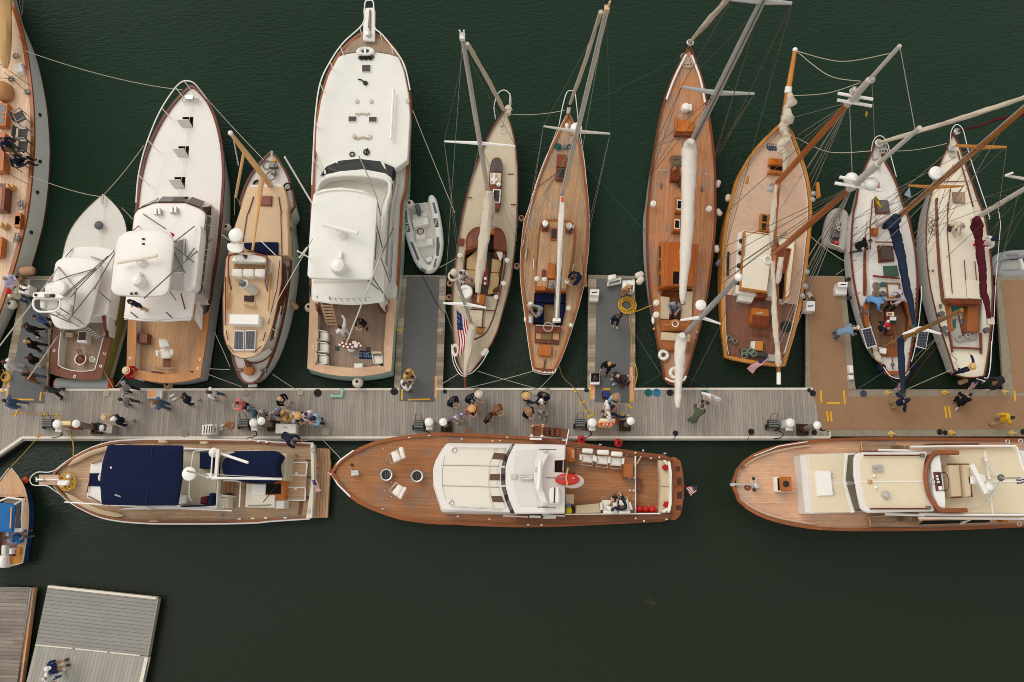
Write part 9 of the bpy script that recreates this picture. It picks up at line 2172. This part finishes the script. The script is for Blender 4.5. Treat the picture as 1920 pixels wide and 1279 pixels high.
def make_pose(kind):
 J=pose_joints(kind);names=list(J);idx={k:i for i,k in enumerate(names)}
 rad=[RAD[k]if k in RAD else RAD[k[:-1]]for k in names]
 me=skin_mesh([J[k]for k in names],[(idx[a],idx[c])for a,c in BON],rad,idx['pel'])
 reg=[]
 for f in me.polygons:
  a,c,t=closest(f.center,J);reg.append((a,c,t))
 def top_(r):a,c,t=r;return c in('wai','che')or(a=='che')or(a=='che' and c=='nb')or(a=='nb' and t<.25)or(a[:2]=='sh')
 long_=[top_(r)or(r[0][:2]=='el' and r[2]<.9)or(r[0]=='pel' and r[1]=='wai')for r in reg]
 short=[(top_(r)and not(r[0][:2]=='sh' and r[2]>.75))or(r[0]=='pel' and r[1]=='wai')for r in reg]
 leg=[(r[0]=='pel' and r[1]!='wai')or(r[0]=='pel' and r[1]=='wai' and r[2]<.3)or r[0][:2]=='hp' or(r[0][:2]=='kn' and r[2]<.9)for r in reg]
 leg_s=[(r[0]=='pel' and r[1]!='wai')or(r[0]=='pel' and r[1]=='wai' and r[2]<.3)or(r[0][:2]=='hp' and r[2]<.85)for r in reg]
 foot=[r[0][:2]=='an' or(r[0][:2]=='kn' and r[2]>.93)for r in reg]
 up=(J['tp']-J['nk']).normalized();hc=J['hd']
 fw=V3((0,1,0));fw=(fw-up*fw.dot(up)).normalized()
 head=[r[0]in('nk','hd')or(r[0]=='nb' and r[2]>.8)for r in reg]
 hair=[h and((f.center-hc).dot(up)>.055 or((f.center-hc).dot(fw)<-.015 and(f.center-hc).dot(up)>-.07))for h,f in zip(head,me.polygons)]
 lhair=[h and((f.center-hc).dot(up)>.05 or((f.center-hc).dot(fw)<.02))for h,f in zip(head,me.polygons)]
 D=dict(J=J,up=up,fw=fw)
 D['long']=shell(me,long_,.016,'shirt');D['short']=shell(me,short,.018,'shirt');D['legs']=shell(me,leg,.012,'trousers');D['shorts']=shell(me,leg_s,.02,'shorts');D['shoes']=shell(me,foot,.012,'shoes')
 D['hair']=shell(me,hair,.014,'hair');
 lh=shell(me,lhair,.019,'long_hair')
 bm=bmesh.new();bm.from_mesh(lh);
 g=G().ball(hc-fw*.09-up*.13,.075,(1,.6,1.5),10,7);vs=[bm.verts.new(v)for v in g.v];[bm.faces.new([vs[i]for i in f])for f in g.f];bm.to_mesh(lh);bm.free();lh.shade_smooth();D['longhair']=lh
 side=fw.cross(up);bm=bmesh.new();bm.from_mesh(me)
 def addg(g,mi):
  vs=[bm.verts.new(v)for v in g.v]
  for f in g.f:
   try:bm.faces.new([vs[i]for i in f]).material_index=mi
   except ValueError:pass
 hf=hc+fw*.085
 addg(G().tube([hf+up*.02,hf-up*.015+fw*.028],[.010,.016],6),0)
 for s in(-1,1):
  addg(G().ball(hf+up*.022+side*s*.034-fw*.004,.012,(1,1,.8),6,4),1);addg(G().ball(hc+side*s*.092-up*.005,.026,(.5,.8,1.2),6,4),0)
 addg(G().tube([hf-up*.047-side*.022,hf-up*.049+fw*.006,hf-up*.047+side*.022],.007,5),2)
 for n in 'lr':
  w,h=J['wr'+n],J['ha'+n];d=(h-w).normalized();sgn=-1 if n=='l' else 1
  ac=(V3((0,1,0))-d*d.y);ac=ac.normalized()if ac.length>.2 else V3((-sgn,0,0));pl=d.cross(ac)
  for k,(o_,L_)in enumerate(((-.028,.062),(-.009,.075),(.010,.070),(.028,.054))):
   p=h+d*.01+ac*o_;q=p+d*L_*.55+pl*.004;addg(G().tube([p,q,q+d*L_*.42-pl*.018*sgn],[.011,.0095,.007],6),0)
  p=h-d*.03+ac*.03;addg(G().tube([p,p+ac*.026+d*.025,p+ac*.032+d*.055],[.013,.011,.008],6),0)
 me2=bpy.data.meshes.new('person_body');bm.to_mesh(me2);bm.free();me2.shade_smooth();D['body']=me2
 def hatmesh(prof,name,n=20):
  me_=bpy.data.meshes.new(name);g=G().lat(hc+up*.03,prof,n,0,up);me_.from_pydata([tuple(v)for v in g.v],[],g.f);me_.shade_smooth();me_.set_sharp_from_angle(angle=R(40));return me_
 D['straw']=hatmesh([(.165,.015),(.17,.022),(.115,.035),(.108,.10),(.07,.125),(.01,.128)],'straw_hat');D['band']=hatmesh([(.117,.036),(.114,.066)],'hat_band')
 cp=bpy.data.meshes.new('cap');g=G().lat(hc+up*.03,[(.105,0),(.108,.03),(.09,.075),(.05,.10),(.01,.105)],16,0,up);p=hc+up*.035+fw*.09
 g.dome([p+side*.075*math.cos(a)+fw*.10*max(0,math.sin(a))-fw*.01+up*.012 for a in[k*math.pi/7 for k in range(8)]],(p-up*.0).z,.004,.004)if abs(up.z)>.9 else None
 cp.from_pydata([tuple(v)for v in g.v],[],g.f);cp.shade_smooth();D['cap']=cp
 POSES[kind]=D
SKINS=[pt_('skin_fair',(214,166,138),.55,.04),pt_('skin_tan',(186,132,102),.55,.04),pt_('skin_deep',(128,84,62),.55,.04)]
EYE=pt_('eye_dark',(30,26,24),.3);LIP=pt_('lip',(150,84,74),.5)
def cloth(c):
 if not isinstance(c,tuple):return c
 return pt_('cloth_%d_%d_%d'%c,c,.9,.10,5,bump=.2,bscale=30)
CL=dict(navy=(34,40,58),blue=(66,92,134),denim=(76,98,124),ltblue=(148,178,204),white=(226,222,220),black=(28,27,29),dark=(44,42,46),grey=(140,136,134),dgrey=(78,76,80),tan=(190,158,122),cream=(212,196,168),pink=(222,116,116),red=(190,34,40),olive=(86,92,70),brown=(124,82,48),khaki=(166,140,108),yellow=(212,168,36),gold=(212,170,96),lav=(204,196,222),green=(52,66,58),wine=(70,44,56),orange=(196,106,62))
HAIRC=dict(black=(30,25,24),brown=(74,48,32),lbrown=(116,80,50),blond=(186,146,94),grey=(136,130,124),white=(210,204,196))
SHOE=[pt_('shoe_dark',(44,38,34),.7),pt_('shoe_pale',(196,186,172),.7),pt_('shoe_brown',(104,68,44),.7)]
PLAID=check_mat('grey_plaid',(66,66,74),(168,164,164),14);PATT=check_mat('dark_pattern',(48,44,66),(190,178,176),16);PATW=check_mat('white_blue_pattern',(206,206,218),(112,118,146),12);SPOT=check_mat('white_spotted',(226,220,222),(110,100,130),7)
_seen={}
def person(px,zf,head,pose,top,bot,hair,label,hat=None,sleeves='long',legs='legs',skin=0,sc=1.0,group=None,band=None,item=None,at_feet=False,zh=None):
 """px: the top of the head as seen in the photo; zf: height of what the feet (or seat) stand on; head: facing, degrees, 0 right / 90 up"""
 if pose not in POSES:make_pose(pose)
 D=POSES[pose];hl=D['J']['tp']*sc;rz=R(head-90)
 M=Matrix.Rotation(rz,3,'Z');off=M@V3((hl.x,hl.y,0));w=W(px,zf+hl.z)
 t=thing('person',label,'person',(w.x-off.x,w.y-off.y,zf),rz,group);t.scale=(sc,sc,sc)
 def part(nm,me,mats):
  if not len(me.materials):
   for m in mats:me.materials.append(m)
  o=bpy.data.objects.new(nm,me);COL.objects.link(o);o.parent=t
  for i,m in enumerate(mats):o.material_slots[i].link='OBJECT';o.material_slots[i].material=m
  return o
 top=cloth(CL.get(top,top)if isinstance(top,str)else top);bot=cloth(CL.get(bot,bot)if isinstance(bot,str)else bot)
 part('body',D['body'],[SKINS[skin],EYE,LIP])
 part('shirt',D[sleeves],[top]);part('trousers' if legs=='legs' else 'shorts',D[legs],[bot])
 h=abs(hash_(label));part('shoes',D['shoes'],[SHOE[h%3]])
 if hair:
  long_=hair.endswith('+');part('hair',D['longhair' if long_ else 'hair'],[pt_('hair_'+hair.rstrip('+'),HAIRC[hair.rstrip('+')],.7,.15,9)])
 if hat:
  kind,c=hat;o=part('straw_hat' if kind=='straw' else 'cap',D[kind],[cloth(CL.get(c,c)if isinstance(c,str)else c)])
  if kind=='straw':part('hat_band',D['band'],[cloth(CL[band or 'dark'])])
 return t
def hash_(s):
 v=7
 for c in s:v=(v*31+ord(c))%100003
 return v
STR=(214,172,112);STR2=(206,178,140)
GD='visitors on the docks';GB='people aboard the boats'
d=DZ+.012
P=person
P(Q1(400,588)[0],d,200,'walk','blue','navy','black','person in blue shirt topmost of the carpet walkers, half under the tower boat',group=GD)
P(Q1(270,708)[0],d,200,'walk','dark','black','brown','person all in black walking on the leftmost charcoal carpet',group=GD,skin=1)
P(Q1(290,893)[0],d,190,'walk','black','dark','blond+','blond person in black top striding on the leftmost charcoal carpet',group=GD)
P(Q1(310,1085)[0],d,185,'walk','black','tan','brown+','brown haired person in black vest over white on the leftmost carpet',group=GD,sleeves='short')
P(Q1(25,1140)[0],d,170,'stand','white','white','brown','person dressed all in white at the left edge of the leftmost finger',group=GD)
P(Q2(330,88)[0],d,185,'walk','brown','denim','black+','person in brown jacket and jeans at the foot of the leftmost carpet',group=GD)
P(Q2(660,305)[0],d,230,'walk','green','dark','brown+','person in dark green jacket on the corner of the float by the tube',group=GD)
P(Q2(45,485)[0],d,175,'walk','denim','denim','black','person in full denim at the left photo edge of the float',group=GD)
P(Q1(100,300)[0],d,120,'reach','cream','denim',None,'person in cream jacket and red cap reaching towards the grey schooner',hat=('cap','red'),group=GD)
P(R2(28,885)[0],1.2,-20,'hold','lav','grey','grey','person in lavender shirt handing papers over the grey schooner rail',group=GB)
P(R1(78,1168)[0],1.25,20,'sit','navy','navy','grey','seated person in navy on the grey folding chair of the schooner',group=GB)
P(R1(0,1035)[0],1.3,-30,'reach','navy','olive','brown','person in navy reaching with olive sleeve at the left photo edge',group=GB)
P(Q2(1560,735)[0],d,280,'hold','tan','khaki',None,'person in tan shirt and pale straw hat beside the black topped bin',hat=('straw',STR2),group=GD,sleeves='short')
P(Q2(1700,760)[0],d,190,'walk','navy','white',None,'person in navy jacket, white trousers and white cap by the bin',hat=('cap','white'),group=GD)
P(Q3(22,262)[0],d,170,'walk',PLAID,'navy','black','person in grey plaid and dark trousers at the upper float edge',group=GD)
P(Q3(25,465)[0],d,175,'walk',PLAID,'dgrey','black','dark haired person in grey plaid walking mid float',group=GD,skin=1)
P(Q3(540,508)[0],d,190,'hold','denim','denim','lbrown+','brown haired person in denim overalls with pink sleeves and tan bag',group=GD)
P(Q3(962,435)[0],d,185,'walk','navy','white','brown','person in navy jacket and white trousers walking by the slippers',group=GD)
P(Q3(1345,355)[0],d,180,'walk','white','denim','brown+','long haired person in white top and jeans at the upper float edge',group=GD,sleeves='short')
P(Q4(100,522)[0],d,200,'hold','pink','black','brown','person in coral pink top and black trousers on the float',group=GD)
P(Q4(285,632)[0],d,30,'stand',(104,134,156),'denim','brown','person in blue grey shirt leftmost in the cluster of seven',group=GD)
P(Q4(452,690)[0],d,340,'hold',PATT,'dark','lbrown','person in dark patterned top second in the cluster of seven',group=GD)
P(Q4(660,655)[0],d,300,'hold',PATW,'navy','grey','grey haired person in white blue patterned shirt in the cluster',group=GD)
P(Q4(805,695)[0],d,20,'hold','gold','grey','lbrown+','light brown haired person in golden top in the cluster',group=GD)
P(Q4(920,720)[0],d,180,'hold',(206,190,186),'tan','blond','fair person in pale pink between golden top and straw hat',group=GD,sc=.92)
P(Q4(1022,712)[0],d,290,'hold','navy','dark',None,'person in navy with golden straw hat in the cluster',hat=('straw',STR),group=GD)
P(Q4(1142,692)[0],d,300,'hold',(224,206,210),'grey','black','black haired person in pale pink white top near the cluster end',group=GD)
P(Q4(1262,752)[0],d,200,'hold','ltblue','dark',None,'person in light blue shirt and navy cap at the right of the cluster',hat=('cap','navy'),group=GD)
P(Q4(748,458)[0],d,330,'hold','black','white',None,'person all in black with tan cap reading a white paper',hat=('cap','tan'),group=GD)
P(Q5(535,412)[0],d,310,'hold','navy','navy','brown','person in navy jacket reading a paper below the yawl finger',group=GD)
P(Q5(770,370)[0],d,300,'hold','navy','wine','black','black haired person in navy and red next to the pale straw hat',group=GD)
P(Q5(875,335)[0],d,290,'hold','ltblue','white',None,'person in light blue with pale straw hat behind the yawl',hat=('straw',(222,204,176)),group=GD)
P(Q5(785,520)[0],d,290,'hold','orange','denim',None,'person in orange top with straw hat and grey band',hat=('straw',STR),group=GD,band='grey')
P(Q5(600,622)[0],d,290,'akimbo',SPOT,'white','grey','grey haired person in white spotted shirt by the dock pile',group=GD,sleeves='short',skin=1)
P(Q5(1108,522)[0],d,320,'hold','brown','black',None,'person in brown with brown felt hat mid float',hat=('straw',(138,92,62)),group=GD)
P(Q5(1000,625)[0],d,320,'stand',(54,40,34),'black','brown+','dark long haired person in dark brown below the brown hat',group=GD)
P(Q5(1482,355)[0],d,20,'reach','navy','cream',None,'person in navy with straw hat reaching right behind the sloop',hat=('straw',STR),group=GD)
P(Q5(1715,345)[0],d,250,'hold','navy','navy','lbrown','brown haired person in navy standing behind the white cap',group=GD)
P(Q5(1682,415)[0],d,280,'hold','navy','white',None,'smaller person in navy with round white cap',hat=('cap','white'),group=GD,sc=.85)
P(Q5(1515,552)[0],d,310,'hold','black','black',None,'person all in black with tan straw hat above the gangway',hat=('straw',(168,124,84)),group=GD)
P(Q5(1712,572)[0],d,250,'stand','grey','grey','brown','person in plain grey shirt at the head of the gangway',group=GD,skin=1)
P(Q6(695,148)[0],d,240,'walk','black','black','blond+','blond person all in black walking on the crate finger',group=GD)
P(Q6(802,298)[0],d,200,'stand',(58,46,52),'blue','blond','pale blond person in dark purple on the crate finger carpet',group=GD)
P(Q6(905,335)[0],d,30,'hold','wine','brown','black+','black haired person in dark wine top by the bare plank',group=GD)
P(Q6(772,562)[0],d,300,'hold','ltblue','white',None,'person in light blue with tan hat at the crate finger mouth',hat=('straw',(186,138,100)),group=GD)
P(Q6(678,718)[0],d,190,'akimbo','white','black',None,'bald person in white shirt above the red life preserver box',group=GD)
P(Q6(762,735)[0],d,20,'reach','navy','tan','lbrown+','long haired person in navy reaching right by the red box',group=GD)
P(cF(1150,675)[0],d,280,'walk','navy','dark','brown','person in navy walking alone on the yellow hose finger',group=GD)
P(cF(1215,500)[0],d,290,'stand',(176,128,84),'khaki','blond+','fair haired person in tan sweater behind the boarding steps',group=GD)
P(cD(1162,1022)[0],d,330,'hold','gold','tan','brown','person in mustard yellow top on the inflatable finger carpet',group=GD)
P(cD(1145,1082)[0],d,30,'hold','white',(110,70,66),'brown','person in white shirt below the mustard yellow top',group=GD)
P(cH(505,1158)[0],d,250,'akimbo','white','white',None,'bald person in white shirt beside the teal coil behind the ketch',group=GD)
P(cH(445,1208)[0],d,60,'bend','olive','olive','brown','person in olive green bending with a camera on the float',group=GD)
P(cN(1218,226)[0],d,20,'akimbo','navy','khaki',None,'person in navy vest and cap on the brown carpet',hat=('cap','navy'),group=GD)
P(cN(1858,328)[0],d,10,'walk','yellow','khaki','black','person in bright yellow jacket on the brown carpet at the right',group=GD)
P(cJ(225,748)[0],.5,10,'bend',(124,148,168),'denim',None,'person in denim shirt leaning over from the brown carpet to the ketch',hat=('cap','white'),group=GD)
P(S5(310,1205)[0],d,60,'kneel','black','black','black','person in black crouching on the concrete behind the cream sloop',group=GD)
P(S5(440,1145)[0],d,200,'bend','dark','dgrey','lbrown','person in dark grey bending over the dock edge behind the cream sloop',group=GD)
P(cO(345,1020)[0],.55,20,'stand',(40,56,96),'tan',None,'person in navy with white cap on the bottom left dock',hat=('cap','white'),group=GD,legs='shorts')
P(cO(318,1098)[0],.55,0,'stand','white','denim','white','person in white shirt and jeans at the bottom photo edge',group=GD)
P(cB(770,588)[0],2.95,250,'stand','navy','tan','black','person in navy standing under the hardtop of the larger sportfisher',group=GB)
P(cB(752,1005)[0],.55,340,'sit','red','white',None,'person in red vest and straw hat at the sportfisher transom',hat=('straw',(226,204,160)),group=GB)
P(S1(500,468)[0],.62,130,'reach','white','white','black','person in white shirt holding papers by the cockpit stair',group=GB,skin=1)
P(S1(765,380)[0],.62,260,'hold','black','khaki','black','person in black shirt leaning in the largest yacht cockpit',group=GB)
P(cF(205,418)[0],1.0,330,'sit','white','grey','brown','person in white sitting at the yawl cockpit coaming',group=GB)
P(S2(960,500)[0],.5,150,'sitarm','grey','dgrey','grey','person in grey sweatshirt on the navy cushions with a phone',group=GB)
P(cF(878,440)[0],1.0,210,'kneel','navy','navy','brown','person in navy kneeling on the starboard deck of the sloop',group=GB)
P(cF(745,490)[0],-.2,0,'stand','dgrey','dark',None,'person in grey with pale cap standing in the sloop companionway',hat=('cap','grey'),group=GB)
P(cH(285,600)[0],.62,260,'sit',(150,150,156),'denim','brown','person in pale grey sitting in the ketch cockpit',group=GB)
P(R7(862,668)[0],1.1,10,'kneel','black','dgrey','brown','person in black kneeling on the side deck of the white ketch',group=GB,sleeves='short')
P(R8(470,228)[0],.65,330,'bend',(104,148,196),'denim','brown','person in sky blue shirt bending over the cockpit table',group=GB)
P(R8(560,150)[0],.65,210,'bend',(214,200,212),'brown','brown','person in pale pink shirt bending over the cockpit table',group=GB)
P(R8(620,115)[0],.65,250,'sit','white','dark','black','person in white and black at the companionway of the white ketch',group=GB)
P(R8(466,440)[0],.62,20,'sit','dark','tan',None,'person with red cap sitting by the cockpit table of the white ketch',hat=('cap','red'),group=GB,legs='shorts')
P(S5(265,150)[0],1.15,300,'kneel','cream','dgrey','grey','person crouching at the mast of the cream sloop',group=GB)
P(S5(458,225)[0],1.1,200,'sit','white','red',None,'person in white with navy cap seated on the rail of the cream sloop',hat=('cap','navy'),group=GB)
P(S5(318,1035)[0],1.05,120,'reach','navy','navy',None,'person in navy with straw hat reaching up on the cream sloop stern',hat=('straw',STR),group=GB)
P(S6(1440,60)[0],1.15,330,'bend','navy','tan','black','person in navy bending at the stern rail of the canvas yacht',group=GB)
P(S7(828,928)[0],1.35,60,'sit','white','tan','black','seated person in white with dark hair on the mahogany yacht',group=GB,legs='shorts')
P(S7(950,905)[0],1.35,95,'sitarm','navy','navy','brown','seated person in navy jacket with a raised arm on the mahogany yacht',group=GB)
P(R6(42,862)[0],.4,20,'sit',(150,162,190),'denim','brown','person in pale blue check under the blue launch canopy edge',group=GB)
